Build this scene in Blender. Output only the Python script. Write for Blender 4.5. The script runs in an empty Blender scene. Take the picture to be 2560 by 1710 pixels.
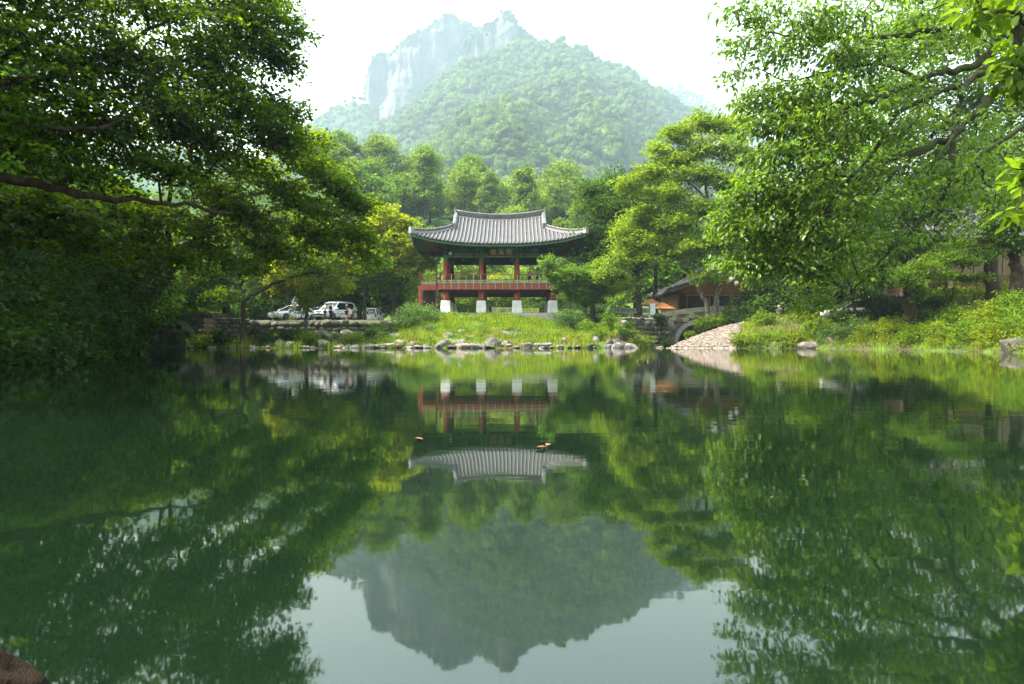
import bpy, math, random
import numpy as np
from mathutils import Vector, Matrix, Euler

SC = bpy.context.scene
COL = SC.collection
R = math.radians

# ------------------------------------------------------------------ camera
F = 1707.0            # focal length in photo pixels (24 mm on 36 mm, 2560 px)
EYE = 0.43            # height of the lens above the water
cam_data = bpy.data.cameras.new('camera')
cam_data.sensor_width = 36.0
cam_data.lens = 24.0
cam_data.clip_start = 0.05
cam_data.clip_end = 6000.0
cam = bpy.data.objects.new('camera', cam_data)
cam.location = (0, 0, EYE)
cam.rotation_euler = (R(90), 0, 0)
COL.objects.link(cam)
SC.camera = cam

# ------------------------------------------------------------------ sky and sun
SUN_EL, SUN_AZ = R(57), R(-92)      # azimuth measured from +Y towards +X
world = bpy.data.worlds.new('World')
SC.world = world
world.use_nodes = True
wn = world.node_tree
wn.nodes.clear()
sky = wn.nodes.new('ShaderNodeTexSky')
sky.sky_type = 'NISHITA'
sky.sun_disc = False
sky.sun_elevation = SUN_EL
sky.sun_rotation = SUN_AZ
sky.altitude = 100
sky.air_density = 3.0
sky.dust_density = 4.0
sky.ozone_density = 1.0
bg = wn.nodes.new('ShaderNodeBackground')
bg.inputs['Strength'].default_value = 0.15
wo = wn.nodes.new('ShaderNodeOutputWorld')
wn.links.new(sky.outputs[0], bg.inputs[0])
wn.links.new(bg.outputs[0], wo.inputs[0])

sd = bpy.data.lights.new('sun', 'SUN')
sd.energy = 3.4
sd.angle = R(1.5)
sd.color = (1.0, 0.95, 0.86)
sun = bpy.data.objects.new('sun', sd)
dirv = Vector((math.sin(SUN_AZ) * math.cos(SUN_EL), math.cos(SUN_AZ) * math.cos(SUN_EL), math.sin(SUN_EL)))
sun.rotation_euler = (-dirv).to_track_quat('-Z', 'Y').to_euler()
sun.location = (-60, -30, 120)
COL.objects.link(sun)

SC.view_settings.view_transform = 'Standard'
SC.view_settings.look = 'None'
SC.view_settings.gamma = 1.0
SC.view_settings.use_curve_mapping = False
SC.view_settings.exposure = 2.6
cy = SC.cycles
cy.use_denoising = True
cy.max_bounces = 4
cy.diffuse_bounces = 2
cy.glossy_bounces = 2
cy.transmission_bounces = 3
cy.transparent_max_bounces = 4
cy.volume_bounces = 0
cy.sample_clamp_indirect = 6.0
cy.use_adaptive_sampling = True
cy.adaptive_threshold = 0.02
cy.caustics_reflective = False
cy.caustics_refractive = False

# ------------------------------------------------------------------ helpers
def at(px, py, d):
    """photo pixel + distance -> point of the place"""
    return Vector(((px - 1280.0) * d / F, d, EYE + (856.0 - py) * d / F))

def tag(o, label=None, cat=None, group=None, kind=None):
    if label: o['label'] = label
    if cat: o['category'] = cat
    if group: o['group'] = group
    if kind: o['kind'] = kind
    return o

def thing(name, label, cat, loc=(0, 0, 0), rz=0.0, group=None, scale=1.0):
    o = bpy.data.objects.new(name, None)
    o.empty_display_size = 0.3
    o.location = loc
    o.rotation_euler = (0, 0, rz)
    o.scale = (scale,) * 3
    COL.objects.link(o)
    return tag(o, label, cat, group)

def link(name, me, parent=None, m=None):
    if m is not None and not me.materials:
        me.materials.append(m)
    o = bpy.data.objects.new(name, me)
    COL.objects.link(o)
    if parent is not None:
        o.parent = parent
    return o

def copy_tree(o, parent=None):
    c = o.copy()
    COL.objects.link(c)
    c.parent = parent
    for ch in o.children:
        copy_tree(ch, c)
    return c

def np_mesh(name, verts, tris, smooth=False):
    """mesh from numpy arrays: verts (N,3), faces (M,3) or (M,4)"""
    verts = np.asarray(verts, dtype=np.float32)
    tris = np.asarray(tris, dtype=np.int32)
    k = tris.shape[1]
    me = bpy.data.meshes.new(name)
    me.vertices.add(len(verts))
    me.vertices.foreach_set('co', verts.ravel())
    me.loops.add(tris.size)
    me.loops.foreach_set('vertex_index', tris.ravel())
    me.polygons.add(len(tris))
    me.polygons.foreach_set('loop_start', np.arange(0, tris.size, k, dtype=np.int32))
    try:
        me.polygons.foreach_set('loop_total', np.full(len(tris), k, dtype=np.int32))
    except Exception:
        pass
    if smooth:
        me.polygons.foreach_set('use_smooth', np.ones(len(tris), dtype=bool))
    me.update(calc_edges=True)
    return me

class MB:
    """collects simple shapes into one mesh"""
    def __init__(s):
        s.v = []; s.f = []
    def add(s, vs, fs):
        o = len(s.v)
        s.v += [tuple(v) for v in vs]
        s.f += [tuple(i + o for i in f) for f in fs]
        return s
    def box(s, c, size, rz=0.0, top=(1, 1), rx=0.0):
        x, y, z = (a / 2.0 for a in size)
        tx, ty = top
        vs = [(-x, -y, -z), (x, -y, -z), (x, y, -z), (-x, y, -z),
              (-x * tx, -y * ty, z), (x * tx, -y * ty, z), (x * tx, y * ty, z), (-x * tx, y * ty, z)]
        M = Matrix.Translation(c) @ Euler((rx, 0, rz)).to_matrix().to_4x4()
        vs = [M @ Vector(v) for v in vs]
        return s.add(vs, [(0, 3, 2, 1), (4, 5, 6, 7), (0, 1, 5, 4), (1, 2, 6, 5), (2, 3, 7, 6), (3, 0, 4, 7)])
    def beam(s, p0, p1, w, h):
        p0, p1 = Vector(p0), Vector(p1)
        d = (p1 - p0).normalized()
        up = Vector((0, 0, 1)) if abs(d.z) < 0.97 else Vector((0, 1, 0))
        sx = d.cross(up).normalized() * w / 2
        sz = sx.cross(d).normalized() * h / 2
        vs = [p + a * sx + b * sz for p in (p0, p1) for a, b in ((-1, -1), (1, -1), (1, 1), (-1, 1))]
        return s.add(vs, [(0, 1, 2, 3), (7, 6, 5, 4), (0, 4, 5, 1), (1, 5, 6, 2), (2, 6, 7, 3), (3, 7, 4, 0)])
    def tube(s, path, rad, n=8, cap=True):
        path = [Vector(p) for p in path]
        if not hasattr(rad, '__len__'):
            rad = [rad] * len(path)
        vs, fs = [], []
        for i, p in enumerate(path):
            a = path[max(0, i - 1)]; b = path[min(len(path) - 1, i + 1)]
            d = (b - a).normalized()
            up = Vector((0, 0, 1)) if abs(d.z) < 0.9 else Vector((1, 0, 0))
            u = d.cross(up).normalized(); w = u.cross(d).normalized()
            for k in range(n):
                t = 2 * math.pi * k / n
                vs.append(p + (u * math.cos(t) + w * math.sin(t)) * rad[i])
        for i in range(len(path) - 1):
            for k in range(n):
                k2 = (k + 1) % n
                fs.append((i * n + k, i * n + k2, (i + 1) * n + k2, (i + 1) * n + k))
        if cap:
            fs.append(tuple(range(n - 1, -1, -1)))
            fs.append(tuple((len(path) - 1) * n + k for k in range(n)))
        return s.add(vs, fs)
    def lathe(s, prof, n=16, c=(0, 0, 0)):
        vs, fs = [], []
        for r, z in prof:
            for k in range(n):
                t = 2 * math.pi * k / n
                vs.append((c[0] + r * math.cos(t), c[1] + r * math.sin(t), c[2] + z))
        for i in range(len(prof) - 1):
            for k in range(n):
                k2 = (k + 1) % n
                fs.append((i * n + k, i * n + k2, (i + 1) * n + k2, (i + 1) * n + k))
        fs.append(tuple(range(n - 1, -1, -1)))
        fs.append(tuple((len(prof) - 1) * n + k for k in range(n)))
        return s.add(vs, fs)
    def prism(s, poly, axis, a, b):
        """closed polygon (2-D) extruded from a to b along axis 'x','y' or 'z'"""
        n = len(poly)
        def pt(q, t):
            return {'x': (t, q[0], q[1]), 'y': (q[0], t, q[1]), 'z': (q[0], q[1], t)}[axis]
        vs = [pt(q, a) for q in poly] + [pt(q, b) for q in poly]
        fs = [tuple(range(n - 1, -1, -1)), tuple(range(n, 2 * n))]
        fs += [(i, (i + 1) % n, n + (i + 1) % n, n + i) for i in range(n)]
        return s.add(vs, fs)
    def mesh(s, name, smooth=False):
        me = bpy.data.meshes.new(name)
        me.from_pydata(s.v, [], s.f)
        if smooth:
            me.polygons.foreach_set('use_smooth', np.ones(len(me.polygons), dtype=bool))
        me.update()
        return me
    def build(s, name, m, parent=None, smooth=False):
        return link(name, s.mesh(name, smooth), parent, m)

def fix_normals(o):
    import bmesh
    bm = bmesh.new(); bm.from_mesh(o.data)
    bmesh.ops.recalc_face_normals(bm, faces=bm.faces)
    bm.to_mesh(o.data); bm.free()
    return o

# smooth value noise in numpy -----------------------------------------------
def _hash(ix, iy, iz, seed):
    h = (ix * 374761393 + iy * 668265263 + iz * 2147483647 + seed * 974634777) & 0xFFFFFFFF
    h = ((h ^ (h >> 13)) * 1274126177) & 0xFFFFFFFF
    h = (h ^ (h >> 16)) & 0xFFFFFFFF
    return h / 4294967295.0

def vnoise(x, y, z=None, seed=0):
    x = np.asarray(x, dtype=np.float64); y = np.asarray(y, dtype=np.float64)
    z = np.zeros_like(x) if z is None else np.asarray(z, dtype=np.float64)
    ix, iy, iz = (np.floor(a).astype(np.int64) for a in (x, y, z))
    fx, fy, fz = x - ix, y - iy, z - iz
    fx, fy, fz = (t * t * (3 - 2 * t) for t in (fx, fy, fz))
    out = 0
    for a in (0, 1):
        for b in (0, 1):
            for c in (0, 1):
                w = (fx if a else 1 - fx) * (fy if b else 1 - fy) * (fz if c else 1 - fz)
                out = out + w * _hash(ix + a, iy + b, iz + c, seed)
    return out * 2 - 1

def fbm(x, y, z=None, seed=0, oct=4):
    s = 0.0; a = 1.0; f = 1.0; n = 0.0
    for k in range(oct):
        s = s + a * vnoise(np.asarray(x) * f, np.asarray(y) * f, None if z is None else np.asarray(z) * f, seed + k * 17)
        n += a; a *= 0.5; f *= 2.03
    return s / n

def ss(a, b, x):
    t = np.clip((np.asarray(x, dtype=np.float64) - a) / (b - a), 0, 1)
    return t * t * (3 - 2 * t)

# ------------------------------------------------------------------ materials
MATS = {}
def mat(name, base, rough=0.7, var=0.25, scale=3.0, spec=0.4, bump=0.0, metal=0.0, base2=None, detail=5.0, bscale=None, coat=0.0):
    """procedural material: two tones mixed by noise, optional fine relief"""
    if name in MATS:
        return MATS[name]
    m = bpy.data.materials.new(name)
    m.use_nodes = True
    nt = m.node_tree
    p = nt.nodes['Principled BSDF']
    p.inputs['Roughness'].default_value = rough
    p.inputs['Metallic'].default_value = metal
    p.inputs['Specular IOR Level'].default_value = spec
    if coat:
        p.inputs['Coat Weight'].default_value = coat
        p.inputs['Coat Roughness'].default_value = 0.05
    tc = nt.nodes.new('ShaderNodeTexCoord')
    nz = nt.nodes.new('ShaderNodeTexNoise')
    nz.inputs['Scale'].default_value = scale
    nz.inputs['Detail'].default_value = detail
    nt.links.new(tc.outputs['Object'], nz.inputs['Vector'])
    rmp = nt.nodes.new('ShaderNodeValToRGB')
    rmp.color_ramp.elements[0].position = 0.36
    rmp.color_ramp.elements[1].position = 0.66
    b2 = base2 if base2 else tuple(c * (1 - var) for c in base)
    rmp.color_ramp.elements[0].color = (*b2, 1)
    rmp.color_ramp.elements[1].color = (*base, 1)
    nt.links.new(nz.outputs['Fac'], rmp.inputs[0])
    nt.links.new(rmp.outputs[0], p.inputs['Base Color'])
    if bump:
        n2 = nt.nodes.new('ShaderNodeTexNoise')
        n2.inputs['Scale'].default_value = bscale or scale * 4
        n2.inputs['Detail'].default_value = 6
        nt.links.new(tc.outputs['Object'], n2.inputs['Vector'])
        bp = nt.nodes.new('ShaderNodeBump')
        bp.inputs['Strength'].default_value = bump
        bp.inputs['Distance'].default_value = 0.05
        nt.links.new(n2.outputs['Fac'], bp.inputs['Height'])
        nt.links.new(bp.outputs[0], p.inputs['Normal'])
    MATS[name] = m
    return m

def leaf_mat(name, base, trans, var=(0.55, 1.25), hue=0.0, yellow=None, rough=0.5, spec=0.10, mix=0.45, clump=0.35, island=True):
    """foliage: colour varies from leaf to leaf and from clump to clump; light passes through"""
    if name in MATS:
        return MATS[name]
    m = bpy.data.materials.new(name)
    m.use_nodes = True
    nt = m.node_tree
    nt.nodes.clear()
    N, L = nt.nodes.new, nt.links.new
    out = N('ShaderNodeOutputMaterial')
    geo = N('ShaderNodeNewGeometry')
    nz = N('ShaderNodeTexNoise'); nz.inputs['Scale'].default_value = clump; nz.inputs['Detail'].default_value = 2
    L(geo.outputs['Position'], nz.inputs['Vector'])
    mr = N('ShaderNodeMapRange')
    mr.inputs['From Min'].default_value = 0.25; mr.inputs['From Max'].default_value = 0.75
    mr.inputs['To Min'].default_value = var[0]; mr.inputs['To Max'].default_value = var[1]
    if island:
        ad = N('ShaderNodeMath'); ad.operation = 'MULTIPLY_ADD'
        L(geo.outputs['Random Per Island'], ad.inputs[0]); ad.inputs[1].default_value = 0.5
        sb = N('ShaderNodeMath'); sb.operation = 'SUBTRACT'; L(nz.outputs['Fac'], sb.inputs[0]); sb.inputs[1].default_value = 0.25
        L(sb.outputs[0], ad.inputs[2]); L(ad.outputs[0], mr.inputs['Value'])
    else:
        L(nz.outputs['Fac'], mr.inputs['Value'])
    def tint(c):
        y = yellow if yellow else (c[0] * 1.3, c[1] * 1.08, c[2] * 0.9)
        mx = N('ShaderNodeMix'); mx.data_type = 'RGBA'
        mx.inputs['A'].default_value = (*c, 1); mx.inputs['B'].default_value = (*y, 1)
        if island: L(geo.outputs['Random Per Island'], mx.inputs['Factor'])
        else: L(nz.outputs['Fac'], mx.inputs['Factor'])
        vm = N('ShaderNodeVectorMath'); vm.operation = 'SCALE'
        L(mx.outputs['Result'], vm.inputs[0]); L(mr.outputs[0], vm.inputs['Scale'])
        return vm.outputs[0]
    pb = N('ShaderNodeBsdfPrincipled')
    pb.inputs['Roughness'].default_value = rough
    pb.inputs['Specular IOR Level'].default_value = spec
    L(tint(base), pb.inputs['Base Color'])
    tr = N('ShaderNodeBsdfTranslucent')
    yellow = None
    L(tint(trans), tr.inputs['Color'])
    ms = N('ShaderNodeMixShader'); ms.inputs[0].default_value = mix
    L(pb.outputs[0], ms.inputs[1]); L(tr.outputs[0], ms.inputs[2])
    L(ms.outputs[0], out.inputs['Surface'])
    MATS[name] = m
    return m

M_BARK = mat('bark', (0.06, 0.045, 0.032), 0.95, 0.55, 5.0, spec=0.1, bump=0.8, bscale=14)
M_BARK_PALE = mat('mottled_bark', (0.17, 0.15, 0.125), 0.95, 0.6, 4.0, spec=0.1, bump=0.8, bscale=12, base2=(0.045, 0.04, 0.032))
M_BARK_MOSS = mat('mossy_bark', (0.038, 0.034, 0.024), 0.95, 0.5, 3.0, spec=0.1, bump=0.8, bscale=12, base2=(0.035, 0.05, 0.014))
M_ROCK = mat('granite', (0.21, 0.19, 0.17), 0.92, 0.4, 1.6, spec=0.2, bump=0.9, bscale=7, base2=(0.075, 0.07, 0.058))
M_ROCK_DARK = mat('dark_stone', (0.10, 0.09, 0.078), 0.85, 0.5, 1.8, spec=0.3, bump=0.7, bscale=7, base2=(0.035, 0.034, 0.026))  # plain darker stone for boulders, wall backing, bridge core and footings
M_STONE = mat('dressed_stone', (0.25, 0.23, 0.19), 0.9, 0.4, 2.0, spec=0.25, bump=0.5, bscale=14, base2=(0.19, 0.17, 0.13))
M_STONE_BROWN = mat('brown_stone', (0.20, 0.135, 0.08), 0.92, 0.5, 2.2, spec=0.2, bump=0.6, bscale=12, base2=(0.10, 0.075, 0.05))

# ================================================================== the land
POND = np.array([(-6, -7), (-9.5, 4), (-9.3, 12), (-11.4, 18), (-14.3, 26), (-17, 31), (-24, 35), (-34, 40), (-38, 46),
                 (-30, 49.2), (-27.3, 49.4), (-27.3, 57), (-23.7, 57), (-23.5, 48.8), (-22, 48.4), (-14, 47.6), (-6, 47.1), (0, 46.7), (5, 47), (8, 49.5), (9, 52.3), (12.8, 57.3), (13.2, 66),
                 (17, 66), (16.5, 58), (14.3, 57), (11.0, 47.3), (15.6, 46.2), (19.5, 44.6), (21.3, 36), (19.3, 26), (20, 14), (16, 2), (12, -7)], dtype=np.float64)

def pond_dist(x, y):
    """signed distance to the pond's edge, positive on land"""
    x = np.asarray(x, dtype=np.float64); y = np.asarray(y, dtype=np.float64)
    best = np.full(x.shape, 1e9)
    inside = np.zeros(x.shape, dtype=bool)
    n = len(POND)
    for i in range(n):
        ax, ay = POND[i]; bx, by = POND[(i + 1) % n]
        dx, dy = bx - ax, by - ay
        t = np.clip(((x - ax) * dx + (y - ay) * dy) / (dx * dx + dy * dy), 0, 1)
        d = np.hypot(x - ax - t * dx, y - ay - t * dy)
        best = np.minimum(best, d)
        cond = ((ay > y) != (by > y)) & (x < (bx - ax) * (y - ay) / (by - ay + 1e-12) + ax)
        inside ^= cond
    return np.where(inside, -best, best)

def gz(x, y):
    """height of the ground"""
    x = np.asarray(x, dtype=np.float64); y = np.asarray(y, dtype=np.float64)
    d = pond_dist(x, y)
    dd = np.maximum(d, 0)
    left_terrace = 0.75 * ss(0, 6, dd) + 1.25 * ss(55.9, 56.5, y) + 0.38 * ss(57, 63, y)
    centre = 2.8 * np.clip(dd / 14.0, 0, 1) ** 0.85
    wall_zone = 2.35 * ss(0.25, 0.9, dd)
    right_bank = 3.4 * (1 - np.exp(-dd / 6.5)) + 0.10 * np.maximum(dd - 22, 0)
    left_bank = 2.6 * (1 - np.exp(-dd / 3.5)) + 0.28 * np.maximum(dd - 9, 0)
    near = 1.0 * (1 - np.exp(-dd / 4.0))
    wf = ss(38, 44, y)
    w_lt = wf * (1 - ss(-12, -7, x))
    w_c = wf * ss(-12, -7, x) * (1 - ss(6.5, 10.0, x))
    w_w = wf * ss(6.5, 10.0, x) * (1 - ss(13.2, 14.6, x + (57 - np.minimum(y, 57)) * 0.3))
    w_rb = wf * ss(6.5, 10.0, x) * ss(13.2, 14.6, x + (57 - np.minimum(y, 57)) * 0.3) + (1 - wf) * ss(2, 8, x) * ss(-4, 8, y)
    w_lb = (1 - wf) * (1 - ss(-6, 0, x)) * ss(-4, 8, y)
    w_n = np.maximum(1 - (w_lt + w_c + w_w + w_rb + w_lb), 0)
    z = w_lt * left_terrace + w_c * centre + w_w * wall_zone + w_rb * right_bank + w_lb * left_bank + w_n * near
    z = z + 0.09 * np.maximum(y - 80, 0) * ss(80, 100, y)
    z = z + 0.10 * np.maximum(-x - 45, 0) + 0.05 * np.maximum(x - 60, 0)
    z = z + 0.16 * fbm(x * 0.35, y * 0.35, seed=3, oct=3) * ss(0.2, 3, dd) * (1 - 0.8 * ss(57, 60, y))
    bed = -0.12 - 0.5 * np.minimum(np.maximum(-d, 0), 3.0)
    return np.where(d > 0, z + 0.03, bed)

def gz1(x, y):
    return float(gz(np.array([x]), np.array([y]))[0])

def grid_mesh(name, xs, ys, zf, smooth=True):
    X, Y = np.meshgrid(xs, ys)
    Z = zf(X, Y)
    v = np.stack([X.ravel(), Y.ravel(), Z.ravel()], 1)
    nx, ny = len(xs), len(ys)
    i = (np.arange(ny - 1)[:, None] * nx + np.arange(nx - 1)[None, :]).ravel()
    f = np.stack([i, i + 1, i + nx + 1, i + nx], 1)
    return np_mesh(name, v, f, smooth)

# ground: grassy soil, bare on the slopes by the water ------------------------
def ground_material():
    m = bpy.data.materials.new('soil_and_grass'); m.use_nodes = True
    nt = m.node_tree; N, L = nt.nodes.new, nt.links.new
    p = nt.nodes['Principled BSDF']; p.inputs['Roughness'].default_value = 0.95; p.inputs['Specular IOR Level'].default_value = 0.1
    g = N('ShaderNodeNewGeometry')
    n1 = N('ShaderNodeTexNoise'); n1.inputs['Scale'].default_value = 0.5; n1.inputs['Detail'].default_value = 8
    L(g.outputs['Position'], n1.inputs['Vector'])
    r = N('ShaderNodeValToRGB'); e = r.color_ramp.elements
    e[0].position = 0.38; e[0].color = (0.06, 0.05, 0.028, 1)
    e[1].position = 0.6; e[1].color = (0.07, 0.115, 0.016, 1)
    e2 = r.color_ramp.elements.new(0.5); e2.color = (0.045, 0.065, 0.016, 1)
    L(n1.outputs['Fac'], r.inputs[0]); L(r.outputs[0], p.inputs['Base Color'])
    n2 = N('ShaderNodeTexNoise'); n2.inputs['Scale'].default_value = 6; n2.inputs['Detail'].default_value = 8
    L(g.outputs['Position'], n2.inputs['Vector'])
    b = N('ShaderNodeBump'); b.inputs['Strength'].default_value = 0.9; b.inputs['Distance'].default_value = 0.15
    L(n2.outputs['Fac'], b.inputs['Height']); L(b.outputs[0], p.inputs['Normal'])
    return m
M_GROUND = ground_material()
xs = np.concatenate([np.arange(-170, -48, 4.0), np.arange(-48, 48, 0.5), np.arange(48, 171, 4.0)])
ys = np.concatenate([np.arange(-45, -8, 3.0), np.arange(-8, 40, 0.8), np.arange(40, 66, 0.4), np.arange(66, 96, 1.0), np.arange(96, 141, 4.0)])
ground = link('ground', grid_mesh('ground', xs, ys, gz), None, M_GROUND)
tag(ground, kind='structure')

# road along the right bank and the paved terrace ------------------------------
M_GRAVEL_ROAD = mat('pale_road', (0.34, 0.29, 0.23), 0.95, 0.25, 0.8, spec=0.15, bump=0.3, bscale=30)
M_PAVE = mat('terrace_paving', (0.20, 0.19, 0.165), 0.95, 0.35, 0.9, spec=0.15, bump=0.3, bscale=20)
def ribbon(name, pts, w, m, lift=0.02, n=60):
    P = np.array(pts, float)
    t = np.linspace(0, len(P) - 1, n)
    cx = np.interp(t, range(len(P)), P[:, 0]); cyy = np.interp(t, range(len(P)), P[:, 1])
    tx, ty = np.gradient(cx), np.gradient(cyy)
    l = np.hypot(tx, ty); nx, ny = -ty / l, tx / l
    rows = []
    ks = np.linspace(-0.5, 0.5, 9)
    for k in ks:
        x = cx + nx * w * k; y = cyy + ny * w * k
        rows.append(np.stack([x, y, gz(x, y) + lift], 1))
    v = np.stack(rows, 1).reshape(-1, 3)
    i = (np.arange(n - 1)[:, None] * 9 + np.arange(8)[None, :]).ravel()
    f = np.stack([i, i + 9, i + 10, i + 1], 1)
    o = link(name, np_mesh(name, v, f, True), None, m)
    return tag(o, kind='structure')
ribbon('terrace_path', [(-70, 64), (-40, 63.5), (-16, 63.5), (-9, 66), (-7, 74), (8, 76), (20, 68), (26, 60)], 6.0, M_PAVE, 0.03, 120)
ribbon('road', [(19.5, 64), (23, 58), (30, 50), (38, 44), (60, 36), (100, 24)], 4.0, M_GRAVEL_ROAD, 0.035, 90)

# pond -------------------------------------------------------------------------
def water_material():
    m = bpy.data.materials.new('pond_water'); m.use_nodes = True
    nt = m.node_tree; N, L = nt.nodes.new, nt.links.new
    p = nt.nodes['Principled BSDF']
    p.inputs['Base Color'].default_value = (0.0032, 0.0090, 0.0036, 1)
    p.inputs['Roughness'].default_value = 0.028
    p.inputs['IOR'].default_value = 1.6
    p.inputs['Specular IOR Level'].default_value = 0.5
    g = N('ShaderNodeNewGeometry')
    mp = N('ShaderNodeMapping'); mp.inputs['Scale'].default_value = (0.55, 2.2, 1)
    L(g.outputs['Position'], mp.inputs['Vector'])
    n1 = N('ShaderNodeTexNoise'); n1.inputs['Scale'].default_value = 2.2; n1.inputs['Detail'].default_value = 3
    L(mp.outputs[0], n1.inputs['Vector'])
    mp2 = N('ShaderNodeMapping'); mp2.inputs['Scale'].default_value = (0.05, 0.14, 1)
    L(g.outputs['Position'], mp2.inputs['Vector'])
    n2 = N('ShaderNodeTexNoise'); n2.inputs['Scale'].default_value = 1.5; n2.inputs['Detail'].default_value = 2
    L(mp2.outputs[0], n2.inputs['Vector'])
    mr = N('ShaderNodeMapRange'); mr.inputs['From Min'].default_value = 0.42; mr.inputs['From Max'].default_value = 0.62
    mr.inputs['To Min'].default_value = 0.25; mr.inputs['To Max'].default_value = 1.0
    L(n2.outputs['Fac'], mr.inputs['Value'])
    mu = N('ShaderNodeMath'); mu.operation = 'MULTIPLY'
    L(n1.outputs['Fac'], mu.inputs[0]); L(mr.outputs[0], mu.inputs[1])
    b = N('ShaderNodeBump'); b.inputs['Strength'].default_value = 0.032; b.inputs['Distance'].default_value = 0.05
    L(mu.outputs[0], b.inputs['Height']); L(b.outputs[0], p.inputs['Normal'])
    return m
M_WATER = water_material()
pond = link('pond_water', grid_mesh('pond_water', np.linspace(-45, 30, 16), np.linspace(-12, 68, 17), lambda X, Y: 0 * X), None, M_WATER)
tag(pond, kind='structure')

# hills ------------------------------------------------------------------------
K = 2560.0 / 2347.0
def outline(pts, d, lower=0.0):
    px = np.array([p[0] * K for p in pts]); py = np.array([p[1] * K for p in pts])
    return (px - 1280) / F, EYE + (856 - py) * d / F - lower
RIDGES = [  # outline (display px), crest distance, foot distance, exponent, trees' height under the outline
    ([(-400, 330), (0, 330), (400, 330), (600, 380), (740, 335), (830, 302), (960, 217), (1050, 167), (1130, 120), (1180, 87), (1250, 98), (1300, 109), (1345, 100), (1362, 125), (1425, 149),
      (1460, 181), (1530, 216), (1610, 256), (1700, 312), (1800, 372), (2000, 400), (2400, 420), (2800, 420)], 1440., 330., 1.35, 9.),
    ([(-400, 520), (700, 480), (800, 420), (900, 365), (980, 322), (1020, 288), (1060, 258), (1100, 243), (1160, 238), (1220, 248), (1270, 278), (1300, 303), (1335, 335), (1400, 368), (1500, 420), (1700, 480), (2800, 520)], 860., 240., 1.25, 8.),
    ([(-400, 420), (400, 380), (790, 345), (850, 345), (950, 358), (1020, 380), (1080, 392), (1150, 405), (1250, 412), (1340, 412), (1420, 412), (1500, 415), (1700, 400), (2000, 400), (2800, 420)], 215., 96., 1.1, 8.),
    ([(-400, 420), (500, 380), (640, 335), (735, 247), (770, 227), (815, 217), (838, 232), (880, 285), (950, 335), (1100, 420), (2800, 500)], 1740., 1150., 1.2, 5.),
    ([(-400, 500), (1200, 300), (1400, 180), (1440, 172), (1500, 179), (1560, 191), (1600, 212), (1640, 242), (1690, 285), (1780, 330), (2000, 380), (2800, 460)], 2300., 1450., 1.2, 5.),
]
def hills_z(A, Y):
    X = A * Y
    z = 0.09 * np.maximum(Y - 80, 0) + 2.2
    z = np.minimum(z, 14)
    for k, (pts, dc, d0, ex, low) in enumerate(RIDGES):
        a, zc = outline(pts, dc, low)
        crest = np.interp(A, a, zc)
        wob = 1 + 0.05 * fbm(A * 14, Y * 3.2 / dc, seed=40 + k, oct=3)
        t = (Y - d0) / (dc * wob - d0)
        up = np.clip(t, 0, 1) ** ex
        rough = fbm(X * 14.0 / dc, Y * 9.0 / dc, seed=60 + k, oct=4) * 0.15 * crest * np.clip(t * 3, 0, 1) * np.clip((1 - t) * 4, 0, 1)
        down = np.clip(1 - 1.6 * np.maximum(t - 1, 0), 0.0, 1)
        z = np.maximum(z, (crest * up + rough) * down)
    return z
def hills_at(a, y):
    return hills_z(np.asarray(a, float), np.asarray(y, float))
def hill_material():
    m = bpy.data.materials.new('forest_floor'); m.use_nodes = True
    nt = m.node_tree; N, L = nt.nodes.new, nt.links.new
    p = nt.nodes['Principled BSDF']; p.inputs['Roughness'].default_value = 1; p.inputs['Specular IOR Level'].default_value = 0
    g = N('ShaderNodeNewGeometry')
    n1 = N('ShaderNodeTexNoise'); n1.inputs['Scale'].default_value = 0.12; n1.inputs['Detail'].default_value = 6
    L(g.outputs['Position'], n1.inputs['Vector'])
    r = N('ShaderNodeValToRGB'); e = r.color_ramp.elements
    e[0].position = 0.35; e[0].color = (0.022, 0.042, 0.012, 1)
    e[1].position = 0.65; e[1].color = (0.045, 0.085, 0.02, 1)
    L(n1.outputs['Fac'], r.inputs[0]); L(r.outputs[0], p.inputs['Base Color'])
    return m
M_HILL = hill_material()
av = np.linspace(-0.95, 0.95, 250)
yv = np.concatenate([np.linspace(88, 240, 40), np.geomspace(245, 3000, 130)])
A, Y = np.meshgrid(av, yv)
Z = hills_z(A, Y)
v = np.stack([(A * Y).ravel(), Y.ravel(), Z.ravel() - 0.4], 1)
i = (np.arange(len(yv) - 1)[:, None] * len(av) + np.arange(len(av) - 1)[None, :]).ravel()
hills = link('hills', np_mesh('hills', v, np.stack([i, i + 1, i + len(av) + 1, i + len(av)], 1), True), None, M_HILL)
tag(hills, kind='structure')

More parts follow.
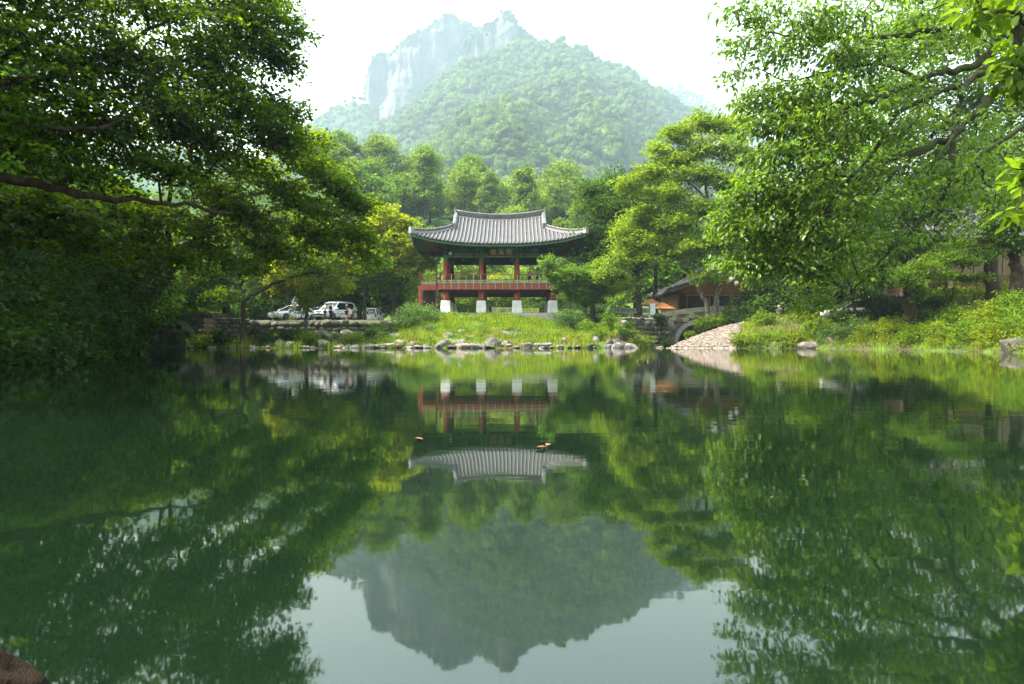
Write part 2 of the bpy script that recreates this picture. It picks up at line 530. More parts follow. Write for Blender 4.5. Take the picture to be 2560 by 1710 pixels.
# rock face of the mountain -----------------------------------------------------
def rock_material():
    m = bpy.data.materials.new('cliff_rock'); m.use_nodes = True
    nt = m.node_tree; N, L = nt.nodes.new, nt.links.new
    p = nt.nodes['Principled BSDF']; p.inputs['Roughness'].default_value = 0.95; p.inputs['Specular IOR Level'].default_value = 0.1
    g = N('ShaderNodeNewGeometry')
    mp = N('ShaderNodeMapping'); mp.inputs['Scale'].default_value = (0.026, 0.026, 0.010)
    L(g.outputs['Position'], mp.inputs['Vector'])
    n1 = N('ShaderNodeTexNoise'); n1.inputs['Scale'].default_value = 1.0; n1.inputs['Detail'].default_value = 9; n1.inputs['Roughness'].default_value = 0.62
    L(mp.outputs[0], n1.inputs['Vector'])
    r = N('ShaderNodeValToRGB'); e = r.color_ramp.elements
    e[0].position = 0.41; e[0].color = (0.03, 0.055, 0.022, 1)
    e[1].position = 0.68; e[1].color = (0.115, 0.102, 0.09, 1)
    x = e.new(0.47); x.color = (0.06, 0.06, 0.053, 1)
    L(n1.outputs['Fac'], r.inputs[0]); L(r.outputs[0], p.inputs['Base Color'])
    b = N('ShaderNodeBump'); b.inputs['Strength'].default_value = 1.0; b.inputs['Distance'].default_value = 10.0
    L(n1.outputs['Fac'], b.inputs['Height']); L(b.outputs[0], p.inputs['Normal'])
    return m
M_CLIFF = rock_material()
def cliff(name, pts, d, base_py, setback, seed):
    a, zc = outline(pts, d, 0)
    nu, nv = 170, 64
    u = np.linspace(a[0], a[-1], nu)
    top = np.interp(u, a, zc) + 4.0 * fbm(u * 420, u * 0, seed=seed, oct=3)
    zb = EYE + (856 - base_py * K) * d / F
    vv = np.linspace(0, 1, nv)
    U, V = np.meshgrid(u, vv)
    TOP = np.broadcast_to(top, U.shape)
    Zc = zb + (TOP - zb) * V
    Xw = U * d
    kk = d / 1000.0
    # columns, gullies and ledges of the face
    yy = d - setback * (1 - V) ** 1.5 + kk * 24 * fbm(Xw / kk * 0.02, Zc / kk * 0.006, seed=seed, oct=5) + kk * 20 * np.abs(fbm(Xw / kk * 0.045, Zc / kk * 0.008, seed=seed + 5, oct=3)) \
        + kk * 9 * fbm(Xw / kk * 0.02, Zc / kk * 0.05, seed=seed + 9, oct=3)
    edge = np.minimum((U - a[0]) / (a[-1] - a[0]), (a[-1] - U) / (a[-1] - a[0]))
    yy = yy + 80 * kk * np.clip(1 - edge * 9, 0, 1) ** 2
    front = np.stack([Xw, yy, Zc], -1)
    # rounded top and the back slope
    back = []
    for k in range(1, 10):
        q = k / 9.0
        back.append(np.stack([Xw[-1], yy[-1] + 140 * kk * q, top - (top - zb) * q ** 1.7 * 0.95], -1))
    allv = np.concatenate([front, np.array(back)], 0)
    n = allv.shape[0]
    i = (np.arange(n - 1)[:, None] * nu + np.arange(nu - 1)[None, :]).ravel()
    o = link(name, np_mesh(name, allv.reshape(-1, 3), np.stack([i, i + 1, i + nu + 1, i + nu], 1), True), None, M_CLIFF)
    tag(o, kind='structure')
    return allv, nv
CL = []
CL.append(cliff('cliff', [(800, 330), (815, 222), (822, 190), (838, 160), (848, 132), (860, 121), (880, 117), (900, 110), (915, 98), (930, 86), (950, 73), (970, 63), (990, 50), (1010, 38),
                (1028, 31), (1045, 36), (1060, 42), (1080, 50), (1100, 60), (1120, 80), (1150, 120), (1200, 200)], 1800., 360, 80, 5))
CL.append(cliff('cliff', [(1030, 190), (1052, 120), (1075, 84), (1095, 66), (1112, 54), (1130, 44), (1142, 34), (1155, 31), (1172, 36), (1188, 62), (1205, 72), (1230, 86), (1252, 100), (1290, 150)], 1620., 260, 54, 23))

# forest canopy over the hills: one mass of crowns ------------------------------
def crown_proto(rng, cards, core, flat=0.8):
    """unit crown: a lumpy dark core and leafy facets standing off it"""
    vs, fs = [], []
    # lumpy core: lat-long ball
    nl, nm = (3, 6) if core == 1 else (5, 9)
    for i in range(nl + 1):
        th = math.pi * i / nl
        for j in range(nm):
            ph = 2 * math.pi * j / nm
            r = 0.80 * (1 + 0.22 * rng.uniform(-1, 1))
            vs.append((r * math.sin(th) * math.cos(ph), r * math.sin(th) * math.sin(ph), flat * r * math.cos(th)))
    for i in range(nl):
        for j in range(nm):
            a, b = i * nm + j, i * nm + (j + 1) % nm
            fs += [(a, b, b + nm), (a, b + nm, a + nm)]
    for k in range(cards):
        z = rng.uniform(-0.35, 1); ph = rng.uniform(0, 2 * math.pi); s = math.sqrt(1 - z * z)
        n = np.array([s * math.cos(ph), s * math.sin(ph), z])
        c = n * rng.uniform(0.78, 1.04) * np.array([1, 1, flat])
        t = np.cross(n, rng.normal(size=3)); t /= np.linalg.norm(t) + 1e-9
        nn = n + rng.normal(size=3) * 0.45; nn /= np.linalg.norm(nn)
        b = np.cross(nn, t); b /= np.linalg.norm(b) + 1e-9
        q = rng.uniform(0.13, 0.27)
        o = len(vs)
        vs += [tuple(c - t * q), tuple(c - b * q * 0.7), tuple(c + t * q), tuple(c + b * q * 0.7)]
        fs += [(o, o + 1, o + 2), (o, o + 2, o + 3)]
    return np.array(vs), np.array(fs)

def scatter_forest(name, n_try, arange, yrange, size, cards, seed, spacing, lift=0.75):
    rng = np.random.default_rng(seed)
    protos = [crown_proto(rng, cards, 1, rng.uniform(0.62, 0.9)) for _ in range(6)]
    y = np.exp(rng.uniform(math.log(yrange[0]), math.log(yrange[1]), n_try)) if yrange[1] / yrange[0] < 2 else rng.uniform(*yrange, n_try)
    a = rng.uniform(*arange, n_try)
    x = a * y
    z = hills_at(a, y)
    ok = z > 9
    a, x, y, z = a[ok], x[ok], y[ok], z[ok]
    # keep those the slope turns towards the pond and not too close to each other
    cell = {}
    keep = []
    for k in range(len(x)):
        key = (int(x[k] // spacing), int(y[k] // spacing))
        if cell.get(key, 0) >= 1: continue
        cell[key] = 1
        keep.append(k)
    keep = np.array(keep)
    # visible from in front: elevation greater than all nearer terrain on the line of sight (with margin)
    a, x, y, z = a[keep], x[keep], y[keep], z[keep]
    el = (z + size[1] + 2) / y
    vis = np.ones(len(x), bool)
    for q in (0.5, 0.6, 0.7, 0.8, 0.88, 0.94, 0.97):
        yq = y * q
        vis &= (hills_at(a, yq) / yq) < el * 1.01
    a, x, y, z = a[vis], x[vis], y[vis], z[vis]
    V, T = [], []
    off = 0
    ym = float(np.mean(y))
    for k in range(len(x)):
        pv, pf = protos[rng.integers(len(protos))]
        s = rng.uniform(*size) * 0.5 * (y[k] / ym) ** 0.6
        hh = rng.uniform(0.8, 1.35)
        c, sn = math.cos(rng.uniform(0, 6.28)), 0
        ph = rng.uniform(0, 6.28); c, sn = math.cos(ph), math.sin(ph)
        q = np.empty_like(pv)
        q[:, 0] = (pv[:, 0] * c - pv[:, 1] * sn) * s + x[k]
        q[:, 1] = (pv[:, 0] * sn + pv[:, 1] * c) * s + y[k]
        q[:, 2] = pv[:, 2] * s * hh + z[k] + s * lift
        V.append(q); T.append(pf + off); off += len(pv)
    o = link(name, np_mesh(name, np.concatenate(V), np.concatenate(T)), None, M_FOREST)
    print(name, len(x), off)
    return o
M_FOREST = leaf_mat('forest_leaves', (0.050, 0.100, 0.016), (0.09, 0.17, 0.02), var=(0.35, 1.7), clump=0.06, mix=0.25, island=False, rough=0.7, spec=0.05)
f1 = scatter_forest('mountain_forest', 26000, (-0.36, 0.34), (480, 1500), (8.0, 20.5), 30, 11, 11.2)
tag(f1, 'hazy broadleaf forest covering the mountain slope below the pale cliff', 'forest', kind='stuff')
f2 = scatter_forest('foothill_forest', 9000, (-0.30, 0.30), (220, 870), (6.8, 17.0), 52, 12, 8.4)
tag(f2, 'green forest on the rounded foothill behind the pavilion roof', 'forest', kind='stuff')
f3 = scatter_forest('distant_forest', 12000, (-0.36, 0.32), (1500, 2320), (13, 24), 26, 13, 12.0, 0.25)
tag(f3, 'pale far forest on the ridges either side of the mountain', 'forest', kind='stuff')
# scrub along the top of the rock face
def cliff_scrub():
    rng = np.random.default_rng(5)
    pv0 = [crown_proto(rng, 22, 1, 0.8) for _ in range(4)]
    V, T, off = [], [], 0
    for (cv, nv) in CL:
        nu = cv.shape[1]
        for k in range(260):
            j = rng.integers(4, nu - 4)
            i = nv - 1 - int(abs(rng.normal()) * 3) if rng.random() < 0.6 else (nv + rng.integers(0, 6) if rng.random() < 0.6 else rng.integers(8, nv - 4))
            p = cv[min(i, cv.shape[0] - 1), j]
            s = rng.uniform(2.8, 6.5)
            pv, pf = pv0[rng.integers(4)]
            V.append(pv * s + p + np.array([0, -0.5, 0.2 * s])); T.append(pf + off); off += len(pv)
    o = link('cliff_scrub', np_mesh('cliff_scrub', np.concatenate(V), np.concatenate(T)), None, M_FOREST)
    tag(o, 'sparse scrub and pines on the ledges and crest of the pale cliff', 'scrub', kind='stuff')
cliff_scrub()

# haze -----------------------------------------------------------------------
mh = bpy.data.materials.new('haze'); mh.use_nodes = True
nt = mh.node_tree; nt.nodes.clear()
pv = nt.nodes.new('ShaderNodeVolumePrincipled')
pv.inputs['Color'].default_value = (0.42, 0.56, 0.66, 1)
pv.inputs['Density'].default_value = 0.00034
pv.inputs['Anisotropy'].default_value = 0.0
oo = nt.nodes.new('ShaderNodeOutputMaterial')
nt.links.new(pv.outputs[0], oo.inputs['Volume'])
haze = MB().box((0, 1300, 451.0), (5400, 3400, 907)).build('haze', mh)
tag(haze, 'thin white summer haze filling the valley', 'haze', kind='stuff')

# ================================================================== trees
def unit(a):
    return a / (np.linalg.norm(a, axis=-1, keepdims=True) + 1e-9)

def leaf_arrays(pos, d, n, length, width, kind='kite', rng=None):
    """pos (N,3) leaf base, d direction, n normal -> verts, tris"""
    s = unit(np.cross(d, n))
    n = unit(np.cross(s, d))
    L = length[:, None]; W = width[:, None]
    if kind == 'kite':
        v = np.stack([pos, pos + d * L * 0.45 + s * W * 0.5 + n * W * 0.16, pos + d * L, pos + d * L * 0.45 - s * W * 0.5 + n * W * 0.16], 1)
        t = np.array([(0, 1, 2), (0, 2, 3)])
    elif kind == 'oval':
        v = np.stack([pos, pos + d * L * 0.25 + s * W * 0.42 + n * W * 0.14, pos + d * L * 0.65 + s * W * 0.45 + n * W * 0.12, pos + d * L - n * W * 0.15,
                      pos + d * L * 0.65 - s * W * 0.45 + n * W * 0.12, pos + d * L * 0.25 - s * W * 0.42 + n * W * 0.14], 1)
        t = np.array([(0, 1, 2), (0, 2, 3), (0, 3, 4), (0, 4, 5)])
    elif kind == 'hand':     # maple: three pointed lobes
        v = np.stack([pos, pos + d * L * 0.5 + s * W * 0.62 + n * W * 0.1, pos + d * L * 0.42 + s * W * 0.16, pos + d * L - n * W * 0.1,
                      pos + d * L * 0.42 - s * W * 0.16, pos + d * L * 0.5 - s * W * 0.62 + n * W * 0.1], 1)
        t = np.array([(0, 1, 2), (0, 2, 4), (2, 3, 4), (0, 4, 5)])
    k = v.shape[1]
    N = len(pos)
    tris = (np.arange(N)[:, None, None] * k + t[None]).reshape(-1, 3)
    return v.reshape(-1, 3), tris

def spray_leaves(rng, c, d, r, per, leaf, wid, flat=0.16, droop=0.25, jit=0.45, up=1.0, kind='kite', hang=0.25):
    """leaves of all sprays. c (S,3) centre, d (S,3) direction, r (S,)"""
    S = len(c)
    zup = np.array([0, 0, 1.0])
    dh = d.copy(); dh[:, 2] *= 0.5; dh = unit(dh + 1e-6)
    side = unit(np.cross(dh, zup)); nn = unit(np.cross(side, dh))
    nn = unit(nn + rng.normal(size=(S, 3)) * 0.22)
    side = unit(np.cross(dh, nn))
    u = rng.uniform(-0.8, 1.0, (S, per)); w = rng.uniform(-1, 1, (S, per)) * np.sqrt(np.clip(1.02 - (u * 0.95) ** 2, 0, 1)) * 0.85
    h = rng.normal(size=(S, per)) * flat - droop * (u ** 2 + w ** 2) * 0.5
    rr = r[:, None, None]
    pos = c[:, None] + rr * (u[..., None] * dh[:, None] + w[..., None] * side[:, None] + h[..., None] * nn[:, None])
    ld = dh[:, None] * 0.6 + side[:, None] * np.sign(w)[..., None] * 0.6 + rng.normal(size=(S, per, 3)) * 0.4
    ld[..., 2] -= hang
    ln = nn[:, None] * up + rng.normal(size=(S, per, 3)) * jit
    N = S * per
    pos, ld, ln = pos.reshape(N, 3), unit(ld.reshape(N, 3)), unit(ln.reshape(N, 3))
    ll = leaf * rng.uniform(0.65, 1.3, N)
    return leaf_arrays(pos, ld, ln, ll, ll * wid, kind)

def tubes(p0, p1, r0, r1, n=5):
    """many tapered segments at once"""
    d = unit(p1 - p0)
    ref = np.where(np.abs(d[:, 2:3]) < 0.9, np.array([[0, 0, 1.0]]), np.array([[1.0, 0, 0]]))
    u = unit(np.cross(d, ref)); w = np.cross(u, d)
    t = 2 * np.pi * np.arange(n) / n
    ring = u[:, None] * np.cos(t)[None, :, None] + w[:, None] * np.sin(t)[None, :, None]
    a = p0[:, None] + ring * r0[:, None, None]; b = p1[:, None] + ring * r1[:, None, None]
    v = np.stack([a, b], 1).reshape(-1, 3)
    S = len(p0); k = np.arange(n); k2 = (k + 1) % n
    q = np.stack([k, k2, n + k2, n + k], 1)
    f = (np.arange(S)[:, None, None] * 2 * n + q[None]).reshape(-1, 4)
    return v, f

def smooth_path(pts, per=6):
    P = np.array([tuple(p) for p in pts], float)
    if len(P) < 3:
        t = np.linspace(0, 1, per + 1)[:, None]
        return P[0] * (1 - t) + P[-1] * t
    out = []
    Q = np.vstack([2 * P[0] - P[1], P, 2 * P[-1] - P[-2]])
    for i in range(1, len(Q) - 2):
        for t in np.linspace(0, 1, per, endpoint=False):
            a, b, c, d = Q[i - 1], Q[i], Q[i + 1], Q[i + 2]
            out.append(0.5 * ((2 * b) + (-a + c) * t + (2 * a - 5 * b + 4 * c - d) * t * t + (-a + 3 * b - 3 * c + d) * t ** 3))
    out.append(P[-1])
    return np.array(out)

def tree_meshes(seed, base, paths, lobes, per=45, leaf=0.13, wid=0.75, spray=0.6, flat=0.16, droop=0.3, jit=0.45, kind='kite',
                shell=0.5, hang=0.25, tip=0.006, keep=None, up=1.0, twig_sides=3, ground_clear=True, max_r=0.16, spread_dir=None, tilt=0.0, thin=1.0):
    """paths: [(points, r0, r1)], lobes: [(centre, (rx,ry,rz), n)] in world coordinates; returns trunk mesh, crown mesh in local coordinates"""
    rng = np.random.default_rng(seed)
    base = np.array(tuple(base), float)
    nodes, parent, rad = [], [], []
    mb = MB()
    for pts, r0, r1 in paths:
        sp = smooth_path(pts)
        n = len(sp)
        wob = rng.normal(size=(n, 3)) * min(r0, 0.25) * 0.22
        wob[0] = 0
        sp = sp + wob
        t = np.linspace(0, 1, n)
        rr = r0 + (r1 - r0) * t ** 0.8
        if pts is paths[0][0]:
            rr[0] *= 1.45; rr[1] *= 1.12
        mb.tube([tuple(p - base) for p in sp], list(rr), 9)
        for k in range(n):
            nodes.append(sp[k]); parent.append(-1); rad.append(rr[k])
    # spray places
    C = []
    for c, rv, n in lobes:
        c = np.array(tuple(c), float)
        d = unit(rng.normal(size=(n, 3)))
        q = rng.uniform(0.05, 1, (n, 1)) ** shell
        off = d * q * np.array(rv) * np.array((1, 1, thin))
        off[:, 2] -= tilt * off[:, 0]
        C.append(c + off)
    C = np.concatenate(C)
    if ground_clear:
        C = C[C[:, 2] > np.maximum(gz(C[:, 0], C[:, 1]), 0) + 0.35]
    if keep is not None:
        C = C[keep(C)]
    T = np.array(nodes)
    d0 = np.min(np.linalg.norm(C[:, None] - T[None, ::2], axis=2), axis=1)
    C = C[np.argsort(d0)]
    S = len(C)
    nt0 = len(nodes)
    cap = nt0 + S * 4
    NP = np.zeros((cap, 3)); NP[:nt0] = T
    par = np.full(cap, -1); cnt = np.zeros(cap); cnt_n = nt0
    dirs = np.zeros((S, 3))
    for s in range(S):
        p = C[s]
        dv = NP[:cnt_n] - p
        dist = np.sqrt((dv * dv).sum(1))
        dist[nt0:] *= 1.08
        j = int(np.argmin(dist))
        a = NP[j]
        l = dist[j]
        arch = np.array([0, 0, 0.13 * l]) + rng.normal(size=3) * 0.10 * l
        prev = j
        for q in (0.5, 1.0):
            x = a + (p - a) * q + arch * (1 - (2 * q - 1) ** 2)
            NP[cnt_n] = x; par[cnt_n] = prev; prev = cnt_n; cnt_n += 1
        v = p - (a + (p - a) * 0.5)
        dirs[s] = v
        cnt[prev] += 1
    for k in range(cnt_n - 1, nt0 - 1, -1):
        if par[k] >= 0: cnt[par[k]] += cnt[k]
    idx = np.arange(nt0, cnt_n)
    pr = par[idx]
    r1 = np.minimum(tip * np.maximum(cnt[idx], 1) ** 0.5, max_r)
    r0 = np.where(pr >= nt0, np.minimum(tip * np.maximum(cnt[pr], 1) ** 0.5, max_r), r1 * 1.25)
    tv, tf = tubes(NP[pr] - base, NP[idx] - base, r0, r1, twig_sides)
    me_t = bpy.data.meshes.new('trunk')
    o = len(mb.v)
    me_t.from_pydata([tuple(v) for v in mb.v] + [tuple(v) for v in tv.tolist()], [], list(mb.f) + [tuple(int(i) + o for i in f) for f in tf.tolist()])
    me_t.polygons.foreach_set('use_smooth', np.ones(len(me_t.polygons), dtype=bool))
    me_t.update()
    dirs = unit(dirs + rng.normal(size=dirs.shape) * 0.1)
    if spread_dir is not None:
        dirs = unit(dirs + np.array(spread_dir))
    lv, lt = spray_leaves(rng, C - base, dirs, spray * rng.uniform(0.7, 1.3, S), per, leaf, wid, flat, droop, jit, up, kind, hang)
    me_c = np_mesh('crown', lv, lt)
    return me_t, me_c

STATS = {}
def tree(name, label, paths, lobes, leafm, bark, seed, group=None, cat='tree', **kw):
    base = paths[0][0][0]
    mt, mc = tree_meshes(seed, base, paths, lobes, **kw)
    t = thing(name, label, cat, tuple(base), 0, group)
    link('trunk', mt, t, bark)
    link('crown', mc, t, leafm)
    STATS[label[:40]] = len(mc.polygons)
    return t

def px_lobes(rows, k=1.0):
    """(px, py, distance, radius x, y, z, sprays)"""
    return [(at(a, b, d), (rx, ry, rz), max(3, int(n * k))) for a, b, d, rx, ry, rz, n in rows]

M_MAPLE = leaf_mat('maple_leaves', (0.028, 0.068, 0.002), (0.110, 0.210, 0.003), var=(0.45, 1.35), clump=0.5, mix=0.5)
M_MAPLE_Y = leaf_mat('yellow_green_maple_leaves', (0.115, 0.170, 0.004), (0.29, 0.37, 0.005), var=(0.6, 1.35), clump=0.4, mix=0.5)
M_MAPLE_L = leaf_mat('feathery_olive_green_leaves', (0.050, 0.104, 0.002), (0.16, 0.28, 0.003), var=(0.45, 1.35), clump=0.6, mix=0.5)
M_CHERRY = leaf_mat('glossy_oval_leaves', (0.062, 0.130, 0.008), (0.16, 0.31, 0.010), var=(0.55, 1.3), clump=0.45, mix=0.42, rough=0.36, spec=0.28)
M_ZELK = leaf_mat('pale_green_leaves', (0.098, 0.178, 0.013), (0.23, 0.37, 0.015), var=(0.6, 1.3), clump=0.35, mix=0.45)
M_DARKGREEN = leaf_mat('deep_green_leaves', (0.030, 0.075, 0.008), (0.075, 0.16, 0.010), var=(0.5, 1.3), clump=0.4, mix=0.38)
M_MIDGREEN = leaf_mat('mid_green_leaves', (0.060, 0.130, 0.010), (0.14, 0.28, 0.012), var=(0.55, 1.3), clump=0.35, mix=0.45)
M_GINKGO = leaf_mat('grey_green_leaves', (0.080, 0.155, 0.030), (0.16, 0.28, 0.035), var=(0.6, 1.3), clump=0.35, mix=0.42)
M_FARGREEN = leaf_mat('haze_paled_green_leaves', (0.085, 0.155, 0.022), (0.19, 0.32, 0.028), var=(0.55, 1.3), clump=0.3, mix=0.45)  # leaf colour lightened to put haze on the slope trees
M_OAK = leaf_mat('broad_yellow_green_leaves', (0.065, 0.135, 0.006), (0.15, 0.28, 0.008), var=(0.6, 1.25), clump=0.8, mix=0.5)

def P3(*a): return Vector(a)
def foot(px, d, z=None):
    x = (px - 1280) * d / F
    return Vector((x, d, gz1(x, d) - 0.15 if z is None else z))

# --- left bank: two old maples leaning out over the water -----------------------
b1 = Vector((-17.2, 18.0, gz1(-17.2, 18.0) - 0.2))
tree('maple_tree', 'old maple on the dark left bank, its long limbs entering from the left edge', [
    ([b1, b1 + P3(0.3, 0.1, 2.0), b1 + P3(0.2, 0.5, 4.0), at(-60, 230, 19), at(-30, 60, 19.5), at(10, -160, 20)], 0.42, 0.16),
    ([at(-230, 500, 18), at(-60, 440, 18), at(123, 470, 18.5), at(245, 491, 19.5), at(409, 507, 21), at(572, 535, 23)], 0.19, 0.05),
    ([at(-160, 300, 18.6), at(0, 213, 18.8), at(123, 192, 19), at(253, 143, 19.5), at(388, 147, 20.5), at(531, 172, 22), at(675, 233, 23.5)], 0.14, 0.03),
    ([at(-160, 360, 18.4), at(0, 319, 18), at(123, 323, 18), at(262, 315, 18.8), at(409, 266, 20), at(613, 348, 22.5), at(715, 388, 24)], 0.12, 0.025),
    ([at(-100, 190, 19.5), at(20, 140, 19.5), at(160, 40, 20), at(330, -80, 21)], 0.11, 0.04),
    ([at(253, 143, 19.5), at(400, 60, 21), at(560, 10, 22.5), at(690, -30, 24)], 0.07, 0.02),
    ([at(409, 266, 20), at(480, 330, 21), at(560, 420, 23), at(660, 470, 25)], 0.05, 0.015)],
    px_lobes([
        (40, -20, 20, 2.3, 2.6, 1.6, 110), (240, -10, 20.5, 2.3, 2.6, 1.6, 120), (440, 20, 21.5, 2.2, 2.6, 1.7, 125), (600, 10, 23, 1.9, 2.2, 1.6, 110),
        (690, -10, 24, 0.9, 1.8, 0.9, 45), (655, 110, 23.5, 1.2, 2.0, 1.0, 80), (735, 75, 24, 0.45, 0.9, 0.3, 16), (695, 160, 24, 0.5, 1.0, 0.35, 18), (540, 170, 22.5, 1.6, 2.2, 1.3, 110), (340, 150, 20.5, 2.0, 2.4, 1.2, 110), (130, 120, 19.5, 2.0, 2.4, 1.2, 90),
        (60, 300, 18.5, 1.7, 2.2, 1.0, 70), (230, 260, 19.5, 1.9, 2.2, 1.2, 95), (430, 260, 21, 1.9, 2.2, 1.2, 110), (610, 270, 23, 1.7, 2.1, 1.1, 105), (705, 270, 24.2, 0.9, 1.4, 0.7, 50),
        (690, 350, 24.5, 1.2, 1.6, 0.9, 75), (530, 380, 23, 1.7, 2.1, 1.1, 95), (340, 380, 20.5, 1.8, 2.1, 1.0, 85), (150, 400, 19, 1.8, 2.1, 1.0, 80), (-120, 200, 19, 2.4, 2.6, 2.4, 60), (-150, -60, 20, 2.6, 2.8, 1.6, 60)], 0.62),
    M_MAPLE, M_BARK, 101, per=60, leaf=0.125, wid=0.95, kind='kite', spray=0.72, flat=0.06, droop=0.55, jit=0.3, hang=0.25, tip=0.010, tilt=0.32, thin=0.55, spread_dir=(0.6, -0.2, -0.3))

b2 = Vector((-18.6, 31.0, gz1(-18.6, 31.0) - 0.2))
tree('maple_tree', 'leaning dark maple whose layered crown spreads over the pond beside the cars', [
    ([b2, b2 + P3(0.7, 0.2, 1.6), at(425, 690, 31), at(445, 640, 31), at(500, 580, 30.5), at(560, 500, 30), at(640, 420, 29.5), at(700, 360, 29)], 0.36, 0.07),
    ([at(445, 640, 31), at(480, 605, 31), at(600, 560, 31.5), at(720, 520, 32), at(830, 530, 32.5), at(910, 560, 33)], 0.15, 0.03),
    ([at(430, 660, 31), at(420, 560, 30), at(430, 450, 29), at(460, 330, 28)], 0.16, 0.05),
    ([at(560, 500, 30), at(660, 480, 30.5), at(780, 440, 31), at(850, 440, 31.5)], 0.09, 0.02),
    ([at(425, 690, 31), at(330, 640, 29), at(220, 600, 27), at(100, 590, 25)], 0.13, 0.04)],
    px_lobes([
        (520, 470, 28, 1.8, 2.2, 1.1, 90), (650, 430, 28.5, 1.7, 2.2, 1.0, 95), (755, 390, 29, 1.1, 1.8, 0.9, 70), (790, 350, 29.5, 0.5, 1.0, 0.4, 22), (820, 440, 30, 1.2, 1.8, 0.9, 80), (885, 500, 31, 1.0, 1.5, 0.9, 70),
        (760, 500, 30, 1.6, 2.2, 1.0, 100), (620, 540, 29.5, 1.8, 2.2, 1.0, 100), (470, 560, 28, 1.8, 2.2, 1.0, 90), (330, 520, 26, 1.8, 2.2, 1.0, 90), (180, 520, 24, 1.8, 2.2, 1.0, 85), (40, 500, 23, 1.8, 2.2, 1.1, 80),
        (890, 580, 31.5, 0.9, 1.5, 0.7, 60), (800, 590, 31, 1.4, 1.9, 0.8, 80), (690, 620, 30.5, 1.6, 2.0, 0.7, 80), (560, 640, 29, 1.4, 2.0, 0.6, 60), (400, 620, 27, 1.6, 2.0, 0.8, 75), (250, 620, 25, 1.8, 2.0, 0.9, 85), (90, 620, 23, 1.8, 2.0, 0.9, 80),
        (420, 300, 27, 2.0, 2.3, 1.4, 80), (920, 640, 32, 0.6, 1.2, 0.6, 30)], 0.62),
    M_MAPLE_L, M_BARK, 102, per=60, leaf=0.135, wid=0.95, kind='kite', spray=0.78, flat=0.06, droop=0.55, jit=0.3, hang=0.25, tip=0.010, tilt=0.32, thin=0.55, spread_dir=(0.6, -0.2, -0.3))

# --- trees on the far left terrace -------------------------------------------------
b = foot(607, 49.4)
tree('maple_tree', 'slender dark tree at the water in front of the left stone wall', [
    ([b, at(608, 800, 49.4), at(612, 752, 49.4), at(640, 735, 49.4), at(690, 708, 49.3), at(745, 690, 49), at(800, 682, 49)], 0.2, 0.06),
    ([at(612, 752, 49.4), at(600, 720, 49.6), at(550, 697, 49.8), at(490, 702, 50)], 0.12, 0.05),
    ([at(600, 715, 49.6), at(625, 680, 49.5), at(660, 630, 49.4), at(690, 600, 49)], 0.10, 0.03)],
    px_lobes([(500, 690, 50, 2.0, 2.0, 0.9, 55), (560, 740, 49, 1.4, 1.6, 0.5, 30), (600, 650, 50, 2.0, 2.2, 1.0, 60), (690, 620, 49.5, 2.2, 2.2, 1.0, 70), (770, 660, 49, 2.0, 2.0, 0.8, 60), (480, 620, 51, 2.2, 2.0, 1.1, 60),
              (620, 570, 50, 2.4, 2.2, 1.1, 60), (730, 560, 50, 2.2, 2.2, 1.0, 60)]),
    M_MAPLE, M_BARK, 103, per=46, leaf=0.17, wid=0.9, spray=0.75, flat=0.12, droop=0.4)
b = foot(762, 53.5)
tree('maple_tree', 'bright green tree with a pale mottled trunk right of the white sedan', [
    ([b, at(766, 790, 53.5), at(772, 745, 53.5), at(768, 700, 53.5), at(790, 640, 53.5), at(800, 570, 53.5)], 0.17, 0.07),
    ([at(768, 700, 53.5), at(730, 660, 53.3), at(700, 640, 53)], 0.08, 0.03),
    ([at(780, 670, 53.5), at(830, 640, 53.3), at(880, 630, 53)], 0.08, 0.03)],
    px_lobes([(720, 715, 52.8, 1.0, 1.2, 0.55, 26), (775, 735, 52.8, 0.9, 1.0, 0.6, 24), (700, 690, 53, 1.2, 1.2, 0.5, 30), (800, 700, 53, 1.4, 1.4, 0.6, 36), (850, 715, 53, 0.9, 1.2, 0.6, 24),
              (750, 650, 53.4, 1.8, 1.8, 0.8, 46), (850, 650, 53.4, 1.9, 1.8, 0.8, 50), (790, 590, 53.4, 2.1, 2.0, 1.1, 55), (880, 600, 53.4, 1.4, 1.6, 0.9, 36), (760, 770, 53.2, 0.5, 0.6, 0.7, 10)]),
    M_MAPLE_Y, M_BARK_PALE, 104, per=44, leaf=0.18, wid=0.9, spray=0.7, flat=0.16, droop=0.5)
b = foot(985, 69)
tree('maple_tree', 'yellow green maple spreading against the left end of the pavilion roof', [
    ([b, at(984, 740, 69), at(980, 690, 69), at(972, 640, 69), at(968, 590, 68.5), at(965, 530, 68)], 0.3, 0.07),
    ([at(980, 690, 69), at(1005, 650, 68.5), at(1040, 620, 68)], 0.1, 0.03),
    ([at(972, 640, 69), at(930, 600, 68.5), at(895, 590, 68)], 0.1, 0.03)],
    px_lobes([(965, 540, 68, 1.4, 1.6, 1.0, 50), (1005, 560, 67.5, 1.3, 1.6, 0.9, 48), (935, 575, 68, 1.4, 1.6, 0.9, 50), (985, 600, 67.5, 1.7, 1.8, 0.8, 60), (1040, 615, 67, 1.4, 1.5, 0.7, 48),
              (1065, 655, 67, 0.9, 1.2, 0.55, 28), (935, 630, 68, 1.6, 1.8, 0.8, 54), (1000, 645, 67.2, 1.6, 1.6, 0.6, 50), (890, 640, 68.5, 1.4, 1.6, 0.8, 42), (960, 680, 68, 1.6, 1.6, 0.6, 42), (1030, 670, 67, 1.2, 1.3, 0.4, 30)]),
    M_MAPLE_Y, M_BARK, 105, per=46, leaf=0.22, wid=0.8, spray=0.75, flat=0.16, droop=0.4)
b = foot(912, 66)
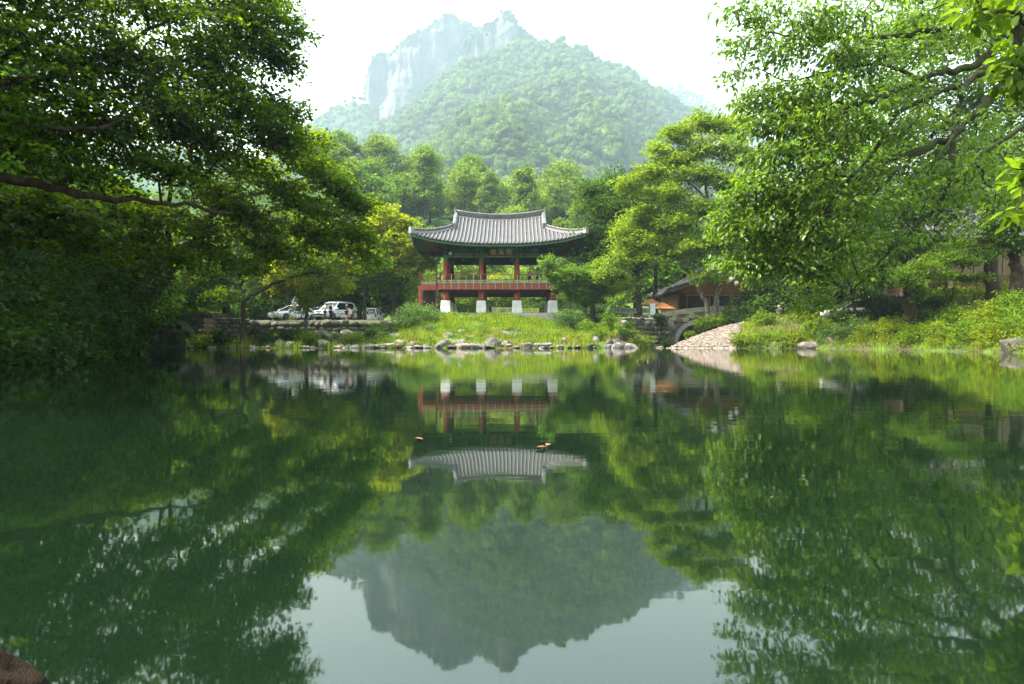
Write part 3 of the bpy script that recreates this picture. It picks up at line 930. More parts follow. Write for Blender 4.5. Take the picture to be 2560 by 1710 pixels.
tree('maple_tree', 'slim maple between the silver car and the white van', [
    ([b, at(912, 760, 66), at(914, 720, 66), at(905, 670, 66), at(900, 620, 66)], 0.17, 0.06),
    ([at(914, 725, 66), at(890, 690, 65.5), at(870, 670, 65)], 0.07, 0.03)],
    px_lobes([(900, 690, 65.5, 1.6, 1.6, 0.9, 40), (860, 660, 65.5, 1.6, 1.6, 0.9, 40), (930, 650, 66, 1.8, 1.8, 1.0, 46), (885, 610, 66, 2.0, 2.0, 1.2, 50), (950, 700, 66.5, 1.2, 1.4, 0.6, 26), (840, 715, 65, 0.9, 1.2, 0.4, 16)]),
    M_MAPLE, M_BARK, 106, per=44, leaf=0.2, wid=0.85, spray=0.75, flat=0.16, droop=0.4)
b = foot(566, 60)
tree('oak_tree', 'thick trunked tree at the end of the left terrace above the small bridge', [
    ([b, at(566, 740, 60), at(560, 690, 60), at(550, 620, 60), at(560, 520, 60)], 0.42, 0.12),
    ([at(560, 690, 60), at(500, 640, 60), at(450, 600, 60)], 0.14, 0.05)],
    px_lobes([(560, 690, 60, 3.2, 3, 1.2, 60), (470, 640, 60, 3.2, 3, 1.6, 66), (620, 620, 60, 3.2, 3, 1.6, 66), (550, 550, 60, 4, 3, 2, 70), (430, 720, 58, 2.4, 2.4, 1.0, 40), (520, 750, 59, 1.6, 1.6, 0.5, 22)]),
    M_DARKGREEN, M_BARK, 107, per=40, leaf=0.22, wid=0.8, spray=0.85, flat=0.2)
b = foot(722, 71)
tree('oak_tree', 'dark trunked tree beside the white notice board behind the sedan', [
    ([b, at(722, 740, 71), at(720, 680, 71), at(716, 600, 71)], 0.36, 0.12)],
    px_lobes([(720, 660, 71, 3.4, 3, 1.6, 70), (680, 600, 71, 3.4, 3, 1.8, 66), (780, 610, 71, 3.2, 3, 1.8, 66), (730, 540, 72, 4, 3, 2, 66)]),
    M_DARKGREEN, M_BARK, 108, per=36, leaf=0.26, wid=0.8, spray=0.95, flat=0.2)

# --- right of the pavilion -----------------------------------------------------------
b = foot(1423, 60)
tree('maple_tree', 'young maple in front of the right corner of the pavilion', [
    ([b, at(1424, 765, 60), at(1428, 740, 60), at(1438, 700, 60), at(1440, 665, 60)], 0.085, 0.03),
    ([at(1428, 745, 60), at(1400, 715, 59.5), at(1370, 690, 59), at(1350, 655, 58.6)], 0.05, 0.02),
    ([at(1430, 735, 60), at(1465, 715, 60), at(1500, 700, 60)], 0.05, 0.02)],
    px_lobes([(1366, 655, 58.6, 0.42, 0.6, 0.45, 18), (1386, 685, 58.8, 0.8, 1.0, 0.55, 40), (1408, 712, 59, 0.95, 1.0, 0.55, 50), (1430, 690, 59.4, 1.4, 1.4, 0.8, 72), (1470, 700, 59.6, 1.5, 1.4, 0.8, 76), (1510, 720, 60, 1.4, 1.4, 0.7, 62),
              (1455, 735, 59.4, 1.4, 1.3, 0.5, 56), (1475, 750, 60, 1.3, 1.2, 0.4, 36), (1540, 690, 60.5, 1.1, 1.3, 0.7, 46), (1500, 665, 60.5, 1.2, 1.3, 0.6, 46)]),
    M_MIDGREEN, M_BARK_PALE, 111, per=44, leaf=0.17, wid=0.85, spray=0.55, flat=0.18, droop=0.5)
b = foot(1483, 63)
tree('oak_tree', 'dark tree standing behind the young maple, its trunk in deep shade', [
    ([b, at(1483, 770, 63), at(1486, 720, 63), at(1492, 650, 63), at(1500, 560, 63)], 0.3, 0.08)],
    px_lobes([(1490, 640, 63, 2.0, 2, 1.2, 50), (1460, 590, 63.5, 1.7, 2, 1.2, 46), (1520, 580, 63.5, 2.2, 2, 1.3, 56), (1500, 520, 64, 2.4, 2.2, 1.4, 60), (1560, 530, 64.5, 2.2, 2.2, 1.4, 56), (1475, 480, 65, 1.2, 1.6, 1.0, 34), (1530, 460, 65.5, 2.2, 2, 1.2, 54), (1540, 700, 63, 1.5, 1.5, 0.5, 26)]),
    M_DARKGREEN, M_BARK, 112, per=44, leaf=0.22, wid=0.8, spray=0.8, flat=0.18)
b = foot(1597, 58)
tree('zelkova_tree', 'straight dark trunk at the top of the stone wall with a layered green crown', [
    ([b, at(1597, 750, 58), at(1596, 700, 58), at(1592, 650, 58), at(1600, 580, 58.3), at(1610, 510, 58.6)], 0.31, 0.08),
    ([at(1596, 690, 58), at(1560, 655, 57.6), at(1520, 640, 57.2)], 0.10, 0.03),
    ([at(1594, 680, 58), at(1640, 650, 57.8), at(1690, 640, 57.6)], 0.10, 0.03)],
    px_lobes([(1555, 650, 57.2, 1.7, 1.8, 0.55, 46), (1600, 652, 57, 1.4, 1.6, 0.5, 36), (1520, 680, 57.4, 1.2, 1.4, 0.4, 26), (1580, 605, 57.6, 1.9, 2, 0.6, 54), (1645, 605, 57.6, 1.8, 2, 0.55, 50), (1600, 555, 58.2, 2.0, 2, 0.7, 56), (1560, 580, 58, 1.4, 1.6, 0.5, 36),
              (1660, 570, 58.4, 1.8, 2, 0.7, 50), (1570, 710, 57.4, 1.2, 1.3, 0.35, 22)]),
    M_ZELK, M_BARK, 113, per=46, leaf=0.2, wid=0.7, spray=0.8, flat=0.11, droop=0.35)
b = foot(1783, 55.5)
tree('zelkova_tree', 'tall pale green tree with twin trunks in front of the arched bridge', [
    ([b, at(1790, 760, 55.5), at(1798, 710, 55.6), at(1800, 650, 55.8), at(1785, 560, 56), at(1765, 470, 56.3), at(1750, 380, 56.6), at(1745, 320, 57)], 0.29, 0.06),
    ([b + P3(-0.5, 0.15, 0), at(1768, 770, 55.7), at(1752, 735, 55.7), at(1735, 690, 55.8), at(1700, 640, 55.9), at(1670, 600, 56)], 0.25, 0.06),
    ([at(1790, 590, 56), at(1840, 530, 56.4), at(1880, 470, 57)], 0.13, 0.04),
    ([at(1770, 500, 56.3), at(1700, 440, 56.6), at(1640, 400, 57)], 0.12, 0.03),
    ([at(1790, 570, 56), at(1720, 520, 56), at(1650, 490, 56)], 0.10, 0.03)],
    px_lobes([(1760, 305, 57.2, 1.6, 1.8, 0.7, 50), (1700, 335, 57.2, 1.5, 1.8, 0.6, 46), (1830, 310, 57.5, 2.2, 2, 0.8, 60), (1785, 370, 56.6, 2.4, 2.2, 0.8, 72), (1690, 395, 57, 2.0, 2, 0.7, 60), (1640, 370, 57.4, 0.9, 1.2, 0.4, 22), (1880, 390, 57, 2.4, 2.2, 0.9, 70), (1625, 430, 57, 1.5, 1.7, 0.6, 44),
              (1740, 440, 56.4, 2.2, 2, 0.7, 64), (1830, 460, 56.4, 2.2, 2, 0.7, 64), (1660, 485, 56.6, 1.9, 2, 0.6, 54), (1570, 460, 57.4, 1.2, 1.4, 0.5, 30), (1760, 520, 56, 2.0, 2, 0.6, 56), (1880, 530, 57, 2.0, 2, 0.8, 50), (1690, 555, 56, 2.0, 2, 0.55, 52), (1790, 600, 55.6, 2.0, 1.8, 0.6, 52), (1610, 530, 57, 1.5, 1.6, 0.5, 36),
              (1735, 620, 55.6, 1.6, 1.8, 0.55, 42), (1765, 690, 55.3, 1.2, 1.3, 0.45, 28), (1860, 620, 56, 1.8, 1.8, 0.7, 44), (1900, 460, 57, 2.0, 2.0, 0.8, 50)]),
    M_ZELK, M_BARK_PALE, 114, per=50, leaf=0.2, wid=0.7, spray=0.78, flat=0.12, droop=0.35)
b = foot(1640, 72)
tree('oak_tree', 'dark green tree behind the straight trunk right of the pavilion roof', [
    ([b, at(1640, 700, 72), at(1640, 600, 72), at(1630, 500, 72)], 0.3, 0.1)],
    px_lobes([(1600, 470, 72, 3.2, 3, 1.8, 80), (1540, 500, 72, 2.6, 3, 1.6, 60), (1660, 520, 72, 3.4, 3, 2, 80), (1600, 560, 72, 3.4, 3, 2, 80), (1700, 600, 72, 3.4, 3, 2, 70), (1580, 640, 72, 3, 3, 1.6, 60), (1660, 430, 73, 2, 2, 1.2, 36)]),
    M_DARKGREEN, M_BARK, 115, per=40, leaf=0.25, wid=0.8, spray=0.95, flat=0.2)
b = foot(1940, 60)
tree('maple_tree', 'maple behind the lamp post on the right bank, fan of thin dark stems', [
    ([b, at(1935, 760, 60), at(1915, 700, 60), at(1895, 640, 60)], 0.14, 0.05),
    ([b + P3(0.3, 0, 0), at(1950, 750, 60), at(1960, 690, 60), at(1970, 620, 60)], 0.12, 0.05)],
    px_lobes([(1880, 660, 60, 1.8, 2, 1, 50), (1950, 640, 60, 2.0, 2, 1.2, 56), (2010, 660, 60, 1.8, 2, 1, 50), (1920, 590, 60.5, 2.2, 2, 1.3, 60), (2000, 580, 60.5, 2.2, 2, 1.3, 60), (1990, 730, 59, 1.6, 1.5, 0.5, 30), (1960, 500, 61, 2.6, 2.2, 1.6, 60)]),
    M_ZELK, M_BARK, 116, per=42, leaf=0.2, wid=0.8, spray=0.75, flat=0.16)

# --- right bank: a great tree reaching out over the water -------------------------------
b = Vector((21.6, 23.0, gz1(21.6, 23.0) - 0.2))
LIMBS = [
    ([b, b + P3(-0.2, 0, 2.5), b + P3(-0.5, -0.2, 5.0), at(2620, 260, 22.6), at(2560, 120, 22.4), at(2520, 16, 22.2), at(2480, -150, 22)], 0.52, 0.16),
    ([at(2640, 250, 22.5), at(2524, 192, 22), at(2479, 172, 21.6), at(2430, 196, 21.3), at(2401, 245, 21), at(2389, 319, 20.8), at(2330, 420, 20.5)], 0.19, 0.04),
    ([at(2640, 300, 22.6), at(2524, 217, 22), at(2450, 274, 21.6), at(2377, 343, 21.2), at(2328, 368, 21), at(2250, 420, 20.8), at(2190, 490, 20.6)], 0.20, 0.04),
    ([at(2512, 61, 22.2), at(2479, 123, 22), at(2438, 164, 21.8), at(2377, 176, 21.5), at(2295, 200, 21.2), at(2213, 241, 21), at(2148, 262, 20.8), at(2040, 270, 20.8), at(1930, 300, 21)], 0.17, 0.02),
    ([at(2401, 215, 21.5), at(2369, 221, 21.4), at(2254, 278, 21), at(2205, 347, 20.8), at(2164, 409, 20.6), at(2100, 470, 20.5)], 0.12, 0.03),
    ([at(2328, 368, 21), at(2230, 400, 20.8), at(2135, 441, 20.6), at(2082, 490, 20.5), at(2062, 543, 20.5), at(2000, 600, 20.6), at(1942, 625, 20.8)], 0.11, 0.02),
    ([at(2520, 16, 22.2), at(2400, 60, 21.8), at(2250, 90, 21.4), at(2100, 100, 21.2), at(1960, 90, 21.3), at(1850, 60, 21.5)], 0.13, 0.015),
    ([at(2377, 343, 21.2), at(2380, 430, 21), at(2340, 520, 21), at(2250, 600, 21), at(2180, 680, 21), at(2110, 740, 21)], 0.11, 0.02),
    ([at(2620, 260, 22.6), at(2540, 330, 22.2), at(2440, 400, 22), at(2400, 480, 22)], 0.12, 0.03),
    ([at(2300, 200, 21.2), at(2200, 160, 21), at(2080, 180, 21), at(1960, 200, 21.2), at(1860, 150, 21.4)], 0.07, 0.012)]
LB = [(2480, 20, 21.8, 1.2, 1.8, 0.9, 50), (2330, 30, 21.4, 1.5, 2, 0.9, 66), (2170, 40, 21.2, 1.4, 1.9, 0.8, 64), (2040, 60, 21.2, 1.2, 1.7, 0.8, 56), (1930, 40, 21.4, 0.9, 1.4, 0.6, 38), (1845, 35, 21.6, 0.6, 0.9, 0.3, 17), (1860, 110, 21.4, 0.7, 0.9, 0.35, 20),
      (1960, 130, 21.2, 1.1, 1.6, 0.6, 44), (2090, 150, 21, 1.3, 1.8, 0.7, 56), (2230, 150, 21.2, 1.4, 1.8, 0.7, 52), (1850, 185, 21.4, 0.5, 0.7, 0.25, 12), (1925, 235, 21.2, 1.0, 1.4, 0.5, 36), (1855, 250, 21.2, 0.6, 0.9, 0.35, 20), (2040, 230, 20.9, 1.3, 1.7, 0.6, 52), (2170, 240, 20.9, 1.3, 1.7, 0.6, 48),
      (1900, 310, 21, 0.9, 1.3, 0.5, 36), (2010, 310, 20.8, 1.2, 1.6, 0.6, 50), (2120, 330, 20.6, 1.2, 1.6, 0.6, 46), (2260, 330, 20.8, 1.2, 1.6, 0.6, 36), (1930, 385, 20.8, 0.9, 1.3, 0.5, 36), (2040, 400, 20.5, 1.2, 1.6, 0.6, 48), (2160, 430, 20.5, 1.2, 1.6, 0.6, 44),
      (1880, 470, 20.8, 0.9, 1.3, 0.5, 38), (1980, 480, 20.6, 1.1, 1.5, 0.6, 48), (2090, 510, 20.5, 1.2, 1.5, 0.6, 46), (2200, 510, 20.6, 1.2, 1.5, 0.5, 36), (1830, 540, 21, 0.6, 1.0, 0.4, 24), (1900, 560, 20.8, 1.0, 1.3, 0.5, 42), (2000, 580, 20.6, 1.1, 1.4, 0.5, 46), (2110, 600, 20.7, 1.2, 1.4, 0.5, 42),
      (1870, 640, 20.9, 0.8, 1.1, 0.4, 30), (1960, 650, 20.8, 1.0, 1.3, 0.4, 40), (2060, 670, 20.8, 1.0, 1.3, 0.4, 36), (2150, 690, 20.9, 0.9, 1.2, 0.35, 26), (2060, 750, 21, 0.7, 1.0, 0.35, 18), (2270, 590, 20.9, 1.2, 1.4, 0.5, 34), (2350, 500, 21.3, 1.2, 1.5, 0.6, 34), (2330, 430, 21, 1.1, 1.4, 0.5, 28),
      (2420, 320, 21.6, 1.1, 1.5, 0.6, 30), (2440, 90, 21.8, 1.3, 1.6, 0.6, 36), (2300, 240, 21, 1.2, 1.6, 0.5, 26), (2480, 420, 22, 1.3, 1.6, 0.8, 34), (2560, 500, 22.5, 1.5, 1.8, 1.0, 36), (2640, 350, 23, 2, 2, 1.6, 40), (2620, 40, 22.5, 1.8, 2, 1.4, 40)]
tree('cherry_tree', 'great mossy tree on the right bank, its limbs hanging far out over the water', LIMBS, px_lobes([(a, b_, c, d, e, f, n * ((0.55 if b_ < 330 else 0.95) if a < 2000 else (0.75 if a < 2150 else 0.45))) for a, b_, c, d, e, f, n in LB], 1.0),
     M_CHERRY, M_BARK_MOSS, 121, per=30, leaf=0.165, wid=0.48, kind='oval', spray=0.55, flat=0.22, droop=0.5, jit=0.5, hang=0.55, tip=0.009, tilt=-0.30, thin=0.6, spread_dir=(-0.5, -0.1, -0.3))

# a broad-leaved branch nearer to the viewer at the upper right
b = Vector((20.3, 13.0, gz1(20.3, 13.0) - 0.2))
tree('oak_tree', 'broad leaved tree reaching in at the upper right corner with big yellow green leaves', [
    ([b, b + P3(-0.3, 0, 3), b + P3(-0.8, -0.2, 5.5), b + P3(-2, -0.3, 7.5), b + P3(-3.5, -0.4, 10)], 0.34, 0.1),
    ([b + P3(-0.8, -0.2, 5.5), b + P3(-4, -0.3, 6.6), at(2640, 60, 12.6), at(2540, 30, 12.3), at(2440, 25, 12)], 0.13, 0.02),
    ([b + P3(-0.8, -0.2, 5.0), b + P3(-4, -0.2, 5.5), at(2660, 150, 12.6), at(2560, 150, 12.4)], 0.12, 0.02),
    ([b + P3(-0.6, -0.2, 4.0), at(2700, 420, 12.8), at(2600, 440, 12.6), at(2540, 420, 12.5)], 0.10, 0.02)],
    px_lobes([(2430, 12, 12, 0.4, 0.5, 0.12, 4), (2480, 30, 12.2, 0.4, 0.6, 0.14, 5), (2535, 20, 12.3, 0.4, 0.6, 0.18, 6), (2550, 110, 12.4, 0.3, 0.5, 0.3, 6), (2560, 160, 12.4, 0.35, 0.5, 0.25, 7), (2545, 195, 12.4, 0.3, 0.4, 0.2, 6), (2640, 100, 12.6, 0.8, 0.8, 0.6, 18), (2640, 200, 12.8, 0.7, 0.8, 0.5, 14),
              (2556, 425, 12.6, 0.25, 0.4, 0.16, 4), (2566, 520, 12.6, 0.25, 0.4, 0.16, 4), (2650, 450, 12.8, 0.7, 0.8, 0.5, 12), (2720, -60, 12.8, 1.2, 1.2, 0.8, 20)]),
    M_OAK, M_BARK_MOSS, 122, per=8, leaf=0.27, wid=0.5, kind='oval', spray=0.32, flat=0.25, droop=0.5, hang=0.4, tip=0.009, ground_clear=False)

# taller trees filling in behind the hanging limbs
b = foot(2480, 39)
tree('zelkova_tree', 'tall light green tree filling the background behind the great mossy limbs', [
    ([b, at(2478, 600, 39), at(2470, 420, 39), at(2450, 240, 39), at(2440, 60, 39)], 0.42, 0.1),
    ([at(2470, 420, 39), at(2380, 320, 39), at(2280, 250, 39)], 0.16, 0.05), ([at(2465, 380, 39), at(2550, 280, 39), at(2640, 200, 39)], 0.16, 0.05)],
    px_lobes([(2440, 60, 39, 3.0, 2.6, 1.6, 80), (2320, 110, 39, 2.8, 2.6, 1.5, 76), (2560, 120, 39, 3.0, 2.6, 1.6, 70), (2240, 220, 38.6, 2.4, 2.4, 1.3, 66), (2380, 230, 39, 2.8, 2.4, 1.4, 76), (2520, 260, 39, 2.8, 2.4, 1.4, 70), (2300, 330, 38.6, 2.6, 2.4, 1.3, 70), (2430, 360, 38.6, 2.8, 2.4, 1.3, 70), (2220, 400, 38.6, 2.2, 2.2, 1.1, 56), (2350, 440, 38.6, 2.6, 2.2, 1.1, 60), (2560, 400, 39, 2.6, 2.4, 1.4, 56), (2470, 480, 38.6, 2.4, 2.2, 1.0, 50), (2640, 280, 39, 3, 3, 2, 50), (2330, -10, 39, 3.0, 2.6, 1.4, 60), (2480, -50, 39, 3.0, 2.6, 1.4, 60), (2590, 20, 39, 2.8, 2.6, 1.6, 50), (2230, 100, 39, 2.0, 2.2, 1.1, 40)]),
    M_MIDGREEN, M_BARK, 127, per=44, leaf=0.19, wid=0.7, spray=0.8, flat=0.16)
b = foot(2150, 48)
tree('zelkova_tree', 'light green tree glimpsed between the hanging branches above the grey car', [
    ([b, at(2150, 620, 48), at(2140, 480, 48), at(2130, 330, 48)], 0.34, 0.08), ([at(2145, 520, 48), at(2060, 440, 48), at(2000, 400, 48)], 0.12, 0.04)],
    px_lobes([(2130, 300, 48, 2.8, 2.6, 1.4, 66), (2040, 360, 48, 2.8, 2.6, 1.4, 66), (2200, 380, 48, 2.8, 2.6, 1.4, 60), (2110, 440, 48, 3.0, 2.6, 1.4, 66), (2010, 480, 48, 2.6, 2.4, 1.3, 56), (2180, 520, 48, 2.6, 2.4, 1.2, 50), (2080, 550, 48, 2.8, 2.4, 1.1, 52), (1990, 270, 49, 2.2, 2.2, 1.1, 44)]),
    M_ZELK, M_BARK, 128, per=42, leaf=0.21, wid=0.7, spray=0.85, flat=0.16)

# layered small trees on the right slope
b = foot(2372, 37)
tree('dogwood_tree', 'small dogwood in flat leafy tiers on the shaded right slope', [
    ([b, at(2366, 740, 37), at(2350, 715, 37), at(2330, 690, 37)], 0.06, 0.02), ([b + P3(0.1, 0, 0), at(2382, 735, 37), at(2392, 705, 37), at(2410, 670, 37)], 0.05, 0.02)],
    px_lobes([(2300, 665, 36.6, 1.1, 1.2, 0.22, 34), (2360, 640, 36.8, 1.2, 1.2, 0.22, 36), (2420, 655, 37.0, 1.0, 1.2, 0.22, 30), (2290, 710, 36.4, 0.9, 1.0, 0.2, 26), (2350, 690, 36.6, 1.1, 1.1, 0.2, 32), (2420, 695, 36.8, 0.9, 1.0, 0.18, 24), (2460, 630, 37.2, 0.9, 1.0, 0.2, 22), (2320, 735, 36.4, 0.7, 0.8, 0.15, 14), (2390, 610, 37.0, 1.0, 1.1, 0.2, 26), (2270, 685, 36.4, 0.8, 0.9, 0.18, 20)]),
    M_MIDGREEN, M_BARK, 123, per=34, leaf=0.13, wid=0.62, spray=0.42, flat=0.12, droop=0.2, hang=0.15)
b = foot(2275, 40)
tree('oak_tree', 'black trunk with a dense low crown in the middle of the right slope', [
    ([b, at(2272, 740, 40), at(2262, 690, 40), at(2255, 620, 40), at(2250, 540, 40)], 0.42, 0.1)],
    px_lobes([(2230, 620, 40, 2.2, 2, 0.9, 44), (2300, 600, 40, 2, 2, 0.9, 40), (2180, 660, 39.5, 1.6, 1.6, 0.6, 30), (2250, 540, 40, 2.6, 2.2, 1.2, 50), (2160, 560, 40, 2.2, 2, 1, 40), (2330, 540, 40, 2, 2, 1, 36), (2250, 470, 40.5, 2.8, 2.2, 1.2, 50), (2220, 700, 39.4, 1.2, 1.2, 0.4, 20)]),
    M_DARKGREEN, M_BARK, 124, per=40, leaf=0.18, wid=0.65, spray=0.7, flat=0.18)
b = foot(2545, 34)
tree('oak_tree', 'stout dark trunk at the right edge beside the tiled building', [
    ([b, at(2540, 690, 34), at(2536, 640, 34), at(2545, 560, 34), at(2560, 470, 34)], 0.36, 0.12)],
    px_lobes([(2520, 610, 33.6, 1.4, 1.6, 0.5, 28), (2470, 560, 33.8, 1.6, 1.6, 0.7, 36), (2560, 560, 34, 1.8, 1.8, 0.9, 40), (2500, 470, 34, 2.4, 2.2, 1.3, 50), (2600, 440, 34, 2.4, 2.2, 1.4, 50), (2480, 380, 34.5, 2.4, 2.2, 1.2, 44)]),
    M_DARKGREEN, M_BARK, 125, per=40, leaf=0.16, wid=0.65, spray=0.6, flat=0.18)
b = foot(2140, 44)
tree('maple_tree', 'small tree with a thin curved stem leaning over the road on the right', [
    ([b, at(2132, 740, 44), at(2120, 700, 44), at(2105, 650, 44)], 0.13, 0.05)],
    px_lobes([(2110, 650, 44, 2, 1.8, 0.7, 40), (2050, 640, 44, 1.8, 1.8, 0.7, 36), (2160, 620, 44, 2, 1.8, 0.8, 40), (2080, 580, 44.5, 2.4, 2, 1, 46), (2170, 690, 43.4, 1.3, 1.3, 0.4, 22), (2030, 700, 43.6, 1.2, 1.2, 0.4, 20)]),
    M_ZELK, M_BARK, 126, per=40, leaf=0.17, wid=0.75, spray=0.65, flat=0.16)

# --- kinds for the woods behind ------------------------------------------------------
def proto(name, seed, h, w, leafm, bark, n_lobes, per=30, leaf=0.4, lobe_n=16, low=0.25, spire=False):
    rng = np.random.default_rng(seed)
    base = np.array((0.0, 0.0, 0.0))
    lob = []
    for k in range(n_lobes):
        f = (k + 0.5) / n_lobes
        zz = h * (low + (1 - low) * f * 0.93)
        env = math.sin(math.pi * min(1, 0.18 + 0.80 * f)) ** 0.7 if not spire else (1.05 - 0.85 * f)
        rr = w * env * (0.30 + 0.55 * rng.random())
        ph = k * 2.4 + rng.uniform(-0.4, 0.4)
        s = w * (0.34 + 0.16 * rng.random()) * (0.7 + 0.3 * env)
        lob.append((Vector((rr * math.cos(ph), rr * math.sin(ph), zz)), (s, s, s * 0.55), lobe_n))
    paths = [([Vector((0, 0, 0)), Vector((0.1, 0, h * 0.3)), Vector((-0.1, 0.1, h * 0.6)), Vector((0, 0, h * 0.9))], 0.024 * h, 0.006 * h)]
    mt, mc = tree_meshes(seed, base, paths, lob, per=per, leaf=leaf, wid=0.75, spray=0.17 * w + 0.25, flat=0.25, jit=0.6, ground_clear=False, twig_sides=3, tip=0.012)
    if not mt.materials: mt.materials.append(bark)
    if not mc.materials: mc.materials.append(leafm)
    STATS[name] = len(mc.polygons)
    return name, mt, mc
PROTOS = [
    proto('oak_tree', 201, 11.5, 5.6, M_MIDGREEN, M_BARK, 18, low=0.2),
    proto('oak_tree', 202, 12.0, 5.2, M_DARKGREEN, M_BARK, 18, low=0.2),
    proto('ginkgo_tree', 203, 15.0, 3.6, M_GINKGO, M_BARK, 18, leaf=0.36, spire=True),
    proto('maple_tree', 204, 9.0, 4.4, M_ZELK, M_BARK, 14, leaf=0.34),
    proto('maple_tree', 205, 10.0, 4.2, M_MAPLE_Y, M_BARK, 14, leaf=0.34),
    proto('understorey_shrub', 206, 4.2, 3.2, M_DARKGREEN, M_BARK, 12, leaf=0.26, low=0.06),
    proto('oak_tree', 207, 11.5, 5.8, M_FARGREEN, M_BARK, 18, low=0.18),
]
LABELS = {0: 'rounded mid green tree on the wooded slope behind the terrace',
          1: 'deep green tree on the wooded slope behind the terrace',
          2: 'tapering grey green tree rising behind the pavilion roof',
          3: 'pale green low tree at the back of the terrace',
          4: 'yellow green low tree at the back of the terrace'}
GROUPS = {0: 'mid green trees behind the terrace', 1: 'deep green trees behind the terrace', 2: 'tapering trees behind the pavilion',
          3: 'pale trees at the back of the terrace', 4: 'yellow green trees at the back of the terrace'}
def plant(k, x, y, s, rz, z=None, label=None):
    name, mt, mc = PROTOS[k]
    if z is None:
        z = max(gz1(x, y), 0) if y < 92 else float(hills_at(np.array([x / y]), np.array([y]))[0])
    t = thing(name, label or LABELS[k], 'tree', (x, y, z - 0.3), rz, None if label else GROUPS[k], s)
    link('trunk', mt, t); link('crown', mc, t)
    return t
rngp = np.random.default_rng(77)
ORD = 'first second third fourth fifth sixth seventh eighth ninth tenth eleventh twelfth thirteenth fourteenth fifteenth sixteenth seventeenth eighteenth nineteenth'.split()
# rows of trees from the terrace up the low slope
KN = ['mid green rounded', 'deep green', 'grey green tapering', 'pale green', 'yellow green', 'dark low', 'soft green rounded']
def row(n, px0, px1, d0, d1, kinds, s0, s1, jitter=0.5, where='on the wooded slope'):
    for q in range(n):
        px = px0 + (px1 - px0) * (q + 0.5 + rngp.uniform(-jitter, jitter)) / n
        d = rngp.uniform(d0, d1)
        k = int(rngp.choice(kinds))
        o = plant(k, (px - 1280) * d / F, d, rngp.uniform(s0, s1), rngp.uniform(0, 6.28), label='%s %s, %s from left %s' % (KN[k], 'shrub' if k == 5 else 'tree', ORD[q], where))
        o['group'] = 'trees ' + where
row(9, 330, 1010, 76, 84, [0, 1, 0, 3], 0.85, 1.05, where='in the row behind the cars')
row(6, 1060, 1420, 84, 92, [3, 4, 3], 0.55, 0.75, where='close behind the pavilion')
row(8, 850, 1500, 100, 112, [6, 3, 6, 0], 0.75, 0.95, where='in first slope row behind pavilion')
row(9, 820, 1560, 124, 140, [6, 2, 6, 3], 0.9, 1.1, where='in second slope row behind pavilion')
row(11, 800, 1620, 150, 172, [6, 0, 6, 2, 3], 0.95, 1.25, where='in third slope row behind pavilion')
row(13, 780, 1680, 180, 212, [6, 0, 3, 6], 1.0, 1.35, where='in top slope row behind pavilion')
row(9, 850, 1560, 113, 122, [6, 3, 0], 0.75, 0.95, where='in filler row behind pavilion')
row(11, 820, 1640, 173, 180, [6, 0, 3], 0.95, 1.2, where='in upper filler row behind pavilion')
row(7, 1500, 2250, 80, 92, [0, 1, 3], 0.95, 1.2, where='in back row behind arched bridge')
row(3, 1920, 2200, 66, 74, [3, 1, 0], 0.7, 0.9, where='in nearer row behind arched bridge')
row(7, 2050, 2750, 52, 66, [0, 1], 0.8, 1.1, where='in wood behind right bank')
row(6, -150, 420, 52, 66, [0, 1], 0.9, 1.15, where='in wood beyond small left bridge')
row(5, -200, 330, 36, 46, [0, 1], 0.8, 1.0, where='in wood behind left thicket')
row(10, 330, 890, 70.5, 75, [5], 0.7, 1.1, where='in undergrowth behind the cars')
row(9, 1040, 1560, 80, 90, [5, 5, 5], 0.6, 0.9, where='in undergrowth behind the pavilion')
row(8, 1850, 2560, 54, 60, [5], 0.7, 1.0, where='in undergrowth of the right bank')
plant(2, at(1405, 500, 105).x, 105, 1.02, 0.4, label='tall tapering tree just right of the pavilion ridge')
plant(2, at(1050, 500, 118).x, 118, 0.95, 1.4, label='tapering tree just left of the pavilion ridge')
plant(2, at(880, 430, 150).x, 150, 1.25, 2.4, label='tapering tree above the yellow green maple')
# trees added along the left bank, mostly unseen, to keep it in shade
for k, (x, y, s) in enumerate([(-25.5, 24, 1.4), (-28, 32, 1.3), (-18.5, 11.0, 1.35), (-24.5, 16, 1.75), (-25, 3, 1.4), (-34, 8, 1.5), (-37, 27, 1.3), (-15, 5.5, 1.2)]):
    o = plant(1 if k % 2 else 0, x, y, s, k * 1.3, label='%s tall tree added to shade the left bank' % ORD[k]); o['group'] = 'trees added to shade the left bank'
print('LEAF POLYS', sum(STATS.values()), STATS)

# ================================================================== the pavilion
M_RED = mat('red_painted_wood', (0.30, 0.060, 0.042), 0.65, 0.42, 1.6, spec=0.3)
M_RED_DARK = mat('dark_red_wood', (0.105, 0.030, 0.024), 0.7, 0.3, 2.5, spec=0.2)
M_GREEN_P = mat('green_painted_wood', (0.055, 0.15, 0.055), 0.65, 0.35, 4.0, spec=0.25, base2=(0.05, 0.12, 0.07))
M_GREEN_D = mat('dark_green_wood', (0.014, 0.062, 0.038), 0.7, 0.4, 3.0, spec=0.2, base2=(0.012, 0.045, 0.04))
M_PALE_GREEN = mat('pale_green_panel', (0.27, 0.40, 0.19), 0.7, 0.2, 6.0, spec=0.2)
M_CREAM = mat('cream_carving', (0.40, 0.38, 0.27), 0.7, 0.5, 14.0, spec=0.2, base2=(0.15, 0.22, 0.12), detail=2)
M_BASE = mat('white_granite', (0.62, 0.61, 0.575), 0.85, 0.22, 1.8, spec=0.25, bump=0.15, bscale=30)
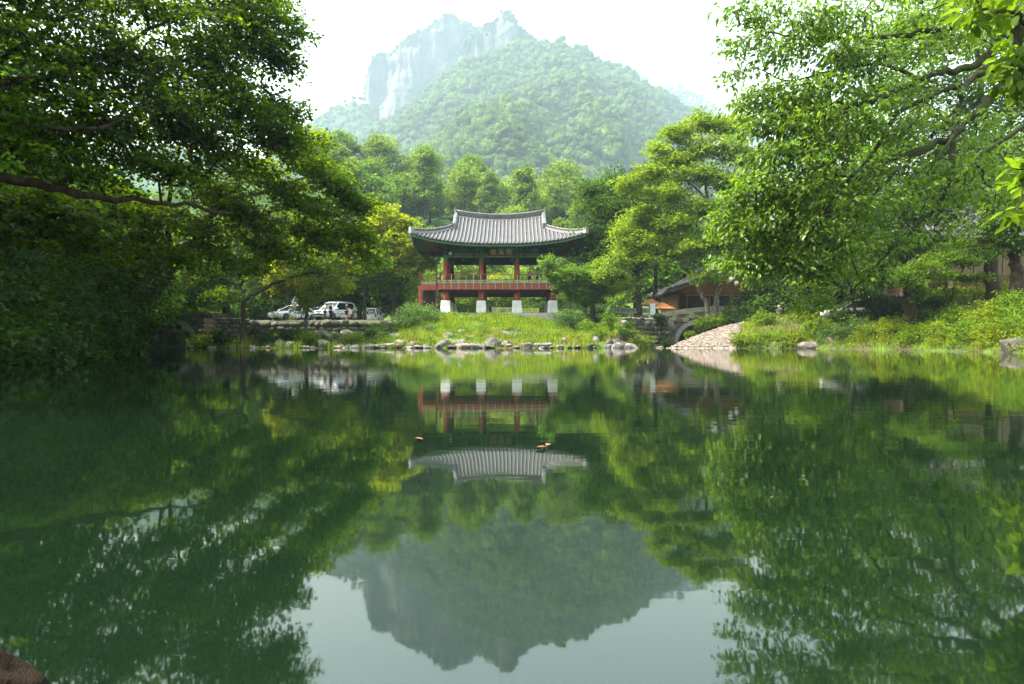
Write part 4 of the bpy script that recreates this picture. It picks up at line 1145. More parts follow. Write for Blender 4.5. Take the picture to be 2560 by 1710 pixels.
M_PLINTH = mat('plinth_stone', (0.42, 0.40, 0.36), 0.9, 0.25, 2.0, spec=0.2, bump=0.3)
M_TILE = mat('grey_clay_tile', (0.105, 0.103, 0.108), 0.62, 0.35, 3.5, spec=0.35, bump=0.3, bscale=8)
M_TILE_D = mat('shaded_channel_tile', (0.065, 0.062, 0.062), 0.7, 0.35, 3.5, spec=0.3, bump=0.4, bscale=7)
M_PLASTER = mat('lime_plaster', (0.26, 0.255, 0.25), 0.85, 0.25, 3.0, spec=0.2)
M_RAFTER = mat('rafter_wood', (0.15, 0.095, 0.075), 0.75, 0.35, 3.0, spec=0.2)
M_BOARD = mat('black_signboard', (0.012, 0.022, 0.024), 0.45, 0.3, 3.0, spec=0.4)
M_GOLD = mat('gilt_letters', (0.50, 0.34, 0.08), 0.4, 0.3, 6.0, spec=0.5, metal=0.3)
M_DARKWOOD = mat('dark_interior_wood', (0.035, 0.028, 0.026), 0.8, 0.4, 3.0, spec=0.15)
M_WHITE = mat('white_enamel', (0.75, 0.75, 0.73), 0.4, 0.05, 3.0)

PAV = thing('pavilion', 'two storey red and green pavilion with a grey tiled hip and gable roof', 'pavilion', (-1.2, 67.2, 3.13))
CXS = [-5.0, -1.667, 1.667, 5.0]
CYS = [-3.2, 0.0, 3.2]

def bevelled(o, w=0.04, seg=2):
    b = o.modifiers.new('bevel', 'BEVEL'); b.width = w; b.segments = seg; b.limit_method = 'ANGLE'
    return o

# plinth
pl = MB(); pl.box((0, 0, -0.5), (12.4, 9.0, 0.98)); pl.build('plinth', M_PLINTH, PAV)
me_base = MB().box((0, 0, 0.58), (0.98, 0.98, 1.17), top=(0.87, 0.87)).mesh('stone_base')
me_base.materials.append(M_BASE)
me_low = MB().lathe([(0.30, 1.165), (0.285, 1.5), (0.275, 2.3)], 18).mesh('lower_column', True); me_low.materials.append(M_RED)
me_up = MB().lathe([(0.25, 2.78), (0.245, 3.6), (0.225, 4.88)], 18).mesh('upper_column', True); me_up.materials.append(M_RED)
me_head = MB().lathe([(0.227, 4.882), (0.235, 4.9), (0.235, 4.98), (0.222, 5.0), (0.222, 5.95)], 18).mesh('column_head', True); me_head.materials.append(M_GREEN_P)
for x in CXS:
    for y in CYS:
        if y == 0 and abs(x) < 4: continue
        for nm, me in (('stone_base', me_base), ('lower_column', me_low), ('upper_column', me_up), ('column_head', me_head)):
            o = link(nm, me, PAV); o.location = (x, y, 0)
            if nm == 'stone_base': bevelled(o, 0.06, 2)
# floor beams and deck
for y in CYS: MB().box((0, y, 2.08), (10.6, 0.30, 0.30)).build('floor_beam', M_RED_DARK, PAV)
for x in CXS: MB().box((x, 0, 2.04), (0.26, 7.0, 0.26)).build('cross_beam', M_RED_DARK, PAV)
for k in range(13): MB().box((-5.4 + k * 0.9, 0, 2.30), (0.12, 7.4, 0.16)).build('floor_joist', M_RED_DARK, PAV)
MB().box((0, 0, 2.70), (11.5, 7.9, 0.14)).build('deck', M_RED_DARK, PAV)
MB().box((0, 0, 2.40), (11.3, 7.7, 0.04)).build('deck_underside', M_DARKWOOD, PAV)

# railing with pierced panels
def ring_panel(w, h, t=0.05, n=16):
    rect, hole = [], []
    for k in range(n):
        a = 2 * math.pi * k / n
        c, s = math.cos(a), math.sin(a)
        q = max(abs(c) / (w / 2), abs(s) / (h / 2))
        rect.append((c / q, s / q))
        hole.append((0.31 * w * c, 0.25 * h * s * (1 - 0.25 * abs(c))))
    vs = [(x, -t / 2, z) for x, z in rect] + [(x, -t / 2, z) for x, z in hole] + [(x, t / 2, z) for x, z in rect] + [(x, t / 2, z) for x, z in hole]
    fs = []
    for k in range(n):
        j = (k + 1) % n
        fs += [(k, j, n + j, n + k), (2 * n + j, 2 * n + k, 3 * n + k, 3 * n + j), (n + k, n + j, 3 * n + j, 3 * n + k), (j, k, 2 * n + k, 2 * n + j)]
    return MB().add(vs, fs)
BAY = 0.677
me_fas = MB().box((0, 0, 2.46), (BAY - 0.03, 0.09, 0.60)).mesh('fascia_panel'); me_fas.materials.append(M_RED)
me_pan = ring_panel(BAY - 0.05, 0.25).mesh('pierced_panel'); me_pan.materials.append(M_PALE_GREEN)
bal = MB()
prof = [(-0.10, 2.17), (-0.13, 2.4), (-0.09, 2.62), (-0.07, 2.85), (-0.10, 3.1), (-0.17, 3.32), (-0.20, 3.50)]
bal.prism([(p[0] - 0.03, p[1]) for p in prof] + [(p[0] + 0.04, p[1]) for p in reversed(prof)], 'x', -0.035, 0.035)
for z in (2.30, 2.45, 2.58, 2.72, 2.98): bal.box((0, -0.125, z), (0.085, 0.09, 0.035))
me_bal = bal.mesh('baluster'); me_bal.materials.append(M_CREAM)
def railing(cx, cyy, length, rz, n, parent):
    Mx = Matrix.Translation((cx, cyy, 0)) @ Matrix.Rotation(rz, 4, 'Z')
    for k in range(n):
        x = (k + 0.5 - n / 2) * length / n
        for nm, me, z in (('fascia_panel', me_fas, 0), ('pierced_panel', me_pan, 2.905)):
            o = link(nm, me, parent); o.matrix_local = Mx @ Matrix.Translation((x, 0, z)) @ Matrix.Scale(length / n / BAY, 4, (1, 0, 0))
    for k in range(1, n):
        o = link('baluster', me_bal, parent); o.matrix_local = Mx @ Matrix.Translation(((k - n / 2) * length / n, 0, 0))
    for nm, z, h, w, off in (('bottom_rail', 2.768, 0.025, 0.10, 0), ('middle_rail', 3.06, 0.06, 0.10, 0), ('backing_board', 2.46, 0.56, 0.04, 0.05)):
        o = MB().box((0, off, z), (length, w, h)).build(nm, M_RED, parent); o.matrix_local = Mx
    o = MB().tube([(-length / 2, -0.2, 3.54), (length / 2, -0.2, 3.54)], 0.042, 8).build('handrail', M_RED, parent, True); o.matrix_local = Mx
railing(0, -3.98, 11.5, 0, 17, PAV)
railing(5.78, 0, 7.9, R(90), 11, PAV)
railing(0, 3.98, 11.5, R(180), 17, PAV)
railing(-5.78, 1.6, 4.7, R(-90), 7, PAV)
for x, y in ((-5.78, -3.98), (5.78, -3.98), (5.78, 3.98), (-5.78, 3.98), (-5.78, -0.8)):
    MB().box((x, y, 2.95), (0.15, 0.15, 1.5)).lathe([(0.09, 3.70), (0.10, 3.74), (0.05, 3.82), (0.085, 3.90), (0.03, 4.0)], 10, (x, y, 0)).build('corner_post', M_RED_DARK, PAV)

# landing and covered stair at the left end
LX0, LX1, LY0, LY1 = -7.5, -5.86, -3.35, -0.6
MB().box(((LX0 + LX1) / 2, (LY0 + LY1) / 2, 2.62), (LX1 - LX0, LY1 - LY0, 0.12)).build('landing', M_RED_DARK, PAV)
MB().box(((LX0 + LX1) / 2, LY0, 2.38), (LX1 - LX0, 0.09, 0.50)).build('landing_fascia', M_RED, PAV)
for k in range(2):
    o = link('pierced_panel', me_pan, PAV); o.location = (LX0 + 0.50 + k * 0.74, LY0, 2.82)
MB().box(((LX0 + LX1) / 2, LY0, 3.0), (LX1 - LX0, 0.07, 0.06)).box(((LX0 + LX1) / 2, LY0, 3.40), (LX1 - LX0, 0.07, 0.05)).build('landing_rail', M_RED, PAV)
MB().box((LX0 + 0.9, LY0, 3.0), (0.07, 0.07, 0.9)).build('landing_baluster', M_RED, PAV)
me_post = MB().box((0, 0, 1.15), (0.26, 0.26, 2.9)).mesh('landing_post'); me_post.materials.append(M_RED)
for x, y in ((LX0 + 0.1, LY0 + 0.06), (LX0 + 0.1, LY1)):
    o = link('landing_post', me_post, PAV); o.location = (x, y, -0.3)
MB().box((LX0 + 0.1, LY0, 3.15), (0.17, 0.17, 1.1)).lathe([(0.09, 3.70), (0.11, 3.75), (0.03, 3.9)], 8, (LX0 + 0.1, LY0, 0)).build('newel_post', M_RED_DARK, PAV)
for k in range(12):
    MB().box(((LX0 + LX1) / 2, -0.45 + k * 0.27, 2.5 - k * 0.215), (LX1 - LX0 - 0.1, 0.30, 0.05)).build('tread', M_RED_DARK, PAV)
for x in (LX0 + 0.06, LX1 - 0.06):
    MB().beam((x, -0.6, 2.5), (x, 2.7, -0.12), 0.07, 0.34).build('stringer', M_RED_DARK, PAV)
MB().prism([(LX0 + 0.24, -0.35), (LX1 - 0.35, -0.35), (LX1 - 0.08, 2.3), (LX0 + 0.24, 2.3)], 'y', -2.3, -2.24).build('dark_stair_infill', M_DARKWOOD, PAV)  # dark panel stands in for the shaded opening under the landing
st = MB()
for k in range(14):
    z = 2.2 - k * 0.16; st.box((LX1 - 0.02 + k * 0.012 - 0.1, LY0 + 0.15, z), (0.22 if k % 2 else 0.15, 0.06, 0.15))
st.build('carved_bracket', M_RED_DARK, PAV)

# tie beams, brackets, ceiling
for y in (-3.2, 3.2):
    for k in range(3):
        xm = (CXS[k] + CXS[k + 1]) / 2
        MB().box((xm, y, 5.42), (2.88, 0.26, 0.38)).build('tie_beam', M_GREEN_P if y < 0 else M_GREEN_D, PAV)  # rear beams get the darker green, their shade put into the colour
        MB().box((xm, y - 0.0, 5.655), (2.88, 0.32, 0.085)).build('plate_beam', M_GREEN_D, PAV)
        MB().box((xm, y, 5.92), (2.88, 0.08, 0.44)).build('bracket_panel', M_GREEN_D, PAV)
        if y < 0:
            for s in (-1, 1):
                MB().box((xm + s * 0.95, y - 0.134, 5.42), (0.22, 0.012, 0.36)).build('painted_band', M_RED_DARK, PAV)
            MB().box((xm, y - 0.175, 5.245), (2.85, 0.03, 0.03)).build('beam_edging', M_PALE_GREEN, PAV)
            if k != 1:
                MB().prism([(xm - 0.45, 5.74), (xm + 0.45, 5.74), (xm + 0.3, 6.02), (xm, 6.12), (xm - 0.3, 6.02)], 'y', y - 0.09, y - 0.045).build('flower_panel', M_GREEN_P, PAV)
for x in (-5.0, 5.0):
    for y0, y1 in ((-3.2, 0), (0, 3.2)):
        MB().box((x, (y0 + y1) / 2, 5.42), (0.26, 2.75, 0.38)).build('tie_beam', M_GREEN_D, PAV)
        MB().box((x, (y0 + y1) / 2, 5.9), (0.08, 2.75, 0.5)).build('bracket_panel', M_GREEN_D, PAV)
arm = MB()
arm.prism([(-0.75, 5.72), (-0.55, 5.62), (-0.2, 5.55), (0.2, 5.55), (0.2, 6.15), (-0.3, 6.15), (-0.45, 5.95), (-0.78, 5.85)], 'x', -0.09, 0.09)
arm.prism([(-0.60, 5.98), (-0.2, 5.95), (-0.2, 6.2), (-0.62, 6.14)], 'x', -0.085, 0.085)
me_arm = arm.mesh('bracket_arm'); me_arm.materials.append(M_GREEN_P)
for x in CXS:
    for s in (-1, 1):
        o = link('bracket_arm', me_arm, PAV); o.location = (x, 3.2 * s, 0); o.rotation_euler = (0, 0, 0 if s < 0 else math.pi)
        MB().box((x, 3.2 * s - 0.0, 5.98), (0.95, 0.16, 0.2)).build('bracket_block', M_GREEN_P, PAV)
for y in (-3.2, 3.2):
    MB().tube([(-6.2, y, 6.36), (6.2, y, 6.36)], 0.17, 12).build('purlin', M_GREEN_D, PAV, True)
for x in (-5.0, 5.0):
    MB().tube([(x, -4.2, 6.36), (x, 4.2, 6.36)], 0.165, 12).build('purlin', M_GREEN_D, PAV, True)
MB().box((0, 0, 6.02), (9.8, 6.2, 0.06)).build('ceiling', M_DARKWOOD, PAV)
for x in CXS[1:3]:
    MB().box((x, 0, 5.75), (0.3, 6.3, 0.42)).build('roof_beam', M_GREEN_D, PAV)

# roof -----------------------------------------------------------------------------
EX, EY, XG, YG, ZR = 7.9, 5.9, 4.25, 2.45, 9.30
def ze_f(x): return 6.16 + 0.95 * (abs(x) / EX) ** 2.6
def ze_s(y): return 6.16 + 0.95 * (abs(y) / EY) ** 2.6
def ridge_z(x): return ZR + 0.42 * (abs(x) / XG) ** 2
def zf(x, y):
    t = 1 - abs(y) / EY
    xx = min(abs(x), XG)
    return ze_f(x) + (ridge_z(xx) - ze_f(x)) * (0.72 * t + 0.28 * t * t)
ZG = zf(XG, YG)
def zs(x, y):
    u = (EX - abs(x)) / (EX - XG)
    return ze_s(y) + (ZG + 0.05 - ze_s(y)) * (0.80 * u + 0.20 * u * u)
def hip_y(x):      # |y| on the hip line for |x| between XG and EX
    return YG + (EY - YG) * (abs(x) - XG) / (EX - XG)
def hip_x(y):
    return XG + (EX - XG) * (abs(y) - YG) / (EY - YG)
ROOF = bpy.data.objects.new('roof', None); COL.objects.link(ROOF); ROOF.parent = PAV
def strip(name, rows, mt, lift=0.0, thick=0.10):
    """rows: list of lists of points -> solid sheet"""
    n, k = len(rows), len(rows[0])
    vs = [(p[0], p[1], p[2] + lift) for r in rows for p in r] + [(p[0], p[1], p[2] + lift - thick) for r in rows for p in r]
    fs = []
    o = n * k
    for i in range(n - 1):
        for j in range(k - 1):
            a = i * k + j
            fs += [(a, a + k, a + k + 1, a + 1), (o + a, o + a + 1, o + a + k + 1, o + a + k)]
    for i in range(n - 1):
        for a, b in ((i * k, (i + 1) * k), (i * k + k - 1, (i + 1) * k + k - 1)):
            fs.append((a, b, o + b, o + a))
    for j in range(k - 1):
        for a in (j, (n - 1) * k + j):
            fs.append((a, a + 1, o + a + 1, o + a))
    ob = MB().add(vs, fs).build(name, mt, ROOF, False)
    return fix_normals(ob)
def front_end(x): return 0.0 if abs(x) <= XG else hip_y(x)
def side_end(y): return XG if abs(y) <= YG else hip_x(y)
for s in (-1, 1):
    xsr = np.linspace(-EX, EX, 47)
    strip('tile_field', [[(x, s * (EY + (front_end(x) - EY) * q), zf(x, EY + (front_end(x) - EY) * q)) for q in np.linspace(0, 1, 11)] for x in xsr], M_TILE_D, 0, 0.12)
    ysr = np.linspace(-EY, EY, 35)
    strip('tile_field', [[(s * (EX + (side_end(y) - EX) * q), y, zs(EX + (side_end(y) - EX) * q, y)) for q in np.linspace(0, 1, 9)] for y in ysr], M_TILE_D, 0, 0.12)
def roll(pts, r=0.092):
    """a row of half-round cover tiles, its round end tile at the eave"""
    m = MB()
    P = [Vector(p) for p in pts]
    d = (P[0] - P[1]).normalized()
    P[0] = P[0] + d * 0.10
    rads = []
    path = []
    n = len(P)
    for i in range(n - 1):
        path += [P[i], P[i].lerp(P[i + 1], 0.97)]
        rads += [r, r * 0.90]
    path.append(P[-1]); rads.append(r * 0.9)
    m.tube(path, rads, 8)
    side = d.cross(Vector((0, 0, 1))).normalized()
    upv = side.cross(d).normalized()
    c = P[0] + d * 0.012
    ring = [c + (side * math.cos(a) + upv * math.sin(a)) * r * 1.28 for a in (2 * math.pi * k / 12 for k in range(12))]
    m.add(ring + [q + d * 0.045 for q in ring], [tuple(range(12)), tuple(range(23, 11, -1))] + [(k, (k + 1) % 12, 12 + (k + 1) % 12, 12 + k) for k in range(12)])
    return m
NX = 45
for s in (-1, 1):
    for k in range(NX):
        x = -EX + 0.12 + (2 * EX - 0.24) * k / (NX - 1)
        e = front_end(x)
        if EY - e < 0.3: continue
        pts = [(x, s * (EY + (e - EY) * q), zf(x, EY + (e - EY) * q) + 0.035) for q in np.linspace(0, 1, 9 if e == 0 else 6)]
        fix_normals(roll(pts).build('tile_roll', M_TILE, ROOF, True))
    for k in range(33):
        y = -EY + 0.15 + (2 * EY - 0.3) * k / 32
        e = side_end(y)
        if EX - e < 0.3: continue
        pts = [(s * (EX + (e - EX) * q), y, zs(EX + (e - EX) * q, y) + 0.035) for q in np.linspace(0, 1, 6)]
        fix_normals(roll(pts).build('tile_roll', M_TILE, ROOF, True))
# ridges: plastered courses capped with tiles
def sweep(name, pts, w, h, mt, z0=0.0, cap=None):
    P = [Vector(p) for p in pts]
    vs, fs = [], []
    for i, p in enumerate(P):
        d = P[min(i + 1, len(P) - 1)] - P[max(i - 1, 0)]
        d.z = 0; d.normalize()
        sd = Vector((-d.y, d.x, 0)) * w / 2
        for a, b in ((-1, 0), (1, 0), (1, 1), (-1, 1)):
            vs.append(p + sd * a + Vector((0, 0, z0 + h * b)))
    for i in range(len(P) - 1):
        for k in range(4):
            fs.append((i * 4 + k, i * 4 + (k + 1) % 4, (i + 1) * 4 + (k + 1) % 4, (i + 1) * 4 + k))
    fs += [(0, 1, 2, 3), tuple((len(P) - 1) * 4 + k for k in (3, 2, 1, 0))]
    return fix_normals(MB().add(vs, fs).build(name, mt, ROOF))
rp = [(x, 0, ridge_z(x) - 0.12) for x in np.linspace(-XG - 0.12, XG + 0.12, 15)]
for k, (w, h, mt) in enumerate(((0.46, 0.16, M_PLASTER), (0.38, 0.10, M_TILE_D), (0.42, 0.05, M_TILE), (0.36, 0.10, M_TILE_D), (0.40, 0.05, M_TILE), (0.34, 0.10, M_TILE_D))):
    sweep('ridge_course', rp, w, h - 0.004, mt, sum((0.16, 0.10, 0.05, 0.10, 0.05, 0.10)[:k]))
MB().tube([(p[0], 0, p[2] + 0.62) for p in rp], 0.12, 8).build('ridge_cap', M_TILE, ROOF, True)
for s in (-1, 1):
    # upturned end tile of the main ridge
    MB().prism([(s * (XG + 0.02), ridge_z(XG) - 0.1), (s * (XG + 0.22), ridge_z(XG) - 0.1), (s * (XG + 0.24), ridge_z(XG) + 0.55), (s * (XG + 0.18), ridge_z(XG) + 0.85), (s * (XG + 0.05), ridge_z(XG) + 0.55)], 'y', -0.24, 0.24).build('ridge_end_tile', M_PLASTER, ROOF)
    for t in (-1, 1):
        vp = [(s * (XG + 0.05), t * y, zf(XG, y) + 0.02) for y in np.linspace(0.15, YG + 0.15, 8)]
        sweep('verge_ridge', vp, 0.36, 0.30, M_PLASTER, 0.0)
        sweep('verge_cap', vp, 0.24, 0.14, M_TILE, 0.302)
        MB().box((s * (XG + 0.05), t * (YG + 0.24), zf(XG, YG) + 0.18), (0.40, 0.18, 0.5)).build('verge_end_tile', M_TILE, ROOF)
        hp = []
        for q in np.linspace(0.0, 0.97, 9):
            x = XG + (EX - XG) * q; y = YG + (EY - YG) * q
            hp.append((s * x, t * y, max(zf(x, y), zs(x, y)) - 0.02 + 0.10 * max(0, q - 0.7)))
        sweep('hip_ridge', hp, 0.34, 0.22, M_PLASTER)
        sweep('hip_course', hp, 0.28, 0.11, M_TILE_D, 0.222)
        MB().tube([(p[0], p[1], p[2] + 0.37) for p in hp], 0.10, 8).build('hip_cap', M_TILE, ROOF, True)
        e = Vector(hp[-1])
        MB().box(e + Vector((s * 0.05, t * 0.05, 0.24)), (0.36, 0.36, 0.56), R(45)).build('hip_end_tile', M_PLASTER, ROOF)
    # boarded gable
    fix_normals(MB().prism([(-YG, ZG - 0.05), (YG, ZG - 0.05)] + [(y, zf(XG, abs(y)) - 0.05) for y in np.linspace(YG, -YG, 13)[1:-1]], 'x', s * (XG - 0.22), s * (XG - 0.14)).build('gable_boards', M_RED_DARK, ROOF))
    MB().box((s * (XG - 0.11), 0, ZG + 0.55), (0.06, 0.12, 1.0)).build('gable_strut', M_GREEN_P, ROOF)
    for t in (-1, 1):
        fix_normals(MB().prism([(t * 0.1, ridge_z(XG) - 0.55), (t * (YG - 0.1), ZG - 0.02), (t * (YG + 0.12), ZG + 0.06), (t * 0.1, ridge_z(XG) - 0.18)], 'x', s * (XG - 0.10), s * (XG + 0.0)).build('barge_board', M_RED_DARK, ROOF))

# eaves: soffit, edge boards, two tiers of rafters
def eave_pt(q):
    """point on the eave for q in 0..4 going round: front, right, back, left"""
    k, f = int(q) % 4, q - int(q)
    if k == 0: x = -EX + 2 * EX * f; return Vector((x, -EY, ze_f(x))), Vector((0, -1, 0))
    if k == 1: y = -EY + 2 * EY * f; return Vector((EX, y, ze_s(y))), Vector((1, 0, 0))
    if k == 2: x = EX - 2 * EX * f; return Vector((x, EY, ze_f(x))), Vector((0, 1, 0))
    y = EY - 2 * EY * f; return Vector((-EX, y, ze_s(y))), Vector((-1, 0, 0))
for k in range(4):
    top = []
    for f in np.linspace(0.0, 1.0, 25):
        p, n = eave_pt(k + min(f, 0.9999))
        ix = max(-4.9, min(4.9, p.x)); iy = max(-3.1, min(3.1, p.y))
        a = p - n * 0.06 + Vector((0, 0, -0.155)); b = Vector((ix, iy, 6.62))
        top.append([a, a.lerp(b, 0.5) + Vector((0, 0, -0.03)), b])
    strip('soffit', top, M_DARKWOOD, 0, 0.03)
    row_a, row_b = [], []
    for f in np.linspace(0.0, 0.9999, 33):
        p, n = eave_pt(k + f)
        row_a.append([p - n * 0.03 + Vector((0, 0, -0.13)), p - n * 0.03 + Vector((0, 0, -0.27))])
    vs = [v for r in row_a for v in r]; n0 = len(vs)
    vs += [v - eave_pt(k + 0.5)[1] * 0.06 for v in vs]
    fs = []
    for i in range(32):
        a = i * 2
        fs += [(a, a + 1, a + 3, a + 2), (n0 + a + 2, n0 + a + 3, n0 + a + 1, n0 + a), (a + 1, n0 + a + 1, n0 + a + 3, a + 3)]
    fix_normals(MB().add(vs, fs).build('eave_board', M_GREEN_P, ROOF))
for k in range(4):
    cnt = 43 if k % 2 == 0 else 31
    for i in range(cnt):
        f = (i + 0.5) / cnt
        p, n = eave_pt(k + f)
        ix = max(-4.7, min(4.7, p.x)); iy = max(-3.0, min(3.0, p.y))
        inner = Vector((ix, iy, 6.62))
        a = p - n * 0.08 + Vector((0, 0, -0.26))
        mid = p.lerp(inner, 0.34) + Vector((0, 0, -0.34))
        o = MB().beam(a, a.lerp(inner + Vector((0, 0, -0.1)), 0.36), 0.095, 0.11).build('flying_rafter', M_GREEN_P, ROOF)
        o = MB().tube([mid, inner + Vector((0, 0, -0.10))], 0.075, 7).build('rafter', M_RAFTER, ROOF, True)
    p, n = eave_pt(k + 0.0)
for sx in (-1, 1):
    for sy in (-1, 1):
        MB().beam((sx * 4.6, sy * 3.0, 6.35), (sx * (EX - 0.25), sy * (EY - 0.25), 6.78), 0.2, 0.3).build('hip_rafter', M_RED_DARK, ROOF)

# name board
sb = MB().box((0.17, -3.52, 5.66), (2.45, 0.07, 0.80), rx=R(9)).build('signboard', M_BOARD, PAV)
MB().box((0.17, -3.60, 5.255), (2.55, 0.05, 0.05)).build('frame', M_PALE_GREEN, sb)
def text_mesh(body, size, depth=0.012):
    c = bpy.data.curves.new('lettering', 'FONT'); c.body = body; c.size = size; c.extrude = depth; c.align_x = 'CENTER'; c.align_y = 'CENTER'; c.resolution_u = 2
    c.offset = 0.008 * size
    o = bpy.data.objects.new('lettering', c); COL.objects.link(o)
    bpy.context.view_layer.update()
    me = bpy.data.meshes.new_from_object(o.evaluated_get(bpy.context.evaluated_depsgraph_get()))
    bpy.data.objects.remove(o); bpy.data.curves.remove(c)
    return me
for k, ch in enumerate('樓溪雙'):
    me = text_mesh(ch, 0.58)
    o = link('character', me, sb, M_GOLD)
    o.location = (0.17 + (k - 1) * 0.74, -3.565, 5.67); o.rotation_euler = (R(90 + 9), 0, 0)
# small lamps under the ceiling and a floodlight on the left column
for x, y in ((-1.2, 1.0), (1.2, 1.0), (-3.6, 0.5)):
    MB().lathe([(0.05, 0), (0.09, -0.08), (0.02, -0.14)], 8, (x, y, 5.52)).build('ceiling_lamp', M_WHITE, PAV)
MB().lathe([(0.05, 0.0), (0.15, 0.05), (0.17, 0.22), (0.06, 0.32)], 10, (-4.55, -3.5, 5.42)).build('floodlight', M_WHITE, PAV)

# ================================================================== stone work
def ico_pts(sub):
    import bmesh
    bm = bmesh.new(); bmesh.ops.create_icosphere(bm, subdivisions=sub, radius=1.0)
    v = np.array([tuple(q.co) for q in bm.verts]); f = [tuple(x.index for x in q.verts) for q in bm.faces]
    bm.free(); return v, np.array(f)
ICO1, ICO2, ICO3 = ico_pts(2), ico_pts(3), ico_pts(4)
def rock_mesh(name, seed, ico=ICO3, boxy=0.5, rough=0.22):
    v, f = ico
    n = v.copy()
    b = n / np.max(np.abs(n), axis=1, keepdims=True) * 0.82
    p = n * (1 - boxy) + b * boxy
    h = fbm(n[:, 0] * 1.3 + seed * 7.1, n[:, 1] * 1.3, n[:, 2] * 1.3, seed, 4)
    h2 = np.abs(fbm(n[:, 0] * 2.2 - seed * 3.3, n[:, 1] * 2.2, n[:, 2] * 2.2, seed + 50, 3))
    p = p * (1 + rough * h - 0.25 * h2)[:, None]
    # a few planes broken off
    rng = np.random.default_rng(seed)
    for _ in range(5):
        d = unit(rng.normal(size=3)); k = rng.uniform(0.55, 0.8)
        t = p @ d
        p = p - np.maximum(t - k, 0)[:, None] * d * 0.85
    return np_mesh(name, p, f, True)
def chamfer_box(name, seed):
    """a hewn block with worn edges, 44 triangles"""
    rng = np.random.default_rng(seed)
    c = 0.10
    vs = []
    for x in (-1, 1):
        for y in (-1, 1):
            for z in (-1, 1):
                j = rng.uniform(-0.10, 0.10, 3)
                q = np.array((x, y, z)) * 0.5 * (1 + j)
                vs += [q - np.array((x * c, 0, 0)), q - np.array((0, y * c, 0)), q - np.array((0, 0, z * c))]
    import bmesh
    bm = bmesh.new()
    for q in vs: bm.verts.new(tuple(q))
    bmesh.ops.convex_hull(bm, input=bm.verts)
    me = bpy.data.meshes.new(name); bm.to_mesh(me); bm.free()
    return me
BLOCKS = [chamfer_box('block', 300 + k) for k in range(7)]
def wall_stone(seed):
    me = rock_mesh('stone', seed, ICO1, 0.62, 0.2)
    for v in me.vertices: v.co *= 0.60
    return me
WALL_STONES = [wall_stone(330 + k) for k in range(8)]
def dup_mesh(me, m):
    q = me.copy(); q.materials.clear(); q.materials.append(m); return q

def stone_wall(name, label, p0, p1, z0, z1, size, mats_, seed, depth=0.5):
    """rubble wall face between two points; each stone a part"""
    rng = np.random.default_rng(seed)
    p0, p1 = Vector((*p0, 0)), Vector((*p1, 0))
    L = (p1 - p0).length; d = (p1 - p0).normalized(); ang = math.atan2(d.y, d.x)
    t = thing(name, label, 'wall', (p0.x, p0.y, z0), ang)
    variants = [dup_mesh(me, mm) for me in WALL_STONES for mm in mats_]
    MB().box((L / 2, depth * 0.75, (z1 - z0) / 2 - 0.1), (L, depth, z1 - z0)).build('backing', M_ROCK_DARK, t)
    z = 0.0
    while z < z1 - z0 - 0.05:
        h = size * rng.uniform(0.62, 1.0)
        h = min(h, z1 - z0 - z + 0.06)
        x = -rng.uniform(0, 0.3)
        while x < L:
            w = size * rng.uniform(0.8, 1.9)
            hh = h * rng.uniform(0.85, 1.18)
            o = link('stone', variants[rng.integers(len(variants))], t)
            o.location = (x + w / 2, depth * 0.3 + rng.uniform(-0.07, 0.05), z + hh / 2 + rng.uniform(-0.03, 0.03))
            o.scale = (w * 1.05, depth * 0.8, hh * 1.06)
            o.rotation_euler = (rng.uniform(-0.08, 0.08), rng.uniform(-0.12, 0.12), rng.uniform(-0.12, 0.12))
            x += w * 0.98
        z += h * 0.97
    return t
M_STONE_MOSS = mat('mossy_wall_stone', (0.15, 0.14, 0.11), 0.92, 0.5, 2.0, spec=0.15, bump=0.6, base2=(0.06, 0.075, 0.03))
stone_wall('stone_wall', 'rough stone retaining wall below the straight trunked tree left of the arched bridge', (8.7, 52.2), (13.3, 57.9), 0.0, 2.30, 0.46, [M_ROCK_DARK, M_STONE_MOSS, M_STONE], 11)
stone_wall('stone_wall', 'long mossy stone retaining wall in shade under the parked cars', (-24.5, 56.0), (-9.0, 56.0), 0.55, 2.08, 0.52, [M_STONE_MOSS, M_ROCK_DARK], 12)
stone_wall('stone_wall', 'dark stone wall beside the small left bridge', (-22.7, 50.3), (-20.6, 53.4), 0.0, 2.2, 0.42, [M_STONE_MOSS, M_ROCK_DARK], 13)

